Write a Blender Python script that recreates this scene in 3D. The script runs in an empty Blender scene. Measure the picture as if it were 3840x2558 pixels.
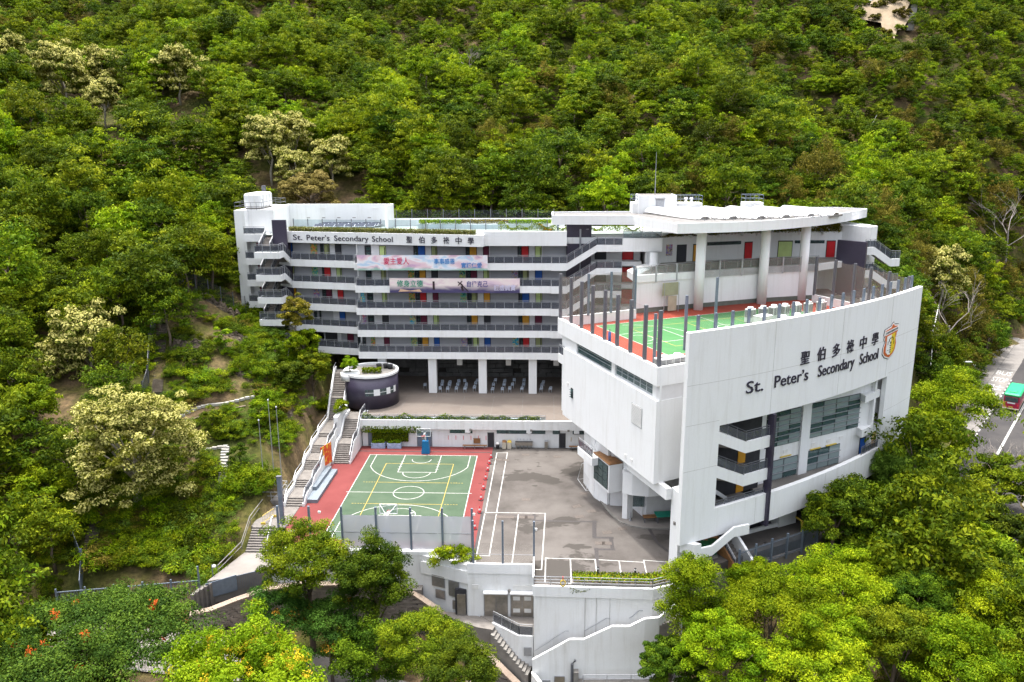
import bpy, bmesh, math, random
import numpy as np
from mathutils import Matrix, Vector
R_=math.radians
scene=bpy.context.scene
COL=scene.collection
# ---------------- camera, sky, sun, exposure ----------------
cd=bpy.data.cameras.new('camera'); cam=bpy.data.objects.new('camera',cd); COL.objects.link(cam)
cd.sensor_width=36; cd.lens=28.01; cd.clip_end=3000; cd.clip_start=.5
cam.matrix_world=Matrix.Translation((0,0,39.9))@Matrix.Rotation(R_(2.5),4,'Z')@Matrix.Rotation(R_(90-13.78),4,'X')@Matrix.Rotation(R_(-.3),4,'Z')
scene.camera=cam
SUN=Vector((.11,-.19,-1)).normalized()      # travel direction of the light
w=bpy.data.worlds.new('World'); scene.world=w; w.use_nodes=True
nt=w.node_tree; bg=nt.nodes['Background']
sky=nt.nodes.new('ShaderNodeTexSky'); sky.sky_type='NISHITA'; sky.sun_disc=False
sky.sun_elevation=math.asin(-SUN.z); sky.sun_rotation=math.atan2(-SUN.x,-SUN.y)
sky.air_density=1.0; sky.dust_density=7.0; sky.ozone_density=1.0
hsv=nt.nodes.new('ShaderNodeHueSaturation'); hsv.inputs['Saturation'].default_value=.42      # thin bright cloud whitens the sky
nt.links.new(sky.outputs[0],hsv.inputs['Color']); nt.links.new(hsv.outputs[0],bg.inputs[0]); bg.inputs[1].default_value=.15
sl=bpy.data.lights.new('sun','SUN'); so=bpy.data.objects.new('sun',sl); COL.objects.link(so)
sl.energy=1.05; sl.angle=R_(2.2); sl.color=(1,.96,.9)
so.rotation_euler=SUN.to_track_quat('-Z','Y').to_euler(); so.location=(-40,40,120)
vs=scene.view_settings; vs.view_transform='Standard'; vs.look='None'; vs.exposure=1.86; vs.gamma=1
scene.cycles.max_bounces=6; scene.cycles.diffuse_bounces=3; scene.cycles.glossy_bounces=2
scene.cycles.transparent_max_bounces=12; scene.cycles.transmission_bounces=2
scene.cycles.use_denoising=True
# ---------------- helpers ----------------
rnd=random.Random(7)
def tag(o,label=None,cat=None,group=None,kind=None):
    if label: o['label']=label
    if cat: o['category']=cat
    if group: o['group']=group
    if kind: o['kind']=kind
    return o
def attach(o,parent):
    if parent is not None:
        o.parent=parent
        if parent.type=='EMPTY': o.matrix_parent_inverse=parent.matrix_world.inverted()
def thing(name,label,cat,loc=(0,0,0),group=None):
    o=bpy.data.objects.new(name,None); COL.objects.link(o); o.location=loc; o.empty_display_size=.3
    o.matrix_world=Matrix.Translation(loc)
    return tag(o,label,cat,group)
class MB:
    def __init__(s): s.v=[]; s.f=[]
    def add(s,vs,fs):
        n=len(s.v); s.v+= [tuple(p) for p in vs]; s.f+=[tuple(i+n for i in f) for f in fs]; return s
    def hexa(s,p):     # 8 corners: bottom 4 ccw, top 4
        return s.add(p,[(3,2,1,0),(4,5,6,7),(0,1,5,4),(1,2,6,5),(2,3,7,6),(3,0,4,7)])
    def box(s,x0,x1,y0,y1,z0,z1):
        return s.hexa([(x0,y0,z0),(x1,y0,z0),(x1,y1,z0),(x0,y1,z0),(x0,y0,z1),(x1,y0,z1),(x1,y1,z1),(x0,y1,z1)])
    def fbox(s,F,u0,u1,v0,v1,z0,z1,z0b=None,z1b=None):   # box in a frame; z0b,z1b: heights at u1 (sloping)
        z0b=z0 if z0b is None else z0b; z1b=z1 if z1b is None else z1b
        P=F.p
        return s.hexa([P(u0,v0,z0),P(u1,v0,z0b),P(u1,v1,z0b),P(u0,v1,z0),P(u0,v0,z1),P(u1,v0,z1b),P(u1,v1,z1b),P(u0,v1,z1)])
    def prism(s,poly,z0,z1):
        n=len(poly)
        a=sum(poly[i][0]*poly[(i+1)%n][1]-poly[(i+1)%n][0]*poly[i][1] for i in range(n))
        if a<0: poly=poly[::-1]
        return s.add([(x,y,z0) for x,y in poly]+[(x,y,z1) for x,y in poly],[tuple(range(n-1,-1,-1)),tuple(range(n,2*n))]+[(i,(i+1)%n,n+(i+1)%n,n+i) for i in range(n)])
    def tube(s,pts,r,n=6,r1=None,cap=True):
        pts=[Vector(p) for p in pts]; k=len(pts); r1=r if r1 is None else r1; base=len(s.v)
        for i,p in enumerate(pts):
            d=(pts[min(i+1,k-1)]-pts[max(i-1,0)]).normalized()
            a=d.cross(Vector((0,0,1))) if abs(d.z)<.95 else d.cross(Vector((1,0,0)))
            a.normalize(); b=d.cross(a); rr=r+(r1-r)*i/max(1,k-1)
            for j in range(n):
                t=2*math.pi*j/n; q=p+(a*math.cos(t)+b*math.sin(t))*rr; s.v.append(tuple(q))
        for i in range(k-1):
            for j in range(n):
                j2=(j+1)%n; s.f.append((base+i*n+j,base+(i+1)*n+j,base+(i+1)*n+j2,base+i*n+j2))
        if cap:
            s.f.append(tuple(base+j for j in range(n))); s.f.append(tuple(base+(k-1)*n+j for j in range(n-1,-1,-1)))
        return s
    def lathe(s,c,prof,n=12):
        base=len(s.v)
        for r,z in prof:
            for j in range(n):
                t=2*math.pi*j/n; s.v.append((c[0]+r*math.cos(t),c[1]+r*math.sin(t),c[2]+z))
        for i in range(len(prof)-1):
            for j in range(n):
                j2=(j+1)%n; s.f.append((base+i*n+j,base+i*n+j2,base+(i+1)*n+j2,base+(i+1)*n+j))
        s.f.append(tuple(base+j for j in range(n-1,-1,-1))); m=base+(len(prof)-1)*n; s.f.append(tuple(m+j for j in range(n)))
        return s
    def mesh(s,name,mat,smooth=False):
        me=bpy.data.meshes.new(name); me.from_pydata(s.v,[],s.f); me.update()
        if mat: me.materials.append(mat)
        if smooth: me.polygons.foreach_set('use_smooth',[True]*len(me.polygons))
        return me
    def build(s,name,mat,parent=None,smooth=False,bevel=0):
        me=s.mesh(name,mat,smooth)
        o=bpy.data.objects.new(name,me); COL.objects.link(o); attach(o,parent)
        if bevel:
            b=o.modifiers.new('bevel','BEVEL'); b.width=bevel; b.segments=1; b.limit_method='ANGLE'
        return o
def inst(name,me,loc,rz=0,parent=None,scale=None):
    o=bpy.data.objects.new(name,me); COL.objects.link(o); attach(o,parent); o.location=loc; o.rotation_euler=(0,0,rz)
    if scale: o.scale=scale
    return o
def copy_tree(o,parent=None):
    c=o.copy(); COL.objects.link(c)
    if parent is not None: c.parent=parent
    for ch in o.children: copy_tree(ch,c)
    return c
class Fr:
    def __init__(s,x,y,deg):
        s.x,s.y,s.a=x,y,R_(deg); s.c,s.s=math.cos(s.a),math.sin(s.a)
    def p(s,u,v,z=0): return (s.x+u*s.c-v*s.s, s.y+u*s.s+v*s.c, z)
def fr2(p,q): return Fr(p[0],p[1],math.degrees(math.atan2(q[1]-p[1],q[0]-p[0])))
# ---------------- materials ----------------
def newmat(name):
    m=bpy.data.materials.new(name); m.use_nodes=True; return m,m.node_tree,m.node_tree.nodes['Principled BSDF']
def N(nt,t,**k):
    n=nt.nodes.new(t)
    for a,b in k.items(): setattr(n,a,b)
    return n
def noise(nt,scale,vec=None,detail=3,rough=.55,stretch=None):
    n=N(nt,'ShaderNodeTexNoise'); n.inputs['Scale'].default_value=scale; n.inputs['Detail'].default_value=detail; n.inputs['Roughness'].default_value=rough
    g=N(nt,'ShaderNodeNewGeometry'); src=g.outputs['Position']
    if stretch:
        mp=N(nt,'ShaderNodeMapping'); mp.inputs['Scale'].default_value=stretch; nt.links.new(src,mp.inputs['Vector']); src=mp.outputs['Vector']
    nt.links.new(src,n.inputs['Vector']); return n.outputs['Fac']
def ramp(nt,fac,stops):
    r=N(nt,'ShaderNodeValToRGB'); el=r.color_ramp.elements
    while len(el)>1: el.remove(el[-1])
    el[0].position=stops[0][0]; el[0].color=(*stops[0][1],1)
    for p,c in stops[1:]:
        e=el.new(p); e.color=(*c,1)
    nt.links.new(fac,r.inputs['Fac']); return r.outputs['Color']
def mixc(nt,fac,a,b,mode='MIX'):
    m=N(nt,'ShaderNodeMix'); m.data_type='RGBA'; m.blend_type=mode
    for sck,val in ((m.inputs['Factor'],fac),(m.inputs['A'],a),(m.inputs['B'],b)):
        if hasattr(val,'is_output'): nt.links.new(val,sck)
        elif isinstance(val,(int,float)): sck.default_value=val
        else: sck.default_value=(*val,1)
    return m.outputs['Result']
def bump(nt,bs,h,strength=.3,dist=.02):
    b=N(nt,'ShaderNodeBump'); b.inputs['Strength'].default_value=strength; b.inputs['Distance'].default_value=dist
    nt.links.new(h,b.inputs['Height']); nt.links.new(b.outputs['Normal'],bs.inputs['Normal'])
def simple(name,col,rough=.6,var=.12,scale=1.5,metal=0,spec=.3,alpha=None):
    m,nt,bs=newmat(name)
    lo=tuple(max(0,c*(1-var)) for c in col); hi=tuple(min(1,c*(1+var)) for c in col)
    f=noise(nt,scale,detail=5)
    nt.links.new(ramp(nt,f,[(.3,lo),(.7,hi)]),bs.inputs['Base Color'])
    bs.inputs['Roughness'].default_value=rough; bs.inputs['Metallic'].default_value=metal; bs.inputs['Specular IOR Level'].default_value=spec
    if alpha is not None: bs.inputs['Alpha'].default_value=alpha
    return m
def white_wall(name,col=(.755,.765,.77),dirt=.5,dirtcol=(.45,.43,.38)):
    m,nt,bs=newmat(name)
    st=noise(nt,1.0,detail=6,rough=.7,stretch=(1.6,1.6,.12))
    bl=noise(nt,.35,detail=5,rough=.6)
    fine=noise(nt,7,detail=3)
    a=ramp(nt,st,[(.5,(0,0,0)),(.78,(dirt,)*3)])
    b=ramp(nt,bl,[(.45,(0,0,0)),(.8,(dirt*.35,)*3)])
    ad=mixc(nt,1.0,a,b,'ADD')
    base=mixc(nt,ramp(nt,fine,[(.3,(0,0,0)),(.7,(1,1,1))]),col,tuple(c*.965 for c in col))
    nt.links.new(mixc(nt,ad,base,dirtcol),bs.inputs['Base Color'])
    bs.inputs['Roughness'].default_value=.75; bs.inputs['Specular IOR Level'].default_value=.15
    bump(nt,bs,fine,.15,.01)
    return m
M={}
M['white']=white_wall('white_paint',dirt=.34)
M['white_old']=white_wall('white_paint_weathered',(.75,.76,.76),.48)
M['soffit']=simple('soffit_paint',(.62,.62,.61),.8,.05)
M['grey_wall']=simple('corridor_grey_paint',(.36,.365,.39),.7,.06,.6)
M['lilac_wall']=simple('corridor_white_paint',(.66,.66,.67),.7,.05)
M['floor_grey']=simple('corridor_floor',(.26,.26,.27),.6,.1)
M['purple']=simple('purple_mosaic',(.042,.036,.06),.35,.35,9,spec=.5)
M['steel']=simple('painted_steel_grey',(.11,.115,.13),.45,.1,3)
M['steel_blue']=simple('painted_steel_bluegrey',(.13,.16,.2),.45,.12,3)
M['rail']=simple('galvanised_rail',(.33,.34,.36),.4,.1,4,metal=.3)
M['stainless']=simple('stainless_steel',(.32,.3,.27),.35,.15,2.5,metal=.75)
M['concrete']=simple('concrete',(.2,.19,.175),.85,.22,1.2)
M['concrete_dark']=simple('concrete_weathered',(.16,.15,.14),.9,.3,1.4)
M['step']=simple('stair_concrete',(.16,.147,.135),.85,.2,2)
M['black']=simple('black_rubber',(.02,.02,.022),.6,.1)
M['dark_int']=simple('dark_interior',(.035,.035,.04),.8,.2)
for k,c in dict(r=(.55,.02,.025),o=(.62,.3,.03),b=(.015,.09,.36),m=(.13,.015,.04),g=(.5,.62,.24),l=(.33,.36,.16),d=(.035,.037,.045)).items():
    M['door_'+k]=simple('door_paint_'+k,c,.45,.08)
M['frame_black']=simple('black_frame',(.02,.02,.025),.4,.1)
def glassy(name,col,trans,rough=.05,spec=.5):
    m,nt,bs=newmat(name); out=nt.nodes['Material Output']
    bs.inputs['Base Color'].default_value=(*col,1); bs.inputs['Roughness'].default_value=rough; bs.inputs['Specular IOR Level'].default_value=spec
    t=N(nt,'ShaderNodeBsdfTransparent'); t.inputs[0].default_value=(.85,.9,.92,1)
    mx=N(nt,'ShaderNodeMixShader'); mx.inputs[0].default_value=trans
    nt.links.new(bs.outputs[0],mx.inputs[1]); nt.links.new(t.outputs[0],mx.inputs[2]); nt.links.new(mx.outputs[0],out.inputs['Surface'])
    return m
M['glass_dark']=glassy('tinted_rail_glass',(.085,.09,.11),.32,.12)
M['glass_clear']=glassy('clear_glass',(.2,.25,.26),.72,.04)
M['glass_win']=glassy('window_glass',(.07,.11,.11),.4,.04,.7)
M['glass_green']=glassy('greenish_glass',(.06,.11,.11),.25,.06,.6)
M['blind']=glassy('glass_with_blind',(.24,.3,.3),.1,.08,.6)
def netmat(name,col,fac):
    m,nt,bs=newmat(name); out=nt.nodes['Material Output']; bs.inputs['Base Color'].default_value=(*col,1); bs.inputs['Roughness'].default_value=.8
    t=N(nt,'ShaderNodeBsdfTransparent'); mx=N(nt,'ShaderNodeMixShader'); mx.inputs[0].default_value=fac
    nt.links.new(bs.outputs[0],mx.inputs[1]); nt.links.new(t.outputs[0],mx.inputs[2]); nt.links.new(mx.outputs[0],out.inputs['Surface']); return m
M['net']=netmat('fence_net',(.25,.21,.17),.66)
M['screen']=netmat('frosted_screen',(.6,.6,.63),.07)
M['awning']=simple('white_membrane',(.7,.71,.72),.5,.05)
M['court_line']=simple('white_line_paint',(.42,.42,.4),.8,.28,2.5)
M['yellow_line']=simple('yellow_line_paint',(.36,.27,.06),.8,.25,3)
def stained(name,cols,scale,spots=None,rough=.9,blot=None):
    m,nt,bs=newmat(name)
    a=noise(nt,scale,detail=6,rough=.62); f=noise(nt,14,detail=4,rough=.7)
    c=ramp(nt,a,cols)
    g=ramp(nt,f,[(.3,(.86,)*3),(.7,(1.1,)*3)])
    c=mixc(nt,1.0,c,g,'MULTIPLY')
    if blot:
        b=noise(nt,blot[0],detail=8,rough=.58,stretch=blot[3] if len(blot)>3 else None); k=ramp(nt,b,[(blot[1],(0,0,0)),(blot[1]+.014,(.9,.9,.9))])
        c=mixc(nt,k,c,blot[2])
    nt.links.new(c,bs.inputs['Base Color']); bs.inputs['Roughness'].default_value=rough; bs.inputs['Specular IOR Level'].default_value=.2
    bump(nt,bs,f,.25,.01); return m
M['asphalt']=stained('worn_asphalt',[(.26,(.04,.036,.032)),(.4,(.078,.07,.064)),(.55,(.115,.105,.097)),(.8,(.142,.131,.121))],.13,blot=(.09,.54,(.052,.047,.042),(1,1.5,1)))
M['red_court']=stained('red_court_paint',[(.3,(.135,.031,.03)),(.7,(.175,.045,.043))],.3,blot=(.35,.66,(.1,.026,.025)))
M['green_court']=stained('green_court_paint',[(.3,(.045,.074,.046)),(.5,(.058,.09,.056)),(.7,(.07,.1,.066))],.35)
M['roof_green']=stained('bright_green_court_paint',[(.3,(.046,.145,.05)),(.7,(.062,.175,.066))],.3)
M['roof_red']=stained('bright_red_court_paint',[(.3,(.2,.036,.022)),(.7,(.25,.048,.028))],.4)
M['terrace']=stained('terrace_tiles',[(.3,(.14,.118,.102)),(.7,(.175,.15,.13))],.3)
M['road']=stained('road_asphalt',[(.3,(.04,.038,.04)),(.7,(.066,.062,.06))],.25)
M['paving']=stained('concrete_paving',[(.3,(.16,.147,.135)),(.7,(.25,.23,.21))],.4)
M['roof_deck']=stained('green_roof_coating',[(.3,(.26,.3,.275)),(.7,(.33,.37,.345))],.4)
M['brick']=stained('stone_block',[(.25,(.14,.12,.105)),(.5,(.25,.215,.19)),(.75,(.34,.295,.26))],.9)
M['coping']=stained('sandstone_coping',[(.3,(.24,.185,.145)),(.7,(.32,.26,.21))],.8)
M['mortar']=simple('dark_mortar',(.035,.032,.03),.95,.2)
M['rock']=stained('dark_rock_block',[(.25,(.04,.04,.04)),(.6,(.12,.12,.12)),(.85,(.22,.21,.2))],.5)
M['blue_pad']=simple('blue_padding',(.01,.13,.3),.5,.1)
M['orange']=simple('cone_orange',(.6,.04,.05),.5,.08)
M['wood']=simple('wood',(.22,.11,.045),.6,.25,3)
M['chair']=simple('chair_plastic_blue_grey',(.36,.42,.5),.5,.06)
M['letter']=simple('sign_letter_dark',(.03,.026,.045),.5,.1)
M['yellow_metal']=simple('yellow_painted_metal',(.55,.4,.06),.5,.1)
M['ac']=simple('ac_casing',(.68,.68,.66),.5,.05)
M['stage_grey']=simple('stage_grey_paint',(.17,.2,.23),.7,.12)
M['bark']=simple('bark',(.13,.1,.075),.9,.3,3)
M['bark_pale']=simple('bark_pale',(.3,.27,.22),.9,.25,3)
M['dead_wood']=simple('dead_branch_grey',(.25,.22,.2),.9,.2,2)
# ---------------- lettering (converted to meshes early, while the scene is small) ----------------
def glyphs(txt,ext=.06,off=0.012):
    c=bpy.data.curves.new('lettering','FONT'); c.body=txt; c.size=1; c.extrude=ext; c.offset=off; c.resolution_u=3
    o=bpy.data.objects.new('lettering',c); COL.objects.link(o)
    me=bpy.data.meshes.new_from_object(o.evaluated_get(bpy.context.evaluated_depsgraph_get()))
    bpy.data.objects.remove(o); bpy.data.curves.remove(c)
    v=np.array([tuple(p.co) for p in me.vertices]); f=[tuple(p.vertices) for p in me.polygons]; bpy.data.meshes.remove(me)
    return v,f
TX={t:glyphs(t,.03,.004 if ord(t[0])<300 else .01) for t in ['St.',"Peter’s",'Secondary','School']+list('聖伯多祿中學')+['愛主愛人','事事感恩','實踐仁愛','修身立德','自律克己','謙虛誠實','BUS','STOP','巴士','站','ST PETER','VIVA']}
def letter(name,txt,mapf,x0,x1,z0,h,mat,parent,cjk=False):
    """place a word so that it spans x0..x1 along the wall and stands on z0 with cap height h"""
    v,f=TX[txt]; a,b=v[:,0].min(),v[:,0].max(); cap=.88 if cjk else .70; base=-.08 if cjk else 0
    vs=[mapf(x0+(p[0]-a)/(b-a)*(x1-x0), z0+(p[1]-base)/cap*h, p[2]) for p in v]
    return MB().add(vs,f).build(name,mat,parent)
# ---------------- courtyard ----------------
yard=MB().prism([(-7.1,70.55),(-1,70.55),(-1,66.8),(10,66.65),(12.0,67.5),(13.2,69.3),(27,77),(31,86),(12,101.75),(-7.1,101.75)],-1,0).build('courtyard',M['asphalt']); tag(yard,kind='structure')
court=MB().box(-27.9,-7.1,73.15,101.75,-1,0.0).build('basketball_court',M['red_court']); tag(court,kind='structure')
gc=MB().box(-23.35,-8.95,75.1,98.65,-.02,.006).build('playing_surface',M['green_court'],court)
LK=[0]
def line(mb,p,q,w=.09,z=.012):
    LK[0]=(LK[0]+1)%9; z+=LK[0]*.0004
    p=Vector((*p,z)); q=Vector((*q,z)); d=(q-p).normalized(); n=Vector((-d.y,d.x,0))*w/2; e=d*w/2
    mb.add([p-e-n,q+e-n,q+e+n,p-e+n],[(0,1,2,3)])
def arc(mb,c,r,a0,a1,n=24,w=.09,z=.012):
    vs=[]
    for i in range(n+1):
        t=R_(a0+(a1-a0)*i/n)
        for rr in (r-w/2,r+w/2): vs.append((c[0]+rr*math.cos(t),c[1]+rr*math.sin(t),z))
    mb.add(vs,[(2*i,2*i+1,2*i+3,2*i+2) for i in range(n)])
mb=MB(); X0,X1,YF,YN=-23.3,-9.0,98.6,75.15; xm=(X0+X1)/2; ym=86.85
for a,b in (((X0,YN),(X0,YF)),((X1,YN),(X1,YF)),((X0,YF),(X1,YF)),((X0,YN),(X1,YN)),((X0-.3,ym),(X1+.3,ym))): line(mb,a,b)
arc(mb,(xm,ym),1.8,0,360,40)
for s,y in ((-1,YF),(1,YN)):
    for x in (xm-2.4,xm+2.4): line(mb,(x,y),(x,y+s*5.7))
    line(mb,(xm-2.4,y+s*5.7),(xm+2.4,y+s*5.7))
    arc(mb,(xm,y+s*5.7),1.75,180 if s<0 else 0,360 if s<0 else 180)
    arc(mb,(xm,y+s*1.45),1.25,180 if s<0 else 0,360 if s<0 else 180)
    for x in (X0+.9,X1-.9): line(mb,(x,y),(x,y+s*3.9))
    h=(X1-X0)/2-.9; yc=y+s*3.9; rr=6.6; k=math.degrees(math.asin(min(1,h/rr))); yb=yc-s*rr*math.cos(R_(k))
    arc(mb,(xm,yb),rr,(-90 if s<0 else 90)-k,(-90 if s<0 else 90)+k,40)
    for x in (xm-2.4,xm+2.4):
        for d in (2.2,3.1,3.9,4.7): line(mb,(x-.18,y+s*d),(x+.18,y+s*d),.07)
mb.build('white_court_lines',M['court_line'],court)
mb=MB()
for x in (-20.55,-11.8): line(mb,(x,95.65),(x,78.0),.08,.015)
for y in (95.65,78.0): line(mb,(-20.55,y),(-11.8,y),.08,.015)
for y in (89.75,83.75):
    line(mb,(-20.55,y),(-11.8,y),.08,.015)
    for x in (-22.2,-11.5):
        for k in range(5): line(mb,(x+k*.33,y),(x+k*.33+.15,y),.08,.015)
mb.build('yellow_volleyball_lines',M['yellow_line'],court)
M['drain']=simple('drain_grating',(.05,.045,.045),.7,.2,6)
MB().box(-26.9,-7.2,99.75,99.98,-.02,.01).build('drain_channel',M['drain'],court)
# asphalt markings
mb=MB(); W=.11
for a,b in (((-6.45,99.8),(-5.05,99.8)),((-6.45,99.8),(-6.65,81.9)),((-5.05,99.8),(-5.4,81.9)),((-6.65,81.9),(.05,81.9)),((.05,81.9),(-.3,69.7)),((-6.7,81.5),(-6.85,71.0)),((-5.4,81.5),(-5.55,72.3)),((-6.5,72.2),(-5.5,72.2)),((-2.95,81.5),(-3.2,70.9)),((-.95,69.7),(-.3,69.7)),
    ((.1,71.95),(5.0,71.85)),((.1,71.95),(.05,67.4)),((2.55,71.9),(2.5,67.2)),((5.0,71.85),(5.0,69)),((.05,67.4),(2.5,67.3)),((5.4,71.8),(9.75,71.45)),((7.35,71.6),(7.3,68.6)),((9.78,71.85),(12.15,71.55)),((9.78,71.85),(9.75,68.6)),((12.15,71.55),(12.1,68.6))): line(mb,a,b,W,.008)
mb.build('parking_bay_lines',M['court_line'],yard)
mb=MB()
for a,b,w_ in (((-1.2,80.1),(5.6,80.0),.3),((5.4,80.1),(5.2,76.6),.45),((5.2,76.4),(7.0,76.4),.4),((6.9,76.4),(6.9,74.0),.4),((7.0,73.9),(5.2,73.9),.35),((5.25,74.0),(5.1,68.7),.4),((-7.0,81.3),(-1.0,81.3),.16),((-1.2,81.5),(-1.2,80.1),.35),((-7.0,82),(-7.02,70.8),.3),((11.1,79.0),(11.6,75.5),.35),((11.6,75.5),(13.4,71.8),.35)): line(mb,a,b,w_,.005)
mb.build('drain_channel',M['drain'],yard)
M['manhole']=simple('manhole_cover',(.1,.085,.075),.8,.25,5)
mh=MB()
mh.box(-.5,.5,-.35,.35,0,.012); mhm=mh.mesh('manhole_cover',M['manhole'])
for x,y,r in ((6.6,77.6,.2),(8.3,78.5,.3),(-2.2,85.4,0),(-6.0,97.4,0),(-5.2,97.3,0),(4.6,87.3,.1),(3.6,83.8,.4),(5.2,82.6,.3),(3.8,81.2,.3),(-4.9,80.9,0),(-3.9,80.9,0),(-2.4,80.9,0),(-1.7,80.9,0),(5.7,75.2,0),(6.4,75.2,0),(-2.6,99.2,0),(1.6,98.6,0)):
    inst('manhole_cover',mhm,(x,y,0),r,yard,(1,1,1))
# paved apron with kerb under the hall
apron=MB().prism([(6.2,86.0),(6.5,85.2),(7.3,82.2),(8.2,80.1),(9.4,79.05),(11,78.6),(13.4,78.6),(24,82),(24,90),(9,90)],-.1,.13).build('pavement',M['paving']); tag(apron,kind='structure')
mb=MB(); kp=[(6.2,86.0),(6.5,85.2),(7.3,82.2),(8.2,80.1),(9.4,79.05),(11,78.6),(13.4,78.6)]
for a,b in zip(kp,kp[1:]):
    F=fr2(a,b); L=math.dist(a,b); mb.fbox(F,0,L,-.16,-.005,-.05,.14)
mb.build('kerb',M['concrete'],apron)
# ---------------- classroom block ----------------
blk=thing('classroom_block','white five-storey classroom block with open galleries and coloured doors','school building',(-12,120,3.7))
ZB=[9.2,12.52,15.84,19.16,22.48]; ZT=[z+1.0 for z in ZB]; RB=26.0
LF=fr2((-38.37,117.6),(-28.3,115.53)); LL=10.28
def LP(u,v): return LF.p(u,v)[:2]
for i in range(5):
    poly=[(-27.8,113.6),(2.95,113.6),(2.95,131.8),(-43,131.8),(-43,121.5)]+[LP(-2.2,1.0)]+[LP(0,0),LP(LL,0),(-27.8,115.6)]
    if i==0: poly=[(-27.8,113.6),(2.95,113.6),(2.95,131.8),(-34,131.8),LP(3.6,0),LP(LL,0),(-27.8,115.6)]
    MB().prism(poly,ZB[i],ZT[i]).build('gallery_slab',M['white'],blk)
    zt=ZT[i]; zc=(ZB+[RB])[i+1]
    # floor finish inset a little
    MB().box(-27.4,2.9,113.95,116.15,zt-.02,zt+.006).build('gallery_floor',M['floor_grey'],blk)
    a=3.8 if i==0 else -1.6
    MB().fbox(LF,a,LL-.3,.35,1.95,zt-.02,zt+.006).build('gallery_floor',M['floor_grey'],blk)
    MB().box(-27.8,2.9,116.2,116.45,zt,zc).build('corridor_wall',M['grey_wall'],blk)
    MB().fbox(LF,a-.1,LL+.2,2.0,2.25,zt,zc).build('corridor_wall',M['grey_wall'],blk)
    MB().box(-28.0,-27.75,116.2,118.0,zt,zc).build('corridor_wall',M['lilac_wall'],blk)
    # white bays of wall between pairs of doors
    for x0,x1 in ((-25.75,-23.5),(-17.75,-15.9),(-10.15,-8.25),(-2.5,-.55)):
        MB().box(x0,x1,116.14,116.2,zt,zc).build('wall_bay',M['lilac_wall'],blk)
    for u0,u1 in ((5.5,6.6),):
        MB().fbox(LF,u0,u1,1.94,2.0,zt,zc).build('wall_bay',M['lilac_wall'],blk)
# doors, windows, murals
rowsM={5:'w-26.7,-25.8 g-24.5,-23.6 w-19.5,-18.9 b-18.8,-17.8 l-16.8,-16.0 w-11.8,-11.2 o-11.2,-10.2 m-9.2,-8.4 w-4.2,-3.6 r-3.6,-2.6 g-1.6,-0.7',
4:'w-26.7,-25.9 l-24.4,-23.7 p-20.4,-19.5 w-19.4,-18.8 o-18.7,-17.8 d-16.9,-16.0 p-12.8,-11.9 w-11.8,-11.1 m-11.1,-10.2 g-9.2,-8.4 p-5.1,-4.2 w-4.1,-3.5 l-3.4,-2.6 b-1.6,-0.6',
3:'p-27.6,-27.0 w-26.7,-25.8 g-24.4,-23.7 p-20.4,-19.5 w-19.4,-18.8 r-18.7,-17.8 m-16.8,-16.0 p-12.7,-11.8 w-11.7,-11.1 l-11.0,-10.2 o-9.2,-8.3 w-4.1,-3.5 b-3.5,-2.5 g-1.5,-0.6',
2:'p-27.6,-27.0 w-26.7,-25.8 d-24.5,-23.6 p-20.4,-19.5 w-19.4,-18.8 m-18.7,-17.8 g-16.8,-16.0 w-11.8,-11.2 o-11.1,-10.2 d-9.2,-8.3 w-4.1,-3.5 o-3.5,-2.5 m-1.6,-0.6',
1:'w-27.7,-27.2 p-26.4,-25.8 m-24.4,-23.6 p-20.3,-19.4 w-19.3,-18.7 o-18.6,-17.7 b-16.8,-16.0 p-12.7,-11.8 w-11.8,-11.1 g-10.9,-10.1 b-9.2,-8.3 p-5.0,-4.1 w-4.0,-3.4 r-3.4,-2.5 l-1.5,-0.6'}
rowsL={5:'b-1.5,-0.6 p2.4,3.5 w4.0,4.5 l4.7,5.5 d6.5,7.4',4:'g-1.1,-0.6 p2.4,3.4 w4.1,4.5 r4.5,5.5 g6.5,7.3',3:'o-1.3,-0.5 p2.4,3.4 w3.9,4.5 m4.6,5.5 r6.5,7.4',2:'w2.3,2.8 w3.2,3.5 b6.6,7.5',1:'k4.0,6.0 m7.7,8.7 w9.4,9.9'}
def mural_mat(i):
    r=random.Random(50+i); m,nt,bs=newmat('mural_paint')
    pal=[[(.02,.2,.4),(.02,.4,.55),(.7,.55,.1),(.03,.06,.2)],[(.55,.05,.05),(.6,.35,.05),(.05,.3,.1),(.1,.05,.05)],[(.03,.1,.05),(.05,.35,.3),(.5,.5,.1),(.02,.05,.15)],[(.05,.05,.08),(.6,.45,.3),(.1,.2,.5),(.5,.1,.1)]][i%4]
    n=N(nt,'ShaderNodeTexNoise'); n.inputs['Scale'].default_value=2.2; n.inputs['Detail'].default_value=1.5; n.inputs['Distortion'].default_value=1.2
    g=N(nt,'ShaderNodeNewGeometry'); nt.links.new(g.outputs['Position'],n.inputs['Vector'])
    c=ramp(nt,n.outputs['Fac'],[(.3,pal[0]),(.45,pal[1]),(.55,pal[2]),(.68,pal[3])]); nt.nodes[-1]
    nt.links.new(c,bs.inputs['Base Color']); bs.inputs['Roughness'].default_value=.7; return m
MUR=[mural_mat(i) for i in range(4)]
mi=[0]
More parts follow.
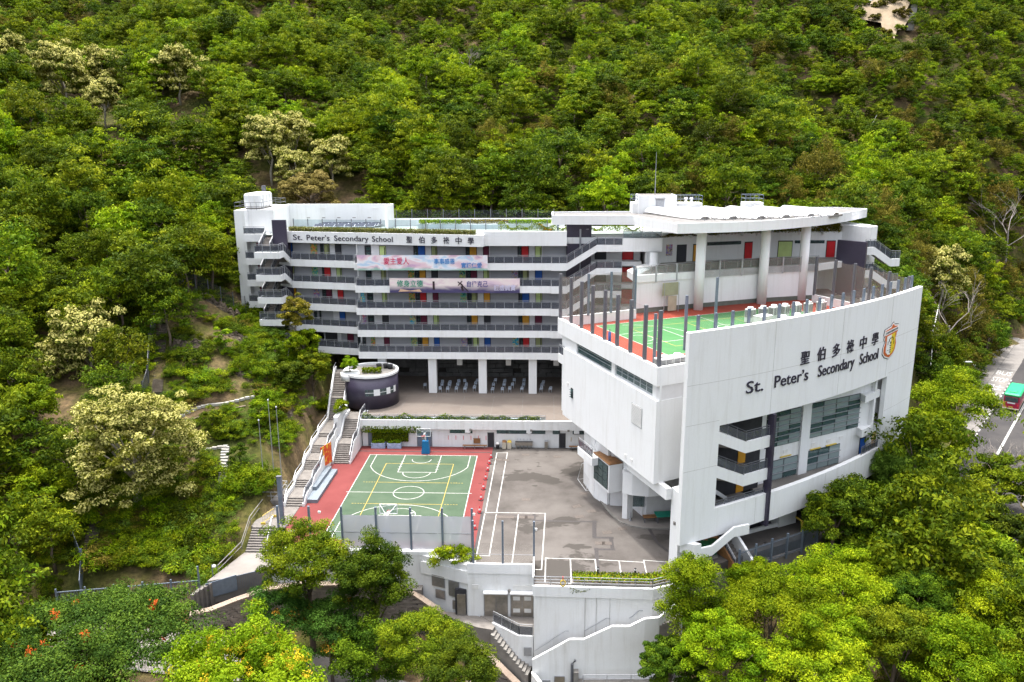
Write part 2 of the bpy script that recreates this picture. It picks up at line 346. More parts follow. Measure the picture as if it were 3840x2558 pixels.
def opening(F,k,u0,u1,v,zt):
    """one door, window or mural on a corridor wall; v is the wall face"""
    if k=='p':
        mi[0]+=1; MB().fbox(F,u0,u1,v-.04,v,zt+.1,zt+2.15).build('mural',MUR[mi[0]%4],blk); return
    if k=='k':
        MB().fbox(F,u0,u1,v-.05,v,zt+.02,zt+2.3).build('ventilation_grille',M['dark_int'],blk); return
    if k=='w':
        f=MB().fbox(F,u0,u1,v-.05,v,zt+.05,zt+2.25).build('window',M['frame_black'],blk)
        n=3; h=2.0/n
        for j in range(n):
            MB().fbox(F,u0+.22,u1-.06,v-.075,v-.052,zt+.2+j*h,zt+.2+(j+.72)*h).build('pane',M['glass_win'],f)
        return
    f=MB().fbox(F,u0-.06,u1+.06,v-.05,v,zt+.01,zt+2.25).build('door_frame',M['frame_black'],blk)
    d=MB().fbox(F,u0+.02,u1-.02,v-.085,v-.052,zt+.02,zt+2.18).build('door',M['door_'+k],f)
    if k in 'gl': MB().fbox(F,u1-.22,u1-.1,v-.1,v-.086,zt+.4,zt+2.0).build('door_glass',M['frame_black'],f)
MFr=Fr(0,113.6,0)
for fl,s in rowsM.items():
    for t in s.split():
        a,b=map(float,t[1:].split(',')); opening(MFr,t[0],a,b,2.53,ZT[fl-1])
for fl,s in rowsL.items():
    for t in s.split():
        a,b=map(float,t[1:].split(',')); opening(LF,t[0],a,b,1.93,ZT[fl-1])
# gallery railings: tinted panels between posts, handrail
def railing(F,u0,u1,v,z,parent,h=1.12,pan=1.35,glass=None,za=None,posts=True,name='railing_panel',rail='rail'):
    n=max(1,round(abs(u1-u0)/pan)); du=(u1-u0)/n; sl=0 if za is None else (za-z)
    glass=glass or M['glass_dark']; mb=MB()
    if za is None:
        me=MB().fbox(Fr(0,0,math.degrees(F.a)),.03,abs(du)-.03,-.012,.012,.04,h-.2).mesh('railing_panel',glass)
        for i in range(n):
            inst(name,me,F.p(min(u0,u1)+i*abs(du),v,z),0,parent)
    else:
        for i in range(n):
            MB().fbox(F,u0+i*du+.03,u0+(i+1)*du-.03,v-.012,v+.012,z+sl*i/n+.04,z+sl*i/n+h-.2,z+sl*(i+1)/n+.04,z+sl*(i+1)/n+h-.2).build(name,glass,parent)
    for i in range(n+1):
        zz=z+sl*i/n; p=F.p(u0+i*du,v,zz)
        mb.box(p[0]-.03,p[0]+.03,p[1]-.03,p[1]+.03,zz-.02,zz+h)
    mb.fbox(F,u0,u1,v-.035,v+.035,z+h,z+h+.06,z+sl+h,z+sl+h+.06)
    mb.fbox(F,u0,u1,v-.02,v+.02,z+h-.19,z+h-.15,z+sl+h-.19,z+sl+h-.15)
    return mb.build('handrail',M[rail],parent)
for i in range(5):
    railing(MFr,-27.6,.7,.12,ZT[i],blk)
    railing(Fr(-27.68,113.75,90),0,1.8,0,ZT[i],blk)
    railing(LF,3.75 if i==0 else .25,LL-.1,.12,ZT[i],blk)
# ground-level piers, rock wall behind the covered playground
for x in (-24.55,-16.96,-9.43,-1.93):
    MB().box(x-.6,x+.6,114.3,115.3,3.7,9.2).build('pier',M['white'],blk)
for x in (-13.2,-5.7,1.6):
    MB().box(x-.4,x+.4,117.5,118.1,7.2,9.2).build('downstand',M['soffit'],blk)
# roof slab, fascias
NF=fr2((-40.2,118.1),(-9.0,112.25)); NL=math.dist((-40.2,118.1),(-9.0,112.25))
MB().prism([(-40.1,118.4),(-9,112.6),(-9,113.8),(2.9,113.8),(2.9,131.8),(-43,131.8),(-43,121.5)],26.02,27.0).build('roof_slab',M['white'],blk)
MB().fbox(NF,0,NL,0,.25,26.0,27.65).build('name_fascia',M['white'],blk)
MB().fbox(NF,NL-.25,NL,.25,1.3,26.0,27.65).build('name_fascia',M['white'],blk)
MB().box(-9.05,2.9,113.5,113.79,26.0,28.03).build('roof_parapet',M['white'],blk)
MB().fbox(NF,.6,NL-1.2,1.5,1.75,27.0,27.95).build('roof_parapet',M['white'],blk)
MB().box(-42.9,2.8,118.6,131.7,26.98,27.04).build('roof_finish',M['roof_deck'],blk)
MB().box(-43,-25.2,131.8,132.1,8,30.7).build('rear_wall',M['white'],blk)
MB().box(-25.5,-25.2,126.0,131.8,27,30.7).build('rear_wall_return',M['white'],blk)
MB().box(-25.2,3,131.8,132.1,8,28.3).build('rear_parapet',M['white'],blk)
for x in (-37.0,-28.2): MB().box(x-.55,x+.55,131.72,131.8,29.9,30.02).build('wall_light',M['ac'],blk)
for k in range(5): MB().box(-39.6+2.55*k-.15,-39.2+2.55*k,131.74,131.8,28.4,28.5).build('vent',M['concrete'],blk)
# left stair tower with water-tank room
MB().box(-47.3,-45.7,119.9,131.8,4,30.6).build('tower_wall',M['white'],blk)
MB().prism([(-45.7,121.3),(-41.6,120.9),(-42.6,131.8),(-45.7,131.8)],9,30.6).build('tower_wall',M['white'],blk)
for z0,z1 in ((15.84,16.84),(19.16,20.16),(22.48,23.48),(26.0,27.15)):
    MB().box(-45.69,-42.3,118.7,121.35,z0,z1-.02).build('side_balcony',M['white'],blk)
    railing(Fr(-45.6,118.8,0),0,3.2,0,z1-.03,blk)
    if z1>27: continue
    f=MB().box(-44.75,-43.5,121.0,121.12,z1,z1+2.2).build('door_frame',M['lilac_wall'],blk); MB().box(-44.65,-43.6,120.95,121.0,z1,z1+2.1).build('door',M['door_m'],f)
for j in range(5):
    zf=ZB[j]; zl=zf+1.66
    MB().box(-42.3,-38.6,113.4,115.4,zl,zl+.92).build('stair_landing',M['white'],blk)
    SF=Fr(-40.5,115.4,90)
    # flight down to the gallery (white outer stringer) and flight up
    MB().fbox(SF,0,3.1,-1.95,-1.75,zl,zl+.92,ZB[j]+.02,ZB[j]+1.0).build('stair_stringer',M['white'],blk)
    mb=MB()
    for k in range(9): mb.box(-40.3,-38.75,115.4+k*.33,115.4+(k+1)*.33,zl+.3-k*.18,zl+.92-k*.18-.18)
    mb.build('stair_flight',M['step'],blk)
    mb=MB()
    for k in range(10): mb.box(-42.2,-40.5,115.4+k*.33,115.4+(k+1)*.33,zl+.4+k*.165,zl+.92+(k+1)*.165)
    mb.build('stair_flight',M['step'],blk)
    railing(Fr(-42.2,113.5,0),0,3.5,0,zl+.92,blk,pan=1.2)
    railing(Fr(-38.68,113.5,90),0,1.85,0,zl+.92,blk,pan=.95)
    railing(SF,.1,3.0,-1.84,zl+.95,blk,za=ZB[j]+1.02,pan=1)
    railing(SF,.0,3.3,1.72,zl+.95,blk,za=zl+.95+1.65,pan=1.1)
    railing(SF,.0,3.3,.1,zl+.95,blk,za=zl+.95+1.65,pan=1.1)
    MB().box(-40.45,-38.7,118.9,119.15,zf+1,zf+3.32).build('stair_back_wall',M['purple'],blk)
MB().box(-40.6,-38.5,117.0,117.35,25.0,29.4).build('stair_panel',M['purple'],blk)
MB().box(-42.3,-38.6,113.4,115.4,9.0,9.95).build('stair_landing',M['white'],blk)
MB().box(-41.2,-40.4,114.0,114.8,5,9.0).build('stair_column',M['white_old'],blk)
# right stair of the block: purple wall and repeated white flights
MB().box(2.95,6.5,115.45,118.5,3.7,29.0).build('stair_tower',M['purple'],blk)
for zz in (29.0-2.3,): 
    for q in ((5.9,28.2),(3.2,26.35)): MB().lathe((q[0],115.35,q[1]),[(.2,-.01),(.2,.01)],10).build('wall_lamp',M['ac'],blk)
MB().tube([(4.9,115.3,3.7),(4.9,115.3,28.2)],.13,8).build('downpipe',M['rail'],blk)
for j in range(5):
    zb=ZB[j]
    MB().box(.72,2.97,113.35,115.4,zb-.02,zb+1.02).build('stair_landing',M['white'],blk)
    MB().fbox(Fr(2.97,113.45,0),0,4.25,0,.2,zb,zb+1.02,zb+2.7,zb+3.66).build('stair_stringer',M['white'],blk)
    mb=MB()
    for k in range(14): mb.box(2.97+k*.3,2.97+(k+1)*.3,113.66,115.4,zb+.2+k*.19,zb+.8+(k+1)*.19)
    mb.build('stair_flight',M['step'],blk)
    MB().box(7.22,10.8,113.4,115.4,zb+2.7,zb+3.66).build('stair_landing',M['white'],blk)
    railing(Fr(.75,113.45,0),.05,2.2,0,zb+1.02,blk,pan=1.1)
    railing(Fr(2.97,113.45,0),0,4.25,.1,zb+1.05,blk,za=zb+3.68,pan=1.1)
    railing(Fr(7.22,113.45,0),0,3.55,.1,zb+3.66,blk,pan=1.2)
    MB().box(6.5,13.8,117.6,117.9,zb+1,zb+3.32).build('lobby_wall',M['lilac_wall'],blk)
    MB().box(6.5,13.8,115.42,117.7,zb+.4,zb+1.0).build('lobby_slab',M['white'],blk)
    for x0,k in ((7.2,'d'),(11.2,'r')):
        opening(Fr(0,117.6,0),k,x0,x0+1.6,0,zb+1.0)
MB().box(10.8,16.4,113.4,113.7,25.2,27.08).build('roof_beam',M['white'],blk)
MB().box(2.95,16.4,115.4,131.8,26.1,27.0).build('roof_slab',M['white'],blk)
MB().box(3.0,16.3,118.6,131.6,26.98,27.04).build('roof_finish',M['roof_deck'],blk)
railing(Fr(10.9,113.8,0),0,5.4,0,27.08,blk,glass=M['glass_clear'])
MB().box(6.4,13.9,117.9,131.7,3.7,26.1).build('rear_core',M['grey_wall'],blk)
# ---------------- terrace podium ----------------
pod=thing('terrace_podium','white terrace podium with planter edge and store doors behind the basketball court','podium',(-8,102,0))
MB().prism([(-25.0,101.9),(14,101.9),(14,131),(-33,131),(-33,116),(-28.5,113),(-25.0,105.6)],-.5,3.7).build('podium_body',M['white_old'],pod)
MB().box(-24.95,13.9,102.35,124.9,3.69,3.71).build('terrace_floor',M['terrace'],pod)
mb=MB()
for x in (-20.5,-16.2,-12.0,-7.6,-3.3,1.2,5.6): mb.box(x-.03,x+.03,102.4,113.0,3.7,3.716)
for y in (105.2,108.4,112.9): mb.box(-24.8,13.8,y-.03,y+.03,3.7,3.716)
mb.build('floor_joint',M['concrete_dark'],pod)
mb=MB().box(-25.1,13.9,101.35,101.6,2.65,3.95).box(-25.1,13.9,101.6,101.9,2.65,2.9).box(-25.1,-.6,102.1,102.35,3.7,4.02)
mb.build('edge_fascia',M['white_old'],pod)
MB().box(-25.05,-.7,101.6,102.1,3.3,3.85).build('planter_soil',M['bark'],pod)
for x in (-19.0,-10.5,-2.2,4.2): MB().box(x-.35,x+.35,101.37,101.9,2.2,2.66).build('downstand',M['white_old'],pod)
for x in (-24.7,-17.9,-10.1,-1.9,3.1): MB().box(x-.14,x+.14,101.15,101.35,2.55,2.8).build('flood_lamp',M['concrete'],pod)
railing(Fr(-25.0,101.7,0),0,25,0,3.85,pod,h=.75,pan=2.5,glass=M['glass_clear'])
PF=Fr(0,101.9,0)
for x0,x1 in ((-13.0,-9.9),(-6.6,-2.4),(-2.0,.0),(1.0,2.0),(3.7,6.5)):
    f=MB().box(x0,x1,101.84,101.9,1.95,2.55).build('window',M['frame_black'],pod)
    n=max(1,round((x1-x0)/1.5))
    for j in range(n): MB().box(x0+.05+j*(x1-x0)/n,x0-.05+(j+1)*(x1-x0)/n,101.81,101.838,2.0,2.5).build('pane',M['glass_green'],f)
for x0,x1,k in ((-17.45,-15.5,'d'),(-24.2,-23.4,'d'),(-7.8,-7.0,'k'),(1.9,2.7,'k'),(7.6,8.5,'d')):
    f=MB().box(x0-.06,x1+.06,101.84,101.9,0,2.1).build('door_frame',M['concrete'],pod)
    MB().box(x0,x1,101.8,101.838,.02,2.03).build('door',M['dark_int'] if k=='k' else M['steel_blue'],f)
for k in range(6): MB().box(-13.2+1.03*k-.03,-13.2+1.03*k+.03,101.86,101.9,1.0,1.6).build('red_stripe',M['orange'],pod)
for k in range(4): MB().box(3.5+1.0*k-.03,3.5+1.0*k+.03,101.86,101.9,.9,1.5).build('yellow_stripe',M['yellow_line'],pod)
# drum
drum=thing('drum_pavilion','round purple-tiled pavilion with roof garden at the top of the court stairs','pavilion',(-25.2,109.9,3.7))
dc=(-25.2,109.9)
def ringwall(c,r0,r1,z0,z1,a0=0,a1=360,n=48):
    mb=MB(); full=(a1-a0)>=360; vs=[]
    for i in range(n if full else n+1):
        t=R_(a0+(a1-a0)*i/n)
        for rr,zz in ((r0,z0),(r1,z0),(r1,z1),(r0,z1)): vs.append((c[0]+rr*math.cos(t),c[1]+rr*math.sin(t),zz))
    m=len(vs)//4; fs=[]
    for i in range(n):
        a=4*i; b=4*((i+1)%m)
        for k in range(4): fs.append((a+k,a+(k+1)%4,b+(k+1)%4,b+k))
    if not full: fs+=[(3,2,1,0),(4*n,4*n+1,4*n+2,4*n+3)]
    return mb.add(vs,[f[::-1] for f in fs])
MB().lathe((*dc,0),[(3.82,3.7),(3.82,8.3)],56).build('drum_wall',M['purple'],drum,True)
ringwall(dc,3.55,3.95,8.3,8.62).build('coping',M['white'],drum)
ringwall(dc,3.55,3.7,7.8,8.31,-40,220).build('inner_parapet',M['white'],drum)
MB().lathe((*dc,0),[(3.5,8.2),(3.5,8.32)],40).build('garden_floor',M['concrete'],drum)
for k,(a0,a1) in enumerate(((-92,-74),(-74,-61),(-61,-46),(-46,-36),(-36,-26),(-26,-18))):
    f=ringwall(dc,3.8,3.88,5.75,6.65,a0,a1,6).build('window_panel' if k%2 else 'window',M['white'] if k%2 else M['glass_win'],drum)
    if k%2==0: ringwall(dc,3.87,3.9,6.16,6.22,a0,a1,6).build('window_bar',M['white'],f)
# covered playground rock wall
rw=thing('rock_retaining_wall','dark stacked rock wall behind the covered playground','rock wall',(-7,123,3.7))
MB().box(-30,13.9,123.4,124.2,3.7,9.2).build('backing',M['mortar'],rw)
r=random.Random(3); rockm=[]
for k in range(6):
    mb=MB(); mb.box(-.5,.5,-.5,.5,-.5,.5); me=mb.mesh('stone',M['rock'])
    for v in me.vertices: v.co+=Vector((r.uniform(-.06,.06),r.uniform(-.15,.15),r.uniform(-.08,.08)))
    rockm.append(me)
for row in range(7):
    x=-29+r.random()
    while x<13.6:
        L=r.uniform(1.0,2.4)
        if r.random()>.08: inst('stone',r.choice(rockm),(x+L/2,123.3-row*.02+r.uniform(-.1,.1),4.1+row*.74),0,rw,(L*.96,.6,.68))
        x+=L
# ---------------- hall wing ----------------
hall=thing('hall_wing','white hall wing with a rooftop court, lettered curved screen wall and tall round columns','school building',(18,86,0))
CX,CY,RR,A0=-40.447,168.77,112.85,R_(-61.89)
def SP0(s,off):
    a=A0+s/RR; return (CX+(RR-off)*math.cos(a),CY+(RR-off)*math.sin(a))
NP=(10.52,72.5); FP=(1.5,94.6)
HL=fr2(NP,FP); HLn=math.dist(NP,FP); HF=Fr(*NP,30.5)
def h2(u,v): return HF.p(u,v)[:2]
E1=h2(31,0)
IW=[(11.6,103.2),(20.3,107.0),(30.2,111.2),(38.5,113.8)]      # foot of the wall behind the roof court
core=[HF.p(.5,.5)[:2],h2(31,.5),SP0(34,1.0),SP0(39.6,1.0),(39.5,113.5)]+IW[::-1]+[(2.0,94.6)]
MB().prism(core,7.85,18.38).build('hall_core',M['white'],hall)
# outer walls
MB().fbox(HL,0,HLn-1.6,-.45,0,7.8,16.25).build('hall_side_wall',M['white'],hall)
MB().fbox(HF,.455,13.0,0,.45,7.8,16.25).build('hall_front_wall',M['white'],hall)
MB().fbox(HF,13.0,31.2,0,.45,3.0,16.25).build('hall_front_wall',M['white_old'],hall)
MB().fbox(HL,-.02,HLn,-.36,.06,17.74,19.6).build('roof_parapet',M['white'],hall)
MB().fbox(HF,.36,31,-.06,.3,17.74,19.6).build('roof_parapet',M['white'],hall)
MB().fbox(HL,HLn-2.2,HLn-.02,-.5,-.02,14.1,15.2).build('corner_balcony',M['white'],hall)
railing(HL,HLn-1.7,HLn-.1,-.1,15.2,hall,pan=.8)
for u0,u1 in ((10.1,18.95),(1.41,9.2)):
    f=MB().fbox(HL,u0,u1,-.5,-.44,16.45,17.66).build('clerestory_window',M['frame_black'],hall)
    n=6; du=(u1-u0)/n
    for k in range(n):
        MB().fbox(HL,u0+k*du+.05,u0+(k+1)*du-.05,-.44,-.42,16.98,17.58).build('pane',M['glass_green'],f)
        MB().fbox(HL,u0+k*du+.05,u0+(k+1)*du-.05,-.44,-.42,16.5,16.94).build('pane',M['glass_green'],f)
    mb=MB()
    for z in (16.4,16.95,17.3): mb.fbox(HL,u0-.05,u1+.05,-.42,-.36,z,z+.05)
    mb.build('window_rail',M['rail'],f)
for u0,u1 in ((-.02,1.35),(9.25,10.05),(19.0,HLn-1)): MB().fbox(HL,u0,u1,-.5,-.3,16.25,17.74).build('clerestory_pier',M['white'],hall)
MB().fbox(HF,.3,31,.1,.45,16.25,17.74).build('clerestory_band',M['lilac_wall'],hall)
f=MB().fbox(HL,2.63,4.82,0,.03,12.6,14.75).build('louvre',M['rail'],hall)
mb=MB()
for k in range(14): mb.fbox(HL,2.68,4.77,.03,.06,12.68+k*.148,12.68+k*.148+.07)
mb.build('louvre_blades',M['ac'],f)
f=MB().fbox(HL,19.2,19.85,0,.03,10.75,11.95).build('louvre_window',M['frame_black'],hall)
for k in range(4): MB().fbox(HL,19.2,19.85,.03,.22,10.85+k*.28,10.88+k*.28).build('pane',M['glass_green'],f)
for u in (5.6,4.3,20.6): MB().fbox(HL,u,u+.35,0,.05,8.4 if u<10 else 11.9,8.75 if u<10 else 12.3).build('vent',M['ac'],hall)
# front windows of the hall, behind the screen wall (u along the hall front)
def fw(u0,u1,z0,z1,nh,nv):
    f=MB().fbox(HF,u0,u1,-.06,0,z0,z1).build('curtain_window',M['frame_black'],hall)
    for i in range(nh):
        for j in range(nv):
            MB().fbox(HF,u0+(u1-u0)*i/nh+.06,u0+(u1-u0)*(i+1)/nh-.06,-.085,-.062,z0+(z1-z0)*j/nv+.05,z0+(z1-z0)*(j+1)/nv-.05).build('pane',M['blind'] if (i*7+j*3+int(u0))%5 in (0,1,3) else M['glass_green'],f)
    mb=MB()
    for j in range(1,nv): mb.fbox(HF,u0-.05,u1+.05,-.2,-.09,z0+(z1-z0)*j/nv-.035,z0+(z1-z0)*j/nv+.035)
    mb.build('sunshade_bar',M['rail'],f)
fw(14.6,19.6,8.7,12.6,3,7); fw(21.0,28.9,8.7,12.7,4,7)
fw(15.4,19.6,4.85,7.1,2,3); fw(21.0,26.2,4.85,7.2,3,3)
MB().fbox(HF,19.65,20.95,-.25,-.005,4.8,14.3).build('wall_pier',M['white'],hall)
for u in (15.6,17.4,21.6,24.0,26.0): MB().fbox(HF,u,u+.6,-.05,0,7.7,8.05).build('vent',M['ac'],hall)
for u in (16.9,21.4,23.9): MB().fbox(HF,u,u+1.6,-.2,-.02,7.3,7.38).build('lamp_tube',M['yellow_metal'],hall)
f=MB().fbox(HF,29.5,30.5,-.06,0,4.9,7.2).build('door_frame',M['frame_black'],hall); MB().fbox(HF,29.55,30.45,-.09,-.062,4.92,7.1).build('door',M['door_b'],f)
# ---- curved screen wall ----
CX,CY,RR,A0=-40.447,168.77,112.85,R_(-61.89)
def SP(s,off,z):
    a=A0+s/RR; r=RR-off; return (CX+r*math.cos(a),CY+r*math.sin(a),z)
def arcbox(s0,s1,o0,o1,z0,z1,step=2.0,z0b=None,z1b=None):
    n=max(1,int(math.ceil((s1-s0)/step))); mb=MB(); vs=[]
    for i in range(n+1):
        t=i/n; s=s0+(s1-s0)*t; za=z0+((z0b if z0b is not None else z0)-z0)*t; zb=z1+((z1b if z1b is not None else z1)-z1)*t
        vs+=[SP(s,o0,za),SP(s,o1,za),SP(s,o1,zb),SP(s,o0,zb)]
    fs=[]
    for i in range(n):
        a,b=4*i,4*i+4
        for k in range(4): fs.append((a+k,b+k,b+(k+1)%4,a+(k+1)%4))
    fs+=[(0,1,2,3),(4*n+3,4*n+2,4*n+1,4*n)]
    return mb.add(vs,fs)
TH=.5; SE=40.1
W=[('upper',0,SE,14.37,23.69),('left',0,4.08,5.95,14.37),('right',32.15,SE,3.1,14.37),('lower',0,11.0,3.0,5.95),('balcony',11.25,32.15,2.75,5.85)]
scr=MB()
for nm,s0,s1,z0,z1 in W: m=arcbox(s0,s1,0,TH,z0,z1); scr.add(m.v,m.f)
scr=scr.build('screen_wall',M['white'],hall)
M['joint']=simple('panel_joint',(.42,.41,.39),.9,.1)
mb=MB()
for z in (18.75,):
    m=arcbox(.05,SE-.05,-.006,.01,z,z+.03); mb.add(m.v,m.f)
for z in (14.9,10.4): m=arcbox(.05,4.0,-.006,.01,z,z+.03); mb.add(m.v,m.f); m=arcbox(32.3,SE-.05,-.006,.01,z-.2,z-.17); mb.add(m.v,m.f)
for s in (10.6,21.3,31.6): m=arcbox(s,s+.03,-.006,.01,14.4,23.6); mb.add(m.v,m.f)
for s in (9.5,20.6): m=arcbox(s,s+.03,-.006,.01,3.0,5.8); mb.add(m.v,m.f)
mb.build('panel_joint',M['joint'],scr)
# purple blade
mb=arcbox(10.95,11.3,-.3,.45,2.45,14.36); mb.build('purple_blade',M['purple'],hall)
# stair landings between hall and screen wall
def pw(pts,z0,z1,th,name,mat,parent,cap=False):
    mb=MB()
    for a,b in zip(pts,pts[1:]):
        F=fr2(a,b); mb.fbox(F,0,math.dist(a,b),0,th,z0,z1)
    return mb.build(name,mat,parent)
for z0,z1 in ((10.9,12.1),(7.45,8.65)):
    a,b,c_=SP(4.0,3.6,0)[:2],SP(7.65,.05,0)[:2],SP(10.95,.05,0)[:2]
    m=arcbox(3.9,7.65,.03,.25,z0+1.75,z1+1.75,z0b=z0,z1b=z1,step=4); m2=arcbox(7.65,10.95,.03,.25,z0,z1); m.add(m2.v,m2.f); m.build('stair_parapet',M['white'],hall)
    m=arcbox(4.0,7.6,.3,1.6,z0+1.9,z0+2.4,z0b=z0+.15,z1b=z0+.65,step=4); m.build('stair_flight',M['step'],hall)
    MB().prism([a,b,c_,SP(10.95,3.6,0)[:2]],z0+.35,z0+.62).build('stair_landing',M['step'],hall)
    a=SP(4.0,.12,0)[:2]; railing(fr2(a,b),.05,math.dist(a,b),0,z1+1.75,hall,za=z1,pan=1.1,rail='steel',h=1.0); railing(fr2(b,c_),.05,math.dist(b,c_)-.05,.08,z1,hall,pan=1.1,rail='steel',h=1.0)
MB().prism([SP(4.1,.5,0)[:2],SP(10.95,.5,0)[:2],SP(10.95,3.6,0)[:2],SP(4.1,3.6,0)[:2]],4.6,4.85).build('stair_landing',M['step'],hall)
a,b=SP(4.3,.3,0)[:2],SP(10.9,.3,0)[:2]; railing(fr2(a,b),0,math.dist(a,b),0,5.95,hall,h=.5,rail='steel')
MB().prism([SP(9.2,3.4,0)[:2],SP(11.2,3.4,0)[:2],SP(11.2,3.6,0)[:2],SP(9.2,3.6,0)[:2]],4.85,14.4).build('stair_back_wall',M['purple'],hall)
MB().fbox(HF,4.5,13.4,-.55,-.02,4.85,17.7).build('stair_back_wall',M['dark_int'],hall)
for k,u in ((0,6.2),(1,10.3)): 
    for z in (4.9,8.1): MB().fbox(HF,u,u+1.0,-.62,-.56,z,z+2.1).build('door',M['door_b'] if k==0 else M['door_o'],hall)
for z in (4.85,8.3,11.6):
    F=fr2(SP(4.2,2.6,0)[:2],SP(8.2,2.6,0)[:2]); mb=MB()
    mb.fbox(F,0,4,0,.9,z+2.6,z+3.2,z-.1,z+.3); mb.build('stair_flight',M['white_old'],hall)
# balcony floor and right end landings
MB().prism([SP(11.3,.5,0)[:2],SP(18,.5,0)[:2],SP(25,.5,0)[:2],SP(32.1,.5,0)[:2],h2(31,-.01),h2(12.9,-.01)],4.5,4.8).build('balcony_floor',M['paving'],hall)
for z0,z1 in ((11.85,12.7),(7.75,8.65)):
    MB().prism([SP(28.5,.55,0)[:2],SP(32.1,.55,0)[:2],SP(32.1,3.2,0)[:2],SP(30.2,3.2,0)[:2]],z0,z1).build('end_landing',M['white'],hall)
a,b=SP(28.2,.25,0)[:2],SP(32.1,.25,0)[:2]; railing(fr2(a,b),0,math.dist(a,b),0,5.85,hall,h=.9,pan=.9,rail='steel')
MB().fbox(HF,30.6,30.9,-.5,-.02,4.8,14.3).build('end_fin',M['white_old'],hall)
for k in range(3):
    m=arcbox(30.9+k*.45,31.1+k*.45,1.2,1.4,5.0,14.3); m.build('end_post',M['concrete'],hall)
# soffit under upper screen part to close towards hall
MB().prism([SP(4.2,.5,0)[:2],SP(13,.5,0)[:2],SP(26,.5,0)[:2],SP(32,.5,0)[:2],h2(31,-.05),h2(5,-.05)],14.45,14.75).build('screen_soffit',M['soffit'],hall)
MB().prism([SP(4.2,.5,0)[:2],SP(13,.5,0)[:2],SP(26,.5,0)[:2],SP(32,.5,0)[:2],h2(31,-.05),h2(5,-.05)],18.05,18.36).build('screen_roof',M['concrete'],hall)
# big pier at the corner + beam
PFr=Fr(12.73,70.2,36)
MB().prism([(12.73,70.2),(13.7,70.85),(13.15,72.3),(12.2,71.7)],0,7.9).build('corner_pier',M['white'],hall)
MB().fbox(HL,-1.5,6.5,-1.2,-.6,6.7,7.84).build('edge_beam',M['white'],hall)
# landing stair parapet projecting below the screen at the yard gate
MB().prism([(12.9,69.9),(14.3,69.45),(14.9,69.75),(13.6,70.6)],2.0,3.0).build('gate_landing',M['white'],hall)
F=fr2((14.35,69.5),(19.9,71.9)); L=math.dist((14.35,69.5),(19.9,71.9))
mb=MB().fbox(F,0,1.9,0,.25,1.5,2.5).fbox(F,1.9,4.3,0,.25,1.5,2.5,3.0,4.0).fbox(F,4.3,L,0,.25,3.0,4.0); mb.build('gate_stair_parapet',M['white'],hall)
# ground floor
GW=[(6.03,86.33),(7.35,84.2),(8.9,84.6),(9.6,81.6)]
pw([(5.0,90.5),(6.03,86.33),(7.35,84.2)],0,7.8,-.35,'ground_wall',M['white'],hall)
pw([(7.4,84.2),(9.9,83.9),(11.0,81.4),(16,83.4),(23,86)],0,7.8,-.3,'ground_wall',M['lilac_wall'],hall)
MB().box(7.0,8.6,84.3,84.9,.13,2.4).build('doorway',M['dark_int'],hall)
MB().prism([(8.45,80.75),(8.95,80.5),(9.6,80.95),(9.1,81.3)],.13,7.8).build('ground_column',M['white'],hall)
bx=Fr(6.2,85.4,-67.8)      # glazed bay hung under the hall
MB().fbox(bx,0,3.9,-.75,.9,2.7,6.0).build('bay_box',M['white'],hall)
MB().fbox(bx,-.05,3.95,-.8,.9,6.0,6.08).build('bay_roof',M['wood'],hall)
f=MB().fbox(bx,.2,3.7,-.8,-.752,3.0,5.85).build('bay_window',M['frame_black'],hall)
for i in range(3):
    for j in range(3): MB().fbox(bx,.25+i*1.15,.25+i*1.15+1.05,-.83,-.802,3.05+j*.93,3.05+j*.93+.85).build('pane',M['glass_win'],f)
pw([(8.3,79.9),(9.3,79.3),(11.0,79.0),(12.6,79.3)],3.5,6.0,.3,'curved_wall',M['white'],hall)
MB().prism([(8.3,80.2),(9.3,79.6),(11.0,79.3),(12.6,79.6),(16,83),(9,83)],5.6,6.0).build('canopy_slab',M['white_old'],hall)
MB().box(9.6,10.9,81.2,81.35,1.3,2.6).build('office_window',M['glass_win'],hall)
MB().fbox(HL,12.3,16.2,-1.1,.7,5.0,5.9).build('low_balcony',M['white'],hall); railing(HL,12.4,16.1,.6,5.9,hall,pan=1.2)
MB().tube([(6.2,86.0,.1),(6.2,86.0,5.8)],.09,6).build('downpipe',M['rail'],hall)
for p_,q_ in (((6.25,85.9),4.2),((9.0,80.4),3.2),((12.5,70.9),4.4)): MB().box(p_[0]-.15,p_[0]+.15,p_[1]-.2,p_[1]+.05,q_,q_+.3).build('flood_lamp',M['concrete'],hall)
# pier and dark undercroft below the screen wall
MB().prism([(25.0,79.3),(27.2,80.5),(26.6,82),(24.4,80.8)],-3,4.5).build('undercroft_pier',M['white_old'],hall)
pw([(16.0,76.0),(23,79.6),(31,84.5),(41,92)],-4,4.6,.4,'undercroft_wall',M['dark_int'],hall)
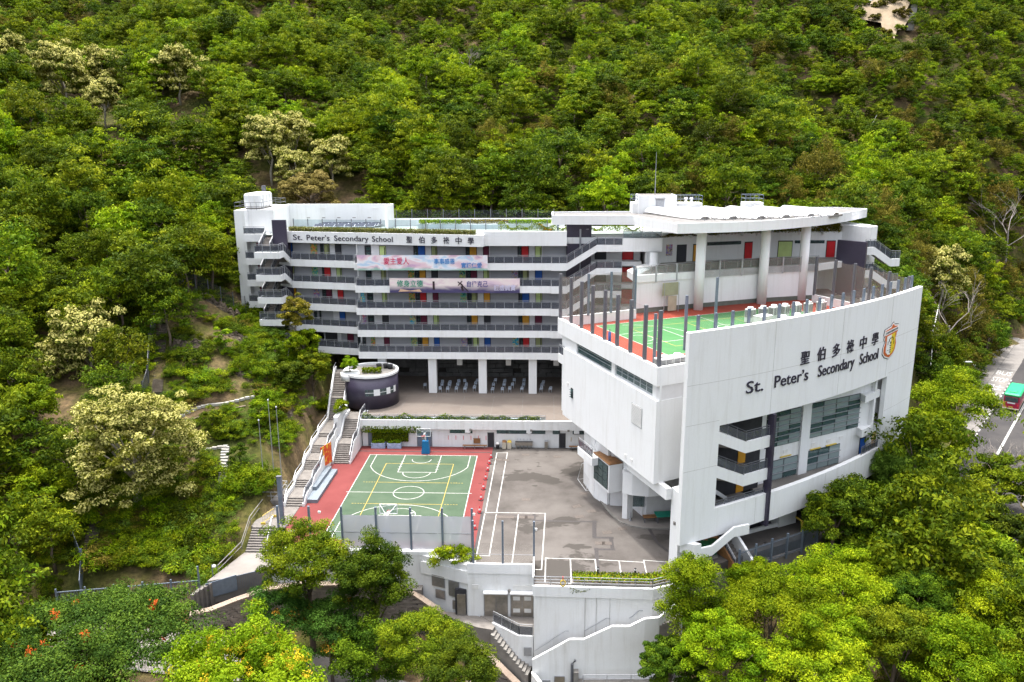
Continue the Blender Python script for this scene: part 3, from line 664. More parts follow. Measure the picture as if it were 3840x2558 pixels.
# ---- rear part of wing: wall behind court, deck, upper storey ----
pw(IW,18.38,22.48,.3,'court_back_wall',M['white'],hall)
pw(IW,18.39,19.0,-.012,'wall_skirting',simple('skirting_dark',(.12,.13,.11),.8),hall)
dk=[(11.6,103.0),(20.3,106.8),(30.2,111.0),(38.5,113.6),(43,117),(44,121),(33.7,121),(16.6,115.1),(13.8,113.6),(11.0,108)]
MB().prism(dk,22.48,23.4).build('deck_slab',M['white'],hall)
MB().prism([(12.2,104.2),(20.3,107.6),(30.2,111.8),(38.3,114.2),(42.6,117.2),(43.6,120.8),(33.7,120.7),(16.6,114.9)],23.38,23.42).build('deck_floor',M['paving'],hall)
for a,b in zip(IW,IW[1:]):
    railing(fr2(a,b),0,math.dist(a,b),.1,23.4,hall,glass=M['glass_clear'],pan=2.3,h=1.2)
for k,(x,y) in enumerate([(11.6,103.2),(14.4,104.4),(17.3,105.7),(20.3,107),(23.5,108.4),(26.8,109.8),(30.2,111.2),(33,112.1),(35.8,113)]): MB().box(x-.1,x+.1,y-.28,y-.06,22.4,24.7).build('fence_post',M['rail'],hall)
for x,y in ((24,121.5),(33.5,124),(42,124.5)):
    MB().box(x-.4,x+.4,y-.4,y+.4,27.2,29.05).build('roof_post',M['white'],hall)
for x,y in ((20.4,105.9),(29.9,110.2),(36.2,113.2),(15.2,112.6)):
    MB().lathe((x,y,18.38),[(.64,0),(.64,10.7 if x>16 else 6.8)],24).build('round_column',M['white'],hall,True)
UW=[(14.2,113.9),(16.6,114.8),(33.7,120.7),(44,121.0)]
pw(UW,23.4,27.25,.3,'upper_wall',M['white'],hall)
UF=fr2(UW[1],UW[2])
def upd(F,u0,u1,k,z=23.42):
    f=MB().fbox(F,u0-.08,u1+.08,-.06,0,z,z+2.5).build('door_frame',M['frame_black'],hall); MB().fbox(F,u0,u1,-.1,-.062,z+.02,z+2.35).build('door',M['door_'+k],f)
upd(UF,2.4,3.8,'d'); upd(UF,5.0,6.3,'o'); upd(UF,13.5,14.7,'r')
U2=fr2(UW[2],UW[3]); upd(U2,1.0,3.0,'g'); upd(U2,8.2,9.4,'r')
for u0,u1 in ((7.2,12.8),):
    f=MB().fbox(UF,u0,u1,-.06,0,25.6,26.1).build('strip_window',M['frame_black'],hall)
    for k in range(5): MB().fbox(UF,u0+.05+k*1.12,u0+1.08+k*1.12,-.085,-.062,25.65,26.05).build('pane',M['glass_win'],f)
f=MB().fbox(U2,3.4,7.8,-.06,0,25.5,25.95).build('strip_window',M['frame_black'],hall)
for k in range(4): MB().fbox(U2,3.45+k*1.1,4.45+k*1.1,-.085,-.062,25.55,25.9).build('pane',M['glass_win'],f)
for F,u in ((UF,4.5),(UF,9.0),(UF,12.9),(UF,15.5),(U2,4),(U2,7.5)):
    p_=F.p(u,-.06,27.0); MB().lathe(p_,[(.25,-.2),(.25,.2)],10).build('wall_lamp',M['ac'],hall)
f=MB().fbox(UF,.6,1.6,-.06,0,24.4,26.0).build('poster',MUR[3],hall)
MB().prism([(14.4,115.2),(16.6,115.2),(33.7,121.05),(44,121.3),(44,131),(14.4,131.5)],3,27.2).build('rear_core',M['white'],hall)
# lower doorway zone at right end of court
MB().prism([(30.6,111.8),(38.3,114.0),(42.6,117),(42.6,121),(33,121)],18.38,18.6).build('porch_floor',M['paving'],hall)
# ---- canopy roof ----
cp=[(.79,120.2),(.77,113.89),(12.12,113.16),(16.47,101.46),(22.0,102.9),(25,103.85),(27.68,104.94),(31,107.0),(34.22,109.33),(37.2,111.7),(39.89,114.1),(44.6,119.4),(48.9,125.0),(45.1,128.2),(30,127),(16.5,121)]
MB().prism(cp,29.0,29.5).build('canopy_slab',M['white'],hall)
def ringpoly(poly,th,z0,z1,name,mat,parent):
    cx=sum(p[0] for p in poly)/len(poly); cy=sum(p[1] for p in poly)/len(poly); mb=MB()
    n=len(poly)
    def inner(i):
        a,b,c=Vector(poly[i-1]),Vector(poly[i]),Vector(poly[(i+1)%n])
        d1=(b-a).normalized(); d2=(c-b).normalized(); n1=Vector((-d1.y,d1.x)); n2=Vector((-d2.y,d2.x)); m=(n1+n2).normalized()
        return b+m*th/max(.4,m.dot(n1))
    inn=[inner(i) for i in range(n)]
    for i in range(n):
        j=(i+1)%n; a,b=poly[i],poly[j]; c,d=inn[j],inn[i]
        mb.hexa([(*a,z0),(*b,z0),(*c,z0),(*d,z0),(*a,z1),(*b,z1),(*c,z1),(*d,z1)])
    return mb.build(name,mat,parent)
ringpoly(cp,.22,29.5,30.3,'canopy_fascia',M['white'],hall)
ringpoly([(x*.996+.06,y*.998+.25) for x,y in cp],.06,29.5,30.1,'canopy_gutter',M['concrete_dark'],hall)
inn=[(1.2,119.9),(1.2,114.2),(12.4,113.5),(16.8,102.0),(22,103.3),(27.5,105.3),(34,109.7),(39.6,114.5),(48.4,125),(45,127.8),(30,126.5),(16.7,120.7)]
MB().prism(inn,29.49,30.14).build('canopy_roof_finish',simple('roof_felt',(.16,.155,.15),.9,.25,1.2),hall)
for k,(bx_,by) in enumerate(((15.6,118.6),(19.4,118.9),(23.2,119.2),(27.0,119.5),(30.9,119.8),(35.0,120.2))):
    d=Vector((5.6,-10.2-(k>2)*(-1.5*(k-2)),0)); L=d.length; F=Fr(bx_,by,math.degrees(math.atan2(d.y,d.x))); mb=MB(); n=8
    vs=[]; st=[(0,1.0,.2),(L*.5,1.0,.1),(L-.9,1.0,0),(L-.35,.86,-.02),(L,.55,-.04)]
    for e,sc_,dz in st:
        for j in range(n+1):
            t=math.pi*j/n; vs.append(F.p(e,1.55*sc_*math.cos(t),30.22+dz+.78*sc_*math.sin(t)))
    fs=[(q*(n+1)+j,q*(n+1)+j+1,(q+1)*(n+1)+j+1,(q+1)*(n+1)+j) for q in range(4) for j in range(n)]+[tuple(range(n+1)),tuple(range(5*n+4,4*n+3,-1))]
    mb.add(vs,fs); mb.build('barrel_skylight',M['awning'],hall,True)
    MB().fbox(F,-.1,L+.1,-1.7,1.7,30.0,30.26).build('skylight_kerb',M['concrete'],hall)
    if k<5:
        g=MB()
        for j in range(3):
            p_=F.p(L+.3+j*.1,-1.6+j*1.6); g.tube([(p_[0],p_[1],30.1),(p_[0],p_[1],31.0)],.04,5); g.tube([(p_[0],p_[1],30.95),(p_[0]+.9,p_[1]-.9,30.2)],.05,5)
        g.build('maintenance_rail',M['steel'],hall)
# plant rooms on the canopy
MB().box(13.4,18.9,118.2,122.6,29.4,32.75).build('plant_room',M['white'],hall); MB().box(13.65,18.65,118.45,122.35,32.7,32.78).build('plant_room_roof',M['concrete_dark'],hall)
MB().box(12.6,13.39,119,122.6,29.4,31.6).build('plant_room',M['white'],hall)
MB().box(15.9,17.1,118.1,118.2,30.9,32.2).build('plant_window',M['rail'],hall); MB().box(15.75,17.25,117.95,118.2,32.25,32.33).build('plant_window_hood',M['concrete'],hall)
MB().box(19.3,23.0,120,123,29.4,31.5).build('plant_room',M['white'],hall); MB().box(29.3,32.0,120.5,123.2,29.4,31.55).build('plant_room',M['white'],hall)
def cage(x0,x1,y0,y1,z0,h,parent,mat='steel_blue',n=4):
    mb=MB()
    for z in (z0+h*.5,z0+h):
        for a,b in (((x0,y0),(x1,y0)),((x1,y0),(x1,y1)),((x1,y1),(x0,y1)),((x0,y1),(x0,y0))): mb.tube([(*a,z),(*b,z)],.03,5)
    for i in range(n+1):
        for y in (y0,y1): x=x0+(x1-x0)*i/n; mb.tube([(x,y,z0),(x,y,z0+h)],.03,5)
    return mb.build('guard_rail',M[mat],parent)
cage(19.35,22.95,120.05,122.95,31.5,1.1,hall); cage(29.35,31.95,120.55,123.1,31.55,1.1,hall); cage(12.65,13.35,119.05,122.5,31.6,1.1,hall,n=1)
for x in (20.7,21.5): MB().lathe((x,121,31.5),[(.18,0),(.18,.5),(.28,.55),(.25,.8)],10).build('vent_cowl',M['ac'],hall)
MB().tube([(15.9,119.5,32.7),(15.9,119.5,36),(15.9,119.5,38.9)],.07,6,.025).build('lightning_mast',M['rail'],hall)
# right exterior stair
MB().prism([(42.2,117.6),(45.2,114.6),(45.5,114.9),(42.5,117.9)],18.4,26.4).build('stair_panel',M['purple'],hall)
MB().prism([(44.0,121.0),(46.9,118),(48.5,119.5),(46,128),(44,128)],3,28.2).build('stair_core',M['white'],hall)
for dz in (0,-3.32,-6.64):
    F=fr2((45.6,115.8),(50.6,117.2))
    mb=MB().fbox(F,0,1.5,0,.25,24.4+dz,25.5+dz).fbox(F,1.5,4.4,0,.25,24.4+dz,25.5+dz,22.6+dz,23.7+dz).fbox(F,4.4,5.9,0,.25,22.6+dz,23.7+dz); mb.build('stair_stringer',M['white'],hall)
    mb=MB().fbox(F,1.5,4.4,.25,1.7,24.6+dz,25.2+dz,22.8+dz,23.4+dz).fbox(F,4.4,5.9,.25,1.7,22.8+dz,23.4+dz).fbox(F,0,1.5,.25,1.7,24.6+dz,25.2+dz); mb.build('stair_flight',M['step'],hall)
    railing(F,0,1.5,.1,25.5+dz,hall,pan=.8); railing(F,1.5,4.4,.1,25.5+dz,hall,za=23.7+dz,pan=1); railing(F,4.4,5.9,.1,23.7+dz,hall,pan=.8)
# ---- roof court ----
dkp=[HF.p(.4,.4)[:2],h2(31,.4),SP0(34,.8),SP0(39.6,.8),(39.4,113.3)]+[(x,y-.05) for x,y in IW[::-1]]+[(2.1,94.6)]
MB().prism(dkp,18.37,18.40).build('roof_court_floor',M['roof_red'],hall)
RF=Fr(6.2,95.6,25.5)     # court corner, u along its length
def rp(u,v): return RF.p(u,v)[:2]
MB().prism([rp(0,0),rp(29,0),rp(29,-15.5),rp(0,-15.5)],18.40,18.407).build('roof_court_surface',M['roof_green'],hall)
mb=MB()
def rl(a,b,w=.1): line(mb,rp(*a),rp(*b),w,18.413)
for a,b in (((0,0),(29,0)),((0,0),(0,-15.5)),((0,-15.5),(29,-15.5)),((29,0),(29,-15.5)),((14.5,0),(14.5,-15.5)),((0,-5.2),(6.3,-5.2)),((0,-10.3),(6.3,-10.3)),((6.3,-5.2),(6.3,-10.3))): rl(a,b)
for c_,r_,a0,a1 in (((14.5,-7.75),1.9,0,360),((1.4,-7.75),1.5,-90,90),((1.2,-7.75),7.0,-75,75)): arc(mb,rp(*c_),r_,a0+25.5,a1+25.5,32,.1,18.413)
mb.build('roof_court_white_lines',M['court_line'],hall)
mb=MB()
for a,b in (((3,-3),(26,-3)),((3,-12.5),(26,-12.5)),((3,-3),(3,-12.5)),((11,-3),(11,-12.5)),((18,-3),(18,-12.5))): rl(a,b,.08)
mb.build('roof_court_yellow_lines',M['yellow_line'],hall)
# far parapets of the roof court
pw([(1.6,94.9),(6,97.0),(11.5,100.0)],18.38,19.6,.3,'roof_parapet',M['white_old'],hall)
pw([(37.2,111.5),(40.9,104),(42.7,94.6)],18.38,19.5,.3,'roof_parapet',M['white_old'],hall)
# fence: thing with posts and nets
fen=thing('roof_court_fence','tall grey-post net fence around the green rooftop court','fence',(5,85,19.6))
fp=[(1.75,94.5),(2.95,91.7),(4.05,89.0),(5.15,86.3),(6.3,83.5),(7.4,80.8),(8.5,78.1),(9.6,75.4),(10.65,72.9)]
me=MB().box(-.17,.17,-.13,.13,0,5.4).mesh('post',M['steel'])
for x,y in fp: inst('post',me,(x,y,19.6),R_(22),fen)
me2=MB().box(-.13,.13,-.1,.1,0,5.2).mesh('post',M['steel_blue'])
far=[(1.75,94.5),(5.2,96.5),(8.1,98.2),(11.3,100.2),(11.4,103.0)]
for x,y in far[1:]: inst('post',me2,(x,y,19.5),R_(25),fen)
spost=[SP(1.5+s*2.05,.75,0)[:2] for s in range(19)]
for x,y in spost: inst('post',me2,(x,y,19.85),R_(35),fen)
rpost=[(42.6,94.4),(41.8,98.0),(41.0,101.6),(40.2,104.8),(38.9,108.2),(37.4,111.3)]
for x,y in rpost: inst('post',me,(x,y,19.4),R_(20),fen)
inst('post',me2,(14.95,83.95,18.38),0,fen,(1.2,1.2,1.15)); inst('post',me2,(20.3,94.4,18.38),0,fen,(1.2,1.2,1.2)); inst('post',me2,(10.4,74.4,18.4),0,fen,(1.1,1.1,1.15))
def nets(pts,z0,z1):
    for a,b in zip(pts,pts[1:]):
        F=fr2(a,b); L=math.dist(a,b); MB().add([F.p(.1,0,z0),F.p(L-.1,0,z0),F.p(L-.1,0,z1),F.p(L/2,0,z1-.12),F.p(.1,0,z1)],[(0,1,2,3,4)]).build('net_panel',M['net'],fen)
M['net_thin']=netmat('thin_net',(.3,.27,.22),.88)
nets(far,19.6,24.6); nets(rpost,19.5,24.6)
def nets2(pts,z0,z1):
    for a,b in zip(pts,pts[1:]):
        F=fr2(a,b); L=math.dist(a,b); MB().add([F.p(.1,0,z0),F.p(L-.1,0,z0),F.p(L-.1,0,z1),F.p(.1,0,z1)],[(0,1,2,3)]).build('net_panel',M['net_thin'],fen)
nets2(fp,19.6,24.9); nets2(spost,19.9,24.9); nets([(11.4,103.0)]+[(x,y-.2) for x,y in IW[1:]]+[(37.4,111.3)],22.5,24.6)
# air-conditioning condensers
def ac(x,y,a,label,w=1.0,d=.8,h=1.75,z=18.4,big=True):
    t=thing('condenser_unit',label,'air conditioner',(x,y,z),'condensers beside the roof court')
    F=Fr(x,y,a)
    b=MB().fbox(F,-w/2,w/2,-d/2,d/2,z+.05,z+h).build('casing',M['ac'],t,bevel=.03)
    g=MB()
    for k in range(9):
        zz=z+h*.42+k*h*.058; g.fbox(F,-w/2+.08,-.04,-d/2-.02,-d/2-.001,zz,zz+.05); g.fbox(F,.04,w/2-.08,-d/2-.02,-d/2-.001,zz,zz+.05); g.fbox(F,-w/2-.02,-w/2-.001,-d/2+.06,d/2-.06,zz,zz+.05)
    g.build('grille',M['dark_int'],t)
    MB().lathe((x,y,z+h),[(.36,0),(.38,.12),(.34,.22),(.3,.23)],14).build('fan_shroud',M['ac'],t,True)
    MB().fbox(F,-w/2,w/2,-d/2,d/2,z,z+.05).build('base',M['concrete'],t)
    return t
for k,(x,y) in enumerate(((25.3,97.9),(27.1,98.7),(28.6,99.4),(30.2,100.2),(31.9,101.0),(33.6,101.8),(35.6,102.8))): ac(x,y,38,'tall white condenser with top fan in the back row on the rooftop',1.15 if k%2==0 else .95)
for x,y in ((28.6,95.2),(30.6,96.4)): ac(x,y,38,'low white condenser with top fan in front of the taller row',1.3,.8,1.3)
for k,(u,v) in enumerate(((1.4,1.0),(3.1,1.0))):
    x,y=h2(u,v); ac(x,y,27,'pale square condenser beside the parapet corner behind a steel post',1.5,1.0,1.75)
wb=thing('equipment_box','plain white cabinet among the rooftop condensers','cabinet',(25.8,93.9,18.4)); F=Fr(25.8,93.9,38)
MB().fbox(F,-1,1,-.6,.6,18.4,20.1).build('cabinet_body',M['ac'],wb,bevel=.03); MB().fbox(F,-1.05,1.05,-.65,.65,20.1,20.16).build('cabinet_lid',M['awning'],wb); MB().fbox(F,-.9,-.1,-.63,-.602,18.6,19.9).build('cabinet_door',M['ac'],wb)
# roof-court hoop stand (seen from its padded back)
rb=thing('roof_practice_board','net-covered goal board against the rooftop court wall','goal board',(15.5,103.6,18.4))
F=Fr(15.3,103.9,24); MB().fbox(F,0,2.4,0,.06,20.6,22.3).build('board',simple('olive_netting',(.3,.3,.2),.9),rb); MB().fbox(F,.9,2.2,-.02,.04,18.5,20.5).build('mat',simple('beige_mat',(.4,.34,.25),.9),rb)
g=MB()
for u in (.1,2.3): p_=F.p(u,-.3); g.tube([(*p_[:2],18.4),(*p_[:2],22.3)],.04,6)
g.build('frame',M['rail'],rb)
rp_=thing('padded_post','blue padded volleyball post at the rooftop court corner','post',(6.6,83.6,18.4))
MB().lathe((6.9,84.2,18.4),[(.16,0),(.16,1.9)],10).build('pad',simple('navy_pad',(.01,.05,.2),.5),rp_,True); MB().lathe((6.9,84.2,20.3),[(.05,0),(.05,.4)],8).build('pole',M['rail'],rp_)
# ---------------- signs, crest, banners ----------------
nm=lambda u,z,d: NF.p(u,-.06-d*.6,z)
for t,a,b in (('St.',2.5,4.0),("Peter’s",4.72,8.4),('Secondary',9.15,14.55),('School',15.1,18.3)): letter('sign_word',t,nm,a,b,26.42,.8,M['letter'],blk)
for t,u in zip('聖伯多祿中學',(20.84,22.72,24.6,26.41,28.24,30.05)): letter('sign_character',t,nm,u-.45,u+.45,26.35,.92,M['letter'],blk,True)
sm=lambda s,z,d: SP(s,-.06-d*1.0,z)
for t,a,b in (('St.',7.1,9.35),("Peter’s",10.9,15.9),('Secondary',17.5,24.0),('School',25.1,29.1)): letter('sign_word',t,sm,a,b,17.02,1.2,M['letter'],hall)
for k,t in enumerate('聖伯多祿中學'): s=15.2+2.57*k; letter('sign_character',t,sm,s-.68,s+.68,18.72,1.32,M['letter'],hall,True)
# crest: shield on the screen wall
crest=thing('school_crest','orange, white and yellow shield crest on the curved screen wall','crest',SP(31.8,0,16.6))
def plate(name,pts,off,mat,parent,th=.05):
    n=len(pts); mb=MB(); mb.add([SP(s,-off-th,z) for s,z in pts]+[SP(s,-off,z) for s,z in pts],[tuple(range(n)),tuple(range(2*n-1,n-1,-1))]+[(i,n+i,n+(i+1)%n,(i+1)%n) for i in range(n)]); return mb.build(name,mat,parent)
CW=simple('crest_white',(.75,.75,.74),.5,.03); CO=simple('crest_orange',(.55,.12,.03),.5,.06); CYe=simple('crest_yellow',(.7,.52,.03),.5,.05); CK=simple('crest_black',(.02,.02,.025),.5,.1)
def scl(pts,k,c=(31.8,18.5)): return [(c[0]+(s-c[0])*k,c[1]+(z-c[1])*k) for s,z in pts]
out=[(31.8,16.5),(32.7,16.85),(33.25,17.3),(33.4,18.1),(33.1,18.8),(33.3,19.15),(33.25,19.4),(33.55,19.55),(33.55,20.2),(32.5,20.35),(32.25,20.6),(31.9,20.5),(31.75,20.25),(30.2,20.0),(30.05,19.35),(30.3,19.25),(30.2,18.9),(30.5,18.6),(30.15,18.0),(30.15,17.3),(30.7,16.85)]
plate('crest_back',scl(out,1.04),.01,CK,crest,.03); plate('crest_border',out,.04,CW,crest,.03); plate('crest_shield',scl(out,.92),.07,CO,crest,.03)
plate('crest_scroll',[(30.2,19.35),(33.5,19.62),(33.5,20.05),(30.25,19.8)],.10,CW,crest,.02)
plate('crest_field_white',[(30.75,17.45),(31.3,17.05),(31.85,17.0),(31.85,19.3),(30.8,19.2)],.10,CW,crest,.02)
plate('crest_field_yellow',[(31.85,17.0),(32.4,17.15),(32.9,17.5),(32.8,19.4),(31.85,19.3)],.10,CYe,crest,.02)
mb=MB()
for s,z,w_,h_ in ((31.6,17.25,.35,.12),(31.55,17.5,.45,.1),(31.65,17.75,.3,.1),(31.6,18.0,.42,.1),(31.65,18.25,.3,.25),(31.3,18.55,.18,.3),(31.5,18.85,.3,.12),(31.9,18.9,.35,.12),(32.25,18.6,.16,.3),(31.05,18.2,.12,.4),(32.5,18.1,.12,.4),(31.0,17.55,.35,.05),(32.4,17.6,.3,.05)):
    m=arcbox(s,s+w_,-.135,-.122,z,z+h_); mb.add(m.v,m.f)
for k in range(9): m=arcbox(30.45+k*.33,30.65+k*.33,-.135,-.122,19.5+k*.027,19.72+k*.027); mb.add(m.v,m.f)
mb.build('crest_emblem_lines',CK,crest)
# banners
def banner_mat(name,stops,scale,low):
    m,nt,bs=newmat(name); g=N(nt,'ShaderNodeNewGeometry'); sp=N(nt,'ShaderNodeSeparateXYZ'); nt.links.new(g.outputs['Position'],sp.inputs[0])
    n=N(nt,'ShaderNodeTexNoise'); n.inputs['Scale'].default_value=scale; n.inputs['Detail'].default_value=4; n.inputs['Distortion'].default_value=.6
    mp=N(nt,'ShaderNodeMapping'); mp.inputs['Scale'].default_value=(1,1,2.2); nt.links.new(g.outputs['Position'],mp.inputs[0]); nt.links.new(mp.outputs[0],n.inputs['Vector'])
    c=ramp(nt,n.outputs['Fac'],stops)
    # lower edge band of the printed landscape
    ad=N(nt,'ShaderNodeMath'); ad.operation='MULTIPLY_ADD'; nt.links.new(n.outputs['Fac'],ad.inputs[0]); ad.inputs[1].default_value=1.6; nt.links.new(sp.outputs['Z'],ad.inputs[2])
    mr=N(nt,'ShaderNodeMapRange'); nt.links.new(ad.outputs[0],mr.inputs[0]); mr.inputs[1].default_value=low[0]; mr.inputs[2].default_value=low[1]; mr.inputs[3].default_value=1; mr.inputs[4].default_value=0
    nt.links.new(mixc(nt,mr.outputs[0],c,low[2]),bs.inputs['Base Color']); bs.inputs['Roughness'].default_value=.45; return m
b1=thing('banner','pastel sky banner with pink and blue characters on the top gallery','banner',(-17.9,113.35,22.5))
def cloth(x0,x1,z0,z1,y,mat,parent):
    mb=MB(); n=40
    vs=[(x0+(x1-x0)*i/n,y+.03*math.sin(i*1.3)+.02*math.sin(i*3.1+j),z0+(z1-z0)*j/3) for j in range(4) for i in range(n+1)]
    mb.add(vs,[(j*(n+1)+i,j*(n+1)+i+1,(j+1)*(n+1)+i+1,(j+1)*(n+1)+i) for j in range(3) for i in range(n)]); return mb.build('banner_cloth',mat,parent,True)
cloth(-27.3,-8.4,22.5,24.68,113.38,banner_mat('banner_sky_print',[(.3,(.5,.3,.5)),(.42,(.75,.55,.6)),(.52,(.8,.78,.82)),(.62,(.45,.62,.8)),(.75,(.75,.5,.62))],.35,(23.3,23.6,(.3,.5,.42))),b1)
bm=lambda x,z,d:(x,113.26-d*.1,z)
RED=simple('banner_pink_ink',(.62,.05,.13),.5,.02); BLU=simple('banner_blue_ink',(.02,.2,.52),.5,.02); GRN=simple('banner_green_ink',(.01,.25,.16),.5,.02); NAV=simple('banner_navy_ink',(.03,.03,.22),.5,.02)
letter('banner_text','愛主愛人',bm,-23.4,-19.7,23.35,.95,RED,b1,True); letter('banner_text','事事感恩',bm,-16.1,-13.1,23.42,.75,BLU,b1,True); letter('banner_text','實踐仁愛',bm,-12.2,-9.2,22.85,.75,BLU,b1,True)
b2=thing('banner','sunset banner with green and navy characters, open book and cross on the lower gallery','banner',(-13.2,113.35,19.2))
cloth(-22.7,-3.78,19.2,21.33,113.38,banner_mat('banner_sunset_print',[(.3,(.55,.4,.55)),(.45,(.75,.6,.62)),(.55,(.78,.7,.66)),(.7,(.6,.4,.5))],.3,(20.4,21.2,(.06,.05,.13))),b2)
letter('banner_text','修身立德',bm,-21.6,-17.8,20.12,.9,GRN,b2,True); letter('banner_text','自律克己',bm,-11.4,-8.4,20.12,.8,NAV,b2,True)
WHT=simple('banner_lilac_ink',(.6,.58,.75),.5,.02); letter('banner_text','謙虛誠實',bm,-7.5,-4.4,19.58,.8,WHT,b2,True)
BK=simple('book_print',(.6,.4,.28),.6,.15,3); mb=MB().add([(-21.4,113.27,19.35),(-19.7,113.27,19.45),(-18,113.27,19.35),(-18.3,113.27,19.75),(-19.7,113.27,19.55),(-21.1,113.27,19.78)],[(0,1,4,5),(1,2,3,4)]); mb.build('banner_book_print',BK,b2)
DK=simple('silhouette_print',(.04,.025,.03),.6,.05)
mb=MB()
for a,b,w_ in (((-12.7,20.3),(-12.1,20.95),.14),((-12.75,20.85),(-12.0,20.35),.14),((-12.3,20.5),(-11.2,19.4),.16),((-12.2,20.2),(-12.0,19.5),.3)):
    d=Vector((b[0]-a[0],0,b[1]-a[1])).normalized(); n_=Vector((-d.z,0,d.x))*w_/2; A_=Vector((a[0],113.27,a[1])); B_=Vector((b[0],113.27,b[1])); mb.add([A_-n_,B_-n_,B_+n_,A_+n_],[(0,1,2,3)])
mb.add([(-16.4,113.272,19.7),(-16.1,113.272,19.7),(-16.1,113.272,20.9),(-16.4,113.272,20.9)],[(0,1,2,3)]); mb.build('banner_cross_print',DK,b2)
# ---------------- roof garden of the classroom block ----------------
rf=thing('roof_terrace_fence','low grey-post glass fence around the block roof terrace','fence',(-20,127,27))
me=MB().box(-.06,.06,-.06,.06,0,1.6).mesh('post',M['steel'])
gp=MB().box(.08,2.35,-.01,.01,.15,1.45).mesh('glass_panel',M['glass_clear'])
pm=glassy('thin_glass',(.2,.22,.22),.95,.04,.2); gp.materials[0]=pm
for k in range(18):
    x=-41.0+k*2.42
    y=128.5-.09*(x+41)*.9 if x<2 else 125
    inst('post',me,(x,max(124.3,y),27.0),0,rf)
    if k<17: inst('glass_panel',gp,(x,max(124.3,y),27.0),R_(-3),rf)
for k in range(11):
    x=-24.8+k*2.6; inst('post',me,(x,131.9,28.2),0,rf)
    if k<10: inst('glass_panel',gp,(x,131.9,28.2),0,rf)
hp=thing('roof_planter','long curved white planter on the block roof with clipped hedges','planter',(-9.5,127.5,27))
pl=[]
for i in range(25):
    t=i/24; x=-20.6+21.5*t; pl.append((x,126.5+.35*math.sin(t*9)-(.0 if t>.05 else -1)))
MB().prism(pl+[(.9,130.4),(-20.2,130.4)],27.0,27.85).build('planter_wall',M['white'],hp)
# solar panels
SPm=simple('solar_cell',(.05,.05,.075),.15,.15,2,spec=.7); SW=simple('solar_frame_white',(.7,.7,.72),.4,.03)
spv=thing('solar_array','rows of tilted solar panels on the block roof','solar array',(-33,130,27))
pmesh=MB().hexa([(0,0,.35),(1.55,0,.35),(1.55,.95,.62),(0,.95,.62),(0,0,.4),(1.55,0,.4),(1.55,.95,.67),(0,.95,.67)]).mesh('solar_panel',SPm)
fm=MB().hexa([(-.06,-.05,.3),(1.61,-.05,.3),(1.61,1.0,.58),(-.06,1.0,.58),(-.06,-.05,.345),(1.61,-.05,.345),(1.61,1.0,.625),(-.06,1.0,.625)]).mesh('panel_frame',SW)
for r_ in range(3):
    for k in range(6): inst('solar_panel',pmesh,(-37.6+r_*.3+k*1.66,128.1+r_*1.15,27.0+r_*.05),0,spv); inst('panel_frame',fm,(-37.6+r_*.3+k*1.66,128.1+r_*1.15,27.0+r_*.05),0,spv)
# water tank on the stair tower
tk=thing('water_tank','white ribbed roof water tank inside a railing on the left stair tower','water tank',(-44.8,125,30.6))
tb=MB().box(-46.3,-43.7,121.6,127.2,30.8,33.0).build('tank_body',M['awning'],tk,bevel=.25); 
mb=MB()
for y in (123,124.4,125.8): mb.box(-46.36,-43.64,y-.05,y+.05,30.85,32.9)
for x in (-45.4,-44.6): mb.box(x-.05,x+.05,121.54,127.2,30.85,32.9)
mb.build('tank_rib',M['ac'],tk); MB().box(-46.2,-43.8,121.8,127,30.6,30.8).build('tank_plinth',M['concrete'],tk)
MB().tube([(-43.4,121.9,30.6),(-43.4,121.9,32.1),(-43.8,122.3,32.1)],.06,6).build('tank_pipe',M['rail'],tk)
cage(-47.2,-43.0,120.1,131.4,30.6,1.15,tk,'steel',5)
MB().box(-45.5,-44.9,127.6,128.0,30.6,33.9).build('tank_ladder_tower',M['steel'],tk)
# ---------------- court equipment ----------------
def hoop(x,y,s,label):
    t=thing('basketball_stand',label,'basketball hoop',(x,y,0))
    Z=lambda a,b,c:(x+a,y+s*b,c)
    MB().hexa([Z(-.55,0,.05),Z(.55,0,.05),Z(.55,1.1,.05),Z(-.55,1.1,.05),Z(-.4,.15,1.75),Z(.4,.15,1.75),Z(.4,.6,1.75),Z(-.4,.6,1.75)]).build('padded_base',M['blue_pad'],t)
    MB().tube([Z(0,.5,1.4),Z(0,.2,2.9),Z(0,-1.0,3.1)],.1,8).build('arm',M['awning'],t)
    MB().tube([Z(.35,1.0,.3),Z(.2,.3,2.6)],.07,6).build('strut',M['blue_pad'],t)
    y0=-1.0; fr=MB()
    for a,b in (((-.9,2.9),(.9,2.9)),((-.9,3.95),(.9,3.95)),((-.9,2.9),(-.9,3.95)),((.9,2.9),(.9,3.95))): fr.tube([Z(a[0],y0,a[1]),Z(b[0],y0,b[1])],.035,5)
    for a in (-.9,.9): fr.tube([Z(a,y0,3.95),Z(0,y0+.9,3.05)],.03,5)
    fr.build('backboard_frame',M['awning'],t)
    MB().add([Z(-.9,y0,2.9),Z(.9,y0,2.9),Z(.9,y0,3.95),Z(-.9,y0,3.95)],[(0,1,2,3)]).build('backboard',M['glass_clear'],t)
    rg=MB(); rg.tube([Z(.23*math.cos(k*math.pi/6),y0-.28+.23*math.sin(k*math.pi/6),3.05) for k in range(13)],.02,5); rg.tube([Z(0,y0-.05,3.05),Z(0,y0,3.05)],.04,5); rg.build('rim',M['orange'],t)
    MB().lathe(Z(0,y0-.28,2.65),[(.13,0),(.22,.38)],10).build('net',M['net'],t)
    return t
hoop(-15.95,99.0,1,'blue padded basketball stand with clear backboard by the green-planted wall')
hoop(-16.2,74.4,-1,'white-framed basketball backboard seen from behind over the frosted screen')
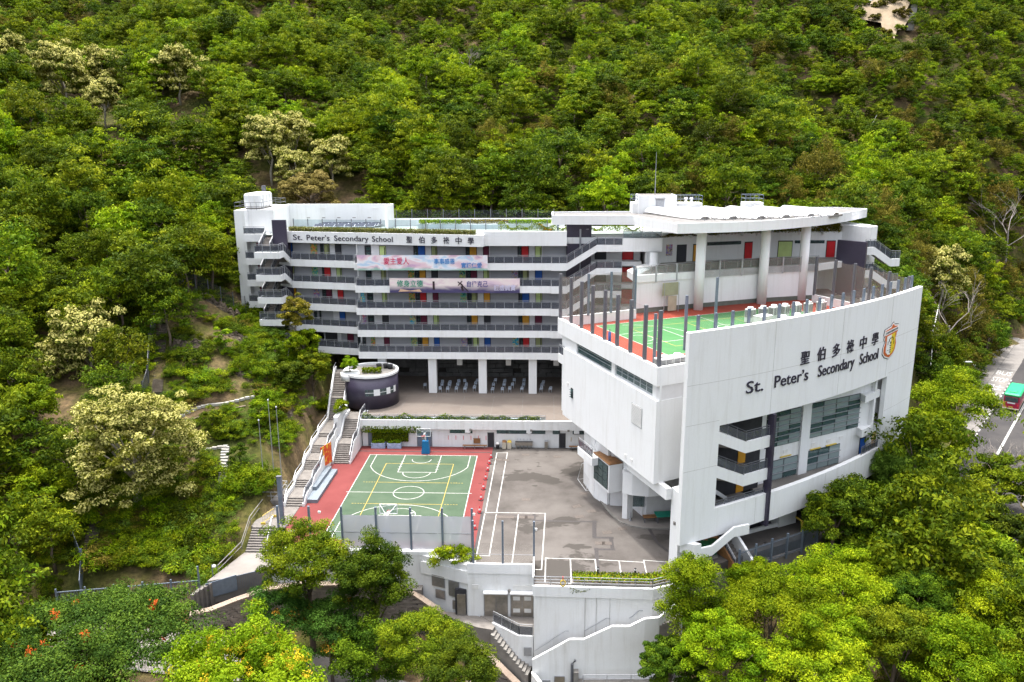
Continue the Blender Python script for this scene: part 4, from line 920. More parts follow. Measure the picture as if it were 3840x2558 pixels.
cm=[MB().box(-.24,.24,-.24,.24,0,.05).mesh('cone_base',M['black']),MB().lathe((0,0,.05),[(.17,0),(.115,.3)],12).mesh('cone_lower',M['orange']),MB().lathe((0,0,.35),[(.115,0),(.08,.2)],12).mesh('cone_band',M['awning']),MB().lathe((0,0,.55),[(.08,0),(.035,.28)],12).mesh('cone_tip',M['orange'])]
for x,y in ((-7.11,97.9),(-7.18,95.9),(-7.23,93.65),(-7.3,90.95),(-7.35,88.05),(-7.4,85.1),(-7.3,81.8),(-7.5,77.9)):
    t=thing('traffic_cone','red and white traffic cone along the edge of the red court','traffic cone',(x,y,0),'cones beside the court')
    for me in cm: inst(me.name.split('.')[0],me,(x,y,0),rnd.uniform(0,1),t)
# chairs
cs=[MB().box(-.2,.2,-.2,.2,.42,.46).mesh('seat',M['chair']),MB().hexa([(-.2,-.2,.46),(.2,-.2,.46),(.2,-.16,.46),(-.2,-.16,.46),(-.19,-.29,.86),(.19,-.29,.86),(.19,-.25,.86),(-.19,-.25,.86)]).mesh('backrest',M['chair'])]
lm=MB().box(-.022,.022,-.022,.022,0,.42).mesh('leg',M['rail'])
hm=MB().box(-.08,.08,-.275,-.235,.7,.74).mesh('backrest_slot',M['dark_int'])
CH=[(-18.5,116.5),(-15.9,114.7),(-15.9,116.7),(-16.0,118.2),(-14.8,114.7),(-14.8,116.8),(-14.8,117.9),(-13.5,114.8),(-13.5,116.8),(-13.5,118.6),(-12.2,114.8),(-12.2,116.8),(-12.6,118.8),(-10.8,115.4),(-10.8,117.5),(-10.7,119.0),(-8.0,114.6),(-8.0,116.9),(-7.9,119.3),(-6.5,114.7),(-6.4,117.0),(-6.4,118.9),(-5.4,115.0),(-5.1,117.0),(-4.9,119.4),(-3.6,115.0),(-3.4,117.1),(-3.4,119.3),(-0.7,115.1),(-0.6,116.8),(-0.4,118.3),(0.7,115.1)]
for x,y in CH:
    t=thing('plastic_chair','pale blue-grey plastic chair in rows under the block','chair',(x,y,3.71),'chairs in the covered playground'); a=rnd.uniform(-.15,.15)+R_(12)
    for me in cs+[hm]: inst(me.name.split('.')[0],me,(x,y,3.71),a,t,(1.15,1.15,1.15))
    for dx,dy in ((-.18,-.18),(.18,-.18),(-.18,.18),(.18,.18)):
        inst('leg',lm,(x+dx*math.cos(a)-dy*math.sin(a),y+dx*math.sin(a)+dy*math.cos(a),3.71),a,t,(1.15,1.15,1.15))
# screen fence at the near end of the court
sf=thing('court_screen_fence','frosted white screen between grey posts at the near end of the court','fence',(-14,73,0))
for x in (-27.0,-23.8,-20.5,-17.0,-13.5,-10.3,-7.3): MB().box(x-.1,x+.1,72.9,73.1,-.3,4.75).build('post',M['steel_blue'],sf)
for a,b in ((-20.5,-17.0),(-17.0,-13.5),(-13.5,-10.3),(-10.3,-7.3)):
    mb=MB(); n=8
    vs=[(a+.12+(b-a-.24)*i/n,73.0+.03*math.sin(i*1.7+a)+.02*math.sin(j*2+i),.15+3.7*j/3) for j in range(4) for i in range(n+1)]
    mb.add(vs,[(j*(n+1)+i,j*(n+1)+i+1,(j+1)*(n+1)+i+1,(j+1)*(n+1)+i) for j in range(3) for i in range(n)]); mb.build('screen_panel',M['screen'],sf,True)
MB().box(-27.3,-7.2,72.97,73.03,1.95,2.0).build('mid_rail',M['rail'],sf)
for x in (-13.4,-7.2,-22.8): MB().box(x,x+.25,72.75,72.9,4.1,4.3).build('flood_lamp',M['ac'],sf)
pf=thing('yard_edge_fence','three tall grey posts along the asphalt yard edge','fence',(-4,70.6,0))
for x in (-7.0,-4.1,-1.05): MB().box(x-.09,x+.09,70.6,70.78,-.2,4.6).build('post',M['steel_blue'],pf)
for x0 in (-7,-4.1): MB().add([(x0+.1,70.69,.05),(x0+2.8,70.69,.05),(x0+2.8,70.69,2.2),(x0+.1,70.69,2.2)],[(0,1,2,3)]).build('net_panel',M['net_thin'],pf)
MB().box(-6.95,-1.1,70.67,70.71,1.0,1.03).build('wire',M['rail'],pf); MB().box(-1.0,-.75,70.7,70.9,3.6,3.8).build('flood_lamp',M['ac'],pf)
# stepped grey stage beside the court
sg=thing('grey_stage','two-tier grey painted concrete stage beside the red court','stage',(-27,88,0))
MB().prism([(-27.85,83.7),(-26.2,83.7),(-26.15,92.7),(-27.5,92.7)],0,.42).build('lower_tier',M['stage_grey'],sg); MB().prism([(-27.85,86.3),(-27.0,86.3),(-26.85,92.6),(-27.5,92.6)],.42,.85).build('upper_tier',M['stage_grey'],sg)
# ---------------- outdoor stairs on the left ----------------
def stair_profile():
    return [(82.7,0),(83.9,.66),(86.5,.66),(87.6,1.27),(90.4,1.27),(91.8,2.05),(94.0,2.05),(95.2,2.72),(97.9,2.72),(98.6,3.1),(103.4,3.1),(107.2,5.2),(108.0,5.2),(112.4,7.3),(114.5,7.3)]
def sx(y): return -28.6-.4*min(1,(y-82)/20)-max(0,y-103)*.13
stA=thing('long_outdoor_stair','long straight outdoor stair with white parapets climbing beside the court','stairs',(-28.8,95,0))
pr=stair_profile()
for (y0,z0),(y1,z1) in zip(pr,pr[1:]):
    xa,xb=sx(y0),sx(y1); mb=MB()
    if z1>z0:
        n=max(1,round((z1-z0)/.165))
        for k in range(n):
            ya=y0+(y1-y0)*k/n; yb=y0+(y1-y0)*(k+1)/n; z=z0+(z1-z0)*(k+1)/n; x=xa+(xb-xa)*k/n
            mb.box(x-.95,x+.95,ya,yb,z0-1.2,z)
        mb.build('stair_flight',M['step'],stA)
    else: mb.hexa([(xa-.95,y0,z0-1.2),(xa+.95,y0,z0-1.2),(xb+.95,y1,z0-1.2),(xb-.95,y1,z0-1.2),(xa-.95,y0,z0),(xa+.95,y0,z0),(xb+.95,y1,z0),(xb-.95,y1,z0)]).build('landing',M['step'],stA)
    for sd in (-1,1):
        h=.45 if sd<0 else .35
        F=fr2((xa+sd*1.08,y0),(xb+sd*1.08,y1)); L=math.dist((xa,y0),(xb,y1))
        low=-.7 if sd<0 else -.4-z0*.98
        MB().fbox(F,0,L,-.11,.11,z0+low,z0+h,z1+low-(0 if sd<0 else (z1-z0)),z1+h).build('parapet',M['white_old'],stA)
        if sd>0: railing(F,.1,L-.1,0,z0+h,stA,za=z1+h,h=.85,pan=1.3)
        else:
            mb=MB(); mb.fbox(F,0,L,-.03,.03,z0+1.0,z0+1.06,z1+1.0,z1+1.06); mb.fbox(F,0,.06,-.03,.03,z0+h,z0+1.0); mb.build('handrail',M['rail'],stA)
stB=thing('court_stair','two-flight concrete stair from the court up to the terrace','stairs',(-26.3,98,0))
for (y0,z0),(y1,z1) in (((95.35,0),(98.0,1.85)),((98.0,1.85),(99.9,1.85)),((99.9,1.85),(102.4,3.7)),((102.4,3.7),(105.3,3.7))):
    mb=MB(); n=max(1,round((z1-z0)/.165))
    for k in range(n):
        mb.box(-27.35,-25.4,y0+(y1-y0)*k/n,y0+(y1-y0)*(k+1)/n,-.3,z0+(z1-z0)*(k+1)/n)
    mb.build('stair_flight' if z1>z0 else 'landing',M['step'],stB)
    for x,h in ((-25.25,.3),(-27.5,.4)):
        F=Fr(x,y0,90); MB().fbox(F,0,y1-y0,-.1,.1,-.3,z0+h,-.3,z1+h).build('parapet',M['white_old'],stB)
    railing(Fr(-25.25,y0,90),.05,y1-y0-.05,0,z0+.3,stB,za=z1+.3,h=.9,pan=1.2)
MB().prism([(-28.2,99.5),(-27.65,99.5),(-27.65,105),(-28.6,105)],2,4.9).build('planter_wall',M['white'],stB)
# lower steps and forecourt at the left gate
stC=thing('gate_steps','broad concrete steps with a white handrail leading down to the gate','stairs',(-30,78,-1))
mb=MB()
for k in range(10): mb.box(-31.6,-28.0,75.2+k*.26,75.2+(k+1)*.26,-3,-1.7+(k+1)*.17)
mb.build('stair_flight',M['step'],stC)
MB().box(-31.8,-27.95,77.8,82.7,-1,.0).build('landing',M['step'],stC)
MB().prism([(-33.3,69.4),(-31.2,70.2),(-28.0,72.0),(-27.95,75.2),(-31.7,75.2)],-4.2,-1.72).build('forecourt',M['paving'],stC)
for k in range(5): MB().prism([(-33.2-k*.35,69.3-k*.25),(-32.9-k*.35,69.1-k*.2),(-31.7-k*.3,73.6),(-32.0-k*.35,73.6)],-4.4,-1.9-k*.17).build('side_step',M['step'],stC)
MB().box(-28.0,-26.9,75.2,75.4,-1.71,-1.69).build('warning_strip',M['yellow_line'],stC)
mb=MB(); mb.tube([(-29.3,75.3,-.7),(-29.5,77.8,1.0),(-29.5,78.3,1.0)],.06,6); mb.tube([(-29.3,75.3,-1.7),(-29.3,75.3,-.7)],.04,6); mb.tube([(-29.5,77.8,0),(-29.5,77.8,1.0)],.04,6); mb.build('handrail',M['awning'],stC)
mb=MB(); pp=[(-32.9,71.2,-1.0),(-31.95,75.2,-.5),(-31.9,77.9,1.1),(-31.9,82,1.2)]
for a,b in zip(pp,pp[1:]): mb.tube([a,b],.05,6); mb.tube([(a[0],a[1],a[2]-.5),(b[0],b[1],b[2]-.5)],.04,6); mb.tube([(a[0],a[1],a[2]-1.0),a],.04,6)
mb.build('side_rail',M['concrete'],stC)
cb=thing('crowd_barrier','yellow metal crowd barrier at the top of the gate steps','barrier',(-30.3,78.8,0))
mb=MB()
for z in (.25,1.05): mb.tube([(-30.6,78.2,z),(-30.0,80.0,z)],.03,5)
for k in range(8): mb.tube([(-30.6+.6*k/7,78.2+1.8*k/7,.25),(-30.6+.6*k/7,78.2+1.8*k/7,1.05)],.02,5)
mb.build('barrier_frame',M['yellow_metal'],cb)
for p_ in ((-30.6,78.2),(-30.0,80.0)): MB().box(p_[0]-.25,p_[0]+.25,p_[1]-.04,p_[1]+.04,0,.25).build('foot',M['yellow_metal'],cb)
cb2=copy_tree(cb); cb2.location=(5.2,108,3.7); cb2['label']='yellow metal barrier on the terrace against the hall wall'
# flag platform and poles
fpf=thing('flag_platform','dark concrete flag platform with low rails beside the stair','platform',(-31.5,84.5,0))
MB().box(-33.2,-30.3,82.9,86.2,-1,.62).build('platform_body',M['concrete_dark'],fpf); cage(-33.1,-30.4,83,86.1,.62,1.0,fpf,'rail',3)
for k,(x,y,h) in enumerate(((-32.6,84.6,9.0),(-31.6,85.3,11.2),(-30.9,85.8,10.2))):
    t=thing('flag_pole','slender grey flag pole standing on the dark platform','flag pole',(x,y,.62),'flag poles beside the stair')
    MB().tube([(x,y,.62),(x,y,.62+h)],.06,8,.035).build('pole',M['rail'],t); MB().lathe((x,y,.62+h),[(.03,0),(.09,.06),(.06,.15),(.01,.18)],8).build('finial',M['awning'],t); MB().lathe((x,y,.62),[(.16,0),(.16,.08)],8).build('base_plate',M['steel'],t)
tp=thing('gate_post','tall blue-grey steel post at the corner of the court','post',(-28.6,78.6,0)); MB().box(-28.85,-28.4,78.5,78.8,-.3,5.4).build('shaft',M['steel_blue'],tp); MB().box(-28.9,-28.35,78.45,78.85,5.4,5.5).build('cap',M['steel'],tp)
pb=thing('red_notice_banner','red and yellow printed banner standing at the top of the grey stage','banner',(-27.2,92.8,.85)); 
mred,ntb,bsb=newmat('red_print'); ntb.links.new(ramp(ntb,noise(ntb,2.5,detail=2),[(.4,(.6,.05,.02)),(.55,(.65,.12,.02)),(.62,(.75,.5,.05))]),bsb.inputs['Base Color'])
F=fr2((-27.9,91.6),(-27.1,93.9)); MB().fbox(F,0,2.4,-.02,.02,.95,3.6).build('print',mred,pb); g=MB()
for u in (0,2.4): p_=F.p(u,0); g.tube([(*p_[:2],.4),(*p_[:2],3.7)],.035,6)
g.build('poles',M['rail'],pb)
# ---------------- lower service building in front of the yard ----------------
low=thing('service_building','white lower building with steel doors below the asphalt yard','building',(0,68,-6))
MB().prism([(-7.6,70.62),(-1.0,70.62),(-1.0,66.75),(10.0,66.58),(12.1,67.5),(13.4,69.2),(13.4,72),(-7.6,73)],-13,-.9).build('building_wall',M['white_old'],low)
MB().prism([(-7.62,70.5),(-1.05,70.5),(-1.05,70.62),(-1.0,70.75),(-7.5,70.75)],-1.0,.06).build('parapet',M['white'],low)
MB().prism([(-1.1,66.62),(10.0,66.45),(12.2,67.4),(12.05,67.65),(9.95,66.72),(-1.1,66.9)],-1.0,.05).build('parapet',M['white'],low)
MB().box(-1.12,-.98,66.8,70.6,-1,.9).build('step_wall',M['white'],low)
# wall below the court
MB().prism([(-28,72.6),(-12.5,72.6),(-7.55,70.7),(-7.3,73.3),(-28,73.3)],-9,-.25).build('court_wall',M['white'],low)
MB().box(-27.9,-7.2,72.55,73.2,-.26,.12).build('court_coping',M['white'],low)
# planted corner box
MB().prism([(-12.6,72.5),(-7.6,70.55),(-7.4,72.5)],-2.2,-.85).build('planter_wall',M['white'],low)
WF=fr2((-12.5,72.55),(-7.55,70.65))
for u0,u1,z0,z1 in ((1.2,2.7,-3.3,-2.0),(3.1,4.3,-4.0,-2.2),(1.6,2.7,-4.6,-3.6),(3.5,4.3,-5.4,-4.4)):
    f=MB().fbox(WF,u0,u1,-.06,0,z0,z1).build('louvre',M['rail'],low); g=MB()
    for k in range(int((z1-z0)/.14)): g.fbox(WF,u0+.05,u1-.05,-.1,-.06,z0+.05+k*.14,z0+.12+k*.14)
    g.build('louvre_blades',M['stainless'],f)
f=MB().box(-8.9,-7.75,70.7,71.0,-5.7,-2.9).build('door_recess',M['dark_int'],low); MB().box(-8.7,-7.85,70.62,70.7,-5.7,-3.4).build('door',M['stainless'],f)
for x0,x1 in ((-5.95,-3.65),(-3.3,-1.12)):
    f=MB().box(x0-.08,x1+.03,70.56,70.62,-5.7,-3.1).build('door_frame',M['rail'],low)
    for a,b in ((x0,(x0+x1)/2-.02),((x0+x1)/2+.02,x1)):
        d=MB().box(a,b,70.5,70.558,-5.68,-3.18).build('steel_door',M['stainless'],f)
        if x0>-3.5:
            for z in (-5.2,-3.85): MB().box(a+.2,b-.2,70.47,70.498,z,z+.42).build('vent_panel',M['ac'],d)
    MB().box(x0-.1,x1+.02,70.0,70.6,-2.98,-2.86).build('awning',M['white'],low)
MB().box(-7.15,-6.55,70.57,70.62,-2.75,-2.25).build('vent',M['ac'],low); MB().box(-3.1,-1.15,70.57,70.62,-2.75,-2.25).build('vent',M['ac'],low); MB().box(-3.6,-3.35,70.35,70.6,-2.95,-2.7).build('flood_lamp',M['concrete'],low)
# door-level landing with railing
MB().prism([(-6.4,70.55),(-5.0,69.4),(-2.4,67.35),(-1.05,67.25),(-1.05,70.5)],-9,-5.7).build('landing',M['paving'],low)
MB().prism([(-5.15,69.2),(-2.45,67.1),(-1.05,67.0),(-1.05,67.24),(-2.4,67.33),(-5.0,69.38)],-9,-5.55).build('landing_parapet',M['white'],low)
F=fr2((-5.0,69.35),(-2.4,67.25)); railing(F,0,math.dist((-5.0,69.35),(-2.4,67.25)),0,-5.55,low,pan=1.0); railing(fr2((-2.4,67.25),(-1.1,67.15)),0,1.3,0,-5.55,low,pan=1.3)
f=MB().box(-1.95,-1.2,66.95,67.0,-7.6,-6.7).build('vent',M['rail'],low)
# front stair along the wall: outer parapet with stepped profile
prof=[(-1.1,-7.55),(2.35,-5.3),(3.65,-5.27),(6.2,-3.86),(7.8,-3.81),(9.2,-3.0),(10.5,-3.0),(12.4,-2.0)]
mb=MB()
for (x0,z0),(x1,z1) in zip(prof,prof[1:]):
    ya,yb=65.2+max(0,x0-10)*.5,65.2+max(0,x1-10)*.5
    mb.hexa([(x0,ya,-13),(x1,yb,-13),(x1,yb+.28,-13),(x0,ya+.28,-13),(x0,ya,z0+.75),(x1,yb,z1+.75),(x1,yb+.28,z1+.75),(x0,ya+.28,z0+.75)])
    n=max(1,round((z1-z0)/.17)); s_=MB()
    for k in range(n): s_.box(x0+(x1-x0)*k/n,x0+(x1-x0)*(k+1)/n,65.5,66.7,-12,z0+(z1-z0)*(k+1)/n-.25)
    s_.build('stair_flight',M['step'],low)
    if z1>z0+.5:
        r_=MB(); r_.tube([(x0+.1,66.55,z0+.75),(x0+.4,66.55,z0+.95),(x1-.4,66.55,z1+.75),(x1-.05,66.55,z1+.75)],.03,6); r_.build('wall_handrail',M['rail'],low)
mb.build('stair_parapet',M['white_old'],low)
mb=MB()
for x in (3.8,4.85,6.1): mb.box(x-.02,x+.02,66.6,66.68,-6,-.9)
mb.build('expansion_joint',M['joint'],low)
# lower plinth zone: steel door, pipe, fenced garden
MB().prism([(-1.2,65.2),(-1.2,65.45),(-.9,65.45),(1.5,60.6),(1.3,60.5)],-13,-8.2).build('ramp_wall',M['white'],low)
f=MB().box(.95,1.95,65.12,65.2,-11,-8.4).build('door_frame',M['rail'],low); MB().box(1.0,1.9,65.08,65.118,-11,-8.45).build('steel_door',M['stainless'],f)
MB().box(-.3,.6,65.14,65.2,-10,-8.9).build('vent',M['rail'],low)
MB().tube([(2.9,64.9,-6.5),(2.6,64.9,-6.9),(2.6,64.9,-12)],.13,8).build('drain_pipe',M['steel'],low)
MB().box(2.75,3.2,64.6,65.19,-13,-7.6).build('concrete_pier',M['concrete'],low)
gar=thing('lower_garden_wall','weathered concrete retaining wall with steel rail below the white stair','retaining wall',(7,63,-10))
MB().prism([(3.2,64.6),(10.6,64.4),(11.6,63.0),(13.5,62.0),(13.5,66),(3.2,65.1)],-13,-8.6).build('wall_body',M['concrete_dark'],gar)
mb=MB(); pp=[(3.6,64.3,-7.6),(10.2,64.2,-7.3),(11.2,62.3,-8.9),(14,61.4,-8.9),(22,61.0,-8.9)]
for a,b in zip(pp,pp[1:]):
    mb.tube([a,b],.04,6); mb.tube([(a[0],a[1],a[2]-.45),(b[0],b[1],b[2]-.45)],.03,6); n=max(1,round(math.dist(a,b)/1.9))
    for k in range(n+1): t=k/n; q=[a[i]+(b[i]-a[i])*t for i in range(3)]; mb.tube([q,(q[0],q[1],q[2]-1.0)],.035,5)
mb.build('rail',M['rail'],gar)
for k in range(6): MB().box(3.0,3.55,63.6-k*.35,63.95-k*.35,-13,-9.6-k*.2).build('garden_step',M['concrete'],gar)
# edge rail + planter on yard edge
er=thing('yard_edge_rail','three-bar steel guard rail along the yard edge by the flower bed','railing',(4.5,66.75,0))
mb=MB(); pp=[(-1.0,66.75),(9.98,66.6),(12.1,67.5)]
for a,b in zip(pp,pp[1:]):
    for z in (.4,.7,1.0): mb.tube([(*a,z),(*b,z)],.03,6)
    n=round(math.dist(a,b)/1.6)
    for k in range(n+1): t=k/n; mb.tube([(a[0]+(b[0]-a[0])*t,a[1]+(b[1]-a[1])*t,0),(a[0]+(b[0]-a[0])*t,a[1]+(b[1]-a[1])*t,1.0)],.03,5)
mb.build('rail_bars',M['rail'],er)
bed=thing('flower_bed','long planted bed with low yellow flowers beside the yard edge','flower bed',(7,67.7,0))
MB().prism([(2.5,66.95),(9.9,66.8),(11.8,67.6),(11.6,68.4),(9.8,68.2),(2.7,68.3)],0,.28).build('bed_kerb',M['concrete'],bed)
MB().prism([(2.6,67.05),(9.9,66.9),(11.7,67.65),(11.5,68.3),(9.8,68.1),(2.8,68.2)],.28,.3).build('soil',M['bark'],bed)
for x,y in ((5.0,68.0),(8.5,67.9)):
    t=thing('bollard_light','black bollard light with white band in the flower bed','bollard',(x,y,.3),'bollard lights'); MB().lathe((x,y,.3),[(.09,0),(.09,.85)],10).build('shaft',M['black'],t); MB().lathe((x,y,1.15),[(.085,0),(.085,.14)],10).build('lens',M['awning'],t); MB().lathe((x,y,1.29),[(.1,0),(.1,.06)],10).build('cap',M['black'],t)
hs=thing('hose_reel','yellow coiled hose with red tap hanging on the yard rail','hose',(1.7,66.65,.4)); MB().tube([(1.7+.22*math.cos(k*.5236),66.62+.02*math.sin(k),.42+.32*math.sin(k*.5236)) for k in range(13)],.06,6).build('coil',M['yellow_metal'],hs); MB().box(1.66,1.74,66.6,66.68,.75,1.1).build('tap',M['orange'],hs)
# ---------------- stone block retaining wall (left, curving) ----------------
bw=thing('block_retaining_wall','curving retaining wall of stone blocks with pale coping above the road','retaining wall',(-20,70,-6))
bp=[(-34.2,66.9,-3.9),(-32.3,67.5,-3.7),(-30.2,68.9,-3.4),(-27.6,70.6,-3.2),(-24.8,71.3,-3.1),(-20.8,71.5,-3.1),(-16.5,71.4,-3.2),(-13.2,71.2,-3.8),(-10.8,70.5,-5.1),(-8.9,69.6,-6.5),(-6.8,68.2,-7.3),(-4.3,66.3,-8.5),(-2.0,64.9,-9.9),(-.9,64.2,-10.5)]
pv=[Vector(p) for p in bp]; cum=[0]
for a,b in zip(pv,pv[1:]): cum.append(cum[-1]+(Vector((b.x-a.x,b.y-a.y))).length)
def bpt(s):
    for i in range(len(pv)-1):
        if s<=cum[i+1]: t=(s-cum[i])/(cum[i+1]-cum[i]); p=pv[i].lerp(pv[i+1],t); d=pv[i+1]-pv[i]; return p,math.atan2(d.y,d.x)
    d=pv[-1]-pv[-2]; return pv[-1].copy(),math.atan2(d.y,d.x)
mb=MB()
for a,b in zip(pv,pv[1:]):
    F=fr2(a[:2],b[:2]); L=math.dist(a[:2],b[:2]); mb.fbox(F,-.05,L+.05,.06,.55,-14,a.z-.14,-14,b.z-.14)
mb.build('wall_core',M['mortar'],bw)
br=random.Random(5); bm_=[]
for k in range(5):
    me=MB().box(-.5,.5,-.5,.5,-.5,.5).mesh('brick',M['brick'])
    for v in me.vertices: v.co+=Vector((br.uniform(-.03,.03),br.uniform(-.12,.12),br.uniform(-.05,.05)))
    bm_.append(me)
bl=[]
Ltot=cum[-1]
for row in range(14):
    s=(row%2)*.33
    while s<Ltot:
        l=br.uniform(.55,.72); p,a=bpt(min(s+l/2,Ltot)); z=p.z-.32-row*.315
        zb=-5.6-(p.x+34)*.165
        if z>max(-13,zb): bl.append((p.x,p.y,z,a,l))
        s+=l+.035
vis=sorted(bl,key=lambda q:(0 if q[0]>-14 or q[0]<-28 else 1, -q[2]))
for x,y,z,a,l in vis[:290]: inst('brick',br.choice(bm_),(x-.05*math.sin(-a),y,z),a,bw,(l,.2,.285))
mb=MB()
for x,y,z,a,l in vis[290:]: mb.fbox(Fr(x,y,math.degrees(a)),-l/2,l/2,-.1+br.uniform(-.02,.02),.1,z-.14,z+.14)
tag(mb.build('brick_courses',M['brick'],bw),kind='stuff')
cmesh=MB().box(-.5,.5,-.5,.5,-.5,.5).mesh('coping_stone',M['coping'])
s=.2
while s<Ltot-.2:
    p,a=bpt(s); p2,_=bpt(min(Ltot,s+.45)); co_=inst('coping_stone',cmesh,(p.x-math.sin(a)*.22,p.y+math.cos(a)*.22,p.z-.06),a,bw,(.44,.74,.2)); co_.rotation_euler=(0,-math.atan2(p2.z-p.z,.45),a); s+=.45*math.cos(math.atan2(p2.z-p.z,.45))
# steps behind the wall down to the ramp
stD=thing('side_steps','narrow concrete steps between the block wall and white landing','stairs',(-3.5,67.8,-8))
for k in range(12): x=-5.2+k*.3; y=68.9-k*.2; MB().prism([(x,y-.9),(x+.36,y-1.1),(x+.75,y+.35),(x+.35,y+.55)],-12,-6.1-k*.24).build('step',M['concrete'],stD)
MB().prism([(-12.5,71.6),(-9,70.0),(-6.6,68.7),(-5.0,68.3),(-4.7,69.3),(-6.4,70.5),(-8,71)],-12,-5.75).build('side_path',M['paving'],stD)
MB().prism([(-28,71.8),(-12.4,71.6),(-12.4,72.6),(-28,72.7)],-9,-3.6).build('path_bed',M['paving'],stD)
# gate at left
gt=thing('entrance_gate','dark blue-grey ornamental steel gate across the entrance path','gate',(-37,67.5,-3.6))
g0,g1=(-47.0,66.8),(-34.1,69.4); GF=fr2(g0,g1); GL=math.dist(g0,g1)
for k in range(6): p_=GF.p(GL*k/5,0); MB().box(p_[0]-.07,p_[0]+.07,p_[1]-.07,p_[1]+.07,-5,-1.3+(1.2 if k==5 else 0)).build('post',M['steel_blue'],gt)
for k in range(5):
    mb=MB(); u0=GL*k/5+.1; u1=GL*(k+1)/5-.1
    for z in (-4.3,-1.7): mb.fbox(GF,u0,u1,-.04,.04,z,z+.08)
    n=14
    for j in range(n):
        u=u0+(u1-u0)*(j+.5)/n; w_=rnd.uniform(-.12,.12); a=GF.p(u,0,-4.25); b=GF.p(u+w_,0,-3); c_=GF.p(u-w_,0,-1.7); mb.tube([a,b,c_],.025,4)
    a=rnd.uniform(u0+.6,u1-.6); mb.tube([GF.p(a+.5*math.cos(t*.4),-.03,-3+.5*math.sin(t*.4)) for t in range(12)],.035,4)
    mb.build('gate_leaf',M['steel_blue'],gt)
gp_=fr2((-33.4,69.2),(-28.6,71.2))
MB().fbox(gp_,0,2.9,-.04,.04,-3.5,-1.9,-3.2,-1.5).build('solid_panel',M['steel_blue'],gt); 
mb=MB(); mb.fbox(gp_,2.9,5.2,-.03,.03,-1.7,-1.62,-1.5,-1.42)
for k in range(14): mb.fbox(gp_,2.9+k*.17,2.94+k*.17,-.02,.02,-3.1,-1.5)
mb.build('picket_panel',M['steel_blue'],gt)
lp=thing('path_lamp','small white globe lamp on a post beside the gate','lamp',(-33.2,70.6,-3.4)); MB().tube([(-33.2,70.6,-3.6),(-33.2,70.6,-.6)],.05,6).build('post',M['steel_blue'],lp); MB().lathe((-33.0,70.6,-.95),[(.05,0),(.2,.12),(.2,.25),(.05,.4)],10).build('globe',M['awning'],lp,True)
# second block wall across the road
bw2=thing('lower_block_wall','lower stone block wall in shadow under the foreground trees','retaining wall',(-15,58,-10))
mb=MB()
F=fr2((-19.5,59.0),(-6,63.8)); MB().fbox(F,0,14.4,0,.5,-14,-8.4).build('wall_core',M['mortar'],bw2)
for row in range(7):
    u=(row%2)*.3
    while u<13.7: inst('brick',br.choice(bm_),F.p(u+.32,-.05,-8.7-row*.32),F.a,bw2,(.6,.16,.28)); u+=.66
for k in range(30): inst('coping_stone',cmesh,F.p(.25+k*.48,.22,-8.34),F.a,bw2,(.45,.7,.16))
# ---------------- things along the podium wall ----------------
def bench(x0,x1,y,label):
    t=thing('wooden_bench',label,'bench',((x0+x1)/2,y,0)); MB().box(x0,x1,y-.18,y+.18,.4,.46).build('seat',M['wood'],t)
    for x in (x0+.3,x1-.3,(x0+x1)/2): MB().box(x-.05,x+.05,y-.15,y+.15,0,.4).build('leg',M['concrete_dark'],t)
bench(-11.2,-7.9,101.3,'long wooden bench under the red wall stripes'); bench(3.2,6.5,101.3,'long wooden bench under the yellow wall stripes')
nb=thing('notice_board','small brown wooden board leaning on the podium wall','board',(-9.3,101.75,.6)); MB().box(-9.75,-8.85,101.72,101.84,.55,1.25).build('panel',M['wood'],nb); MB().box(-9.8,-8.8,101.7,101.73,1.22,1.29).build('rail',M['wood'],nb)
for k,(x,c,l) in enumerate(((-6.45,'black','black and white round litter bin by the doorway'),(-5.55,'a','beige recycling bin with brown lid beside the black bin'),(-4.85,'b','cream recycling bin with yellow lid beside the wash trough'))):
    t=thing('litter_bin',l,'bin',(x,101.4,0))
    if c=='black': MB().lathe((x,101.4,0),[(.22,0),(.26,.6)],12).build('body',M['black'],t,True); MB().lathe((x,101.4,.6),[(.27,0),(.27,.15),(.15,.28)],12).build('lid',M['ac'],t,True)
    else: MB().box(x-.28,x+.28,101.15,101.65,0,.95).build('body',simple('bin_beige',(.5,.45,.36),.6),t,bevel=.04); MB().hexa([(x-.3,101.12,.95),(x+.3,101.12,.95),(x+.3,101.68,.95),(x-.3,101.68,.95),(x-.2,101.2,1.15),(x+.2,101.2,1.15),(x+.2,101.6,1.15),(x-.2,101.6,1.15)]).build('lid',M['wood'] if c=='a' else M['yellow_metal'],t)
wt=thing('wash_trough','long stainless wash trough with taps on the podium wall','sink',(-2.9,101.6,.5)); MB().box(-4.1,-1.7,101.25,101.83,.5,.95).build('trough',M['stainless'],wt); MB().box(-4.0,-1.8,101.3,101.6,.955,.96).build('basin',M['dark_int'],wt)
for k in range(5): MB().tube([(-3.8+k*.45,101.84,1.25),(-3.8+k*.45,101.6,1.25),(-3.8+k*.45,101.6,1.15)],.03,5).build('tap',M['rail'],wt)
for k in range(5): MB().box(-3.95+k*.5,-3.85+k*.5,101.3,101.8,0,.5).build('leg',M['stainless'],wt)
dk_=thing('drinking_fountain','small grey steel drinking fountain by the podium wall','fountain',(.1,101.5,0)); MB().box(-.1,.35,101.3,101.7,0,1.05).build('body',M['stainless'],dk_); MB().box(-.13,.38,101.27,101.73,1.05,1.1).build('bowl',M['rail'],dk_)
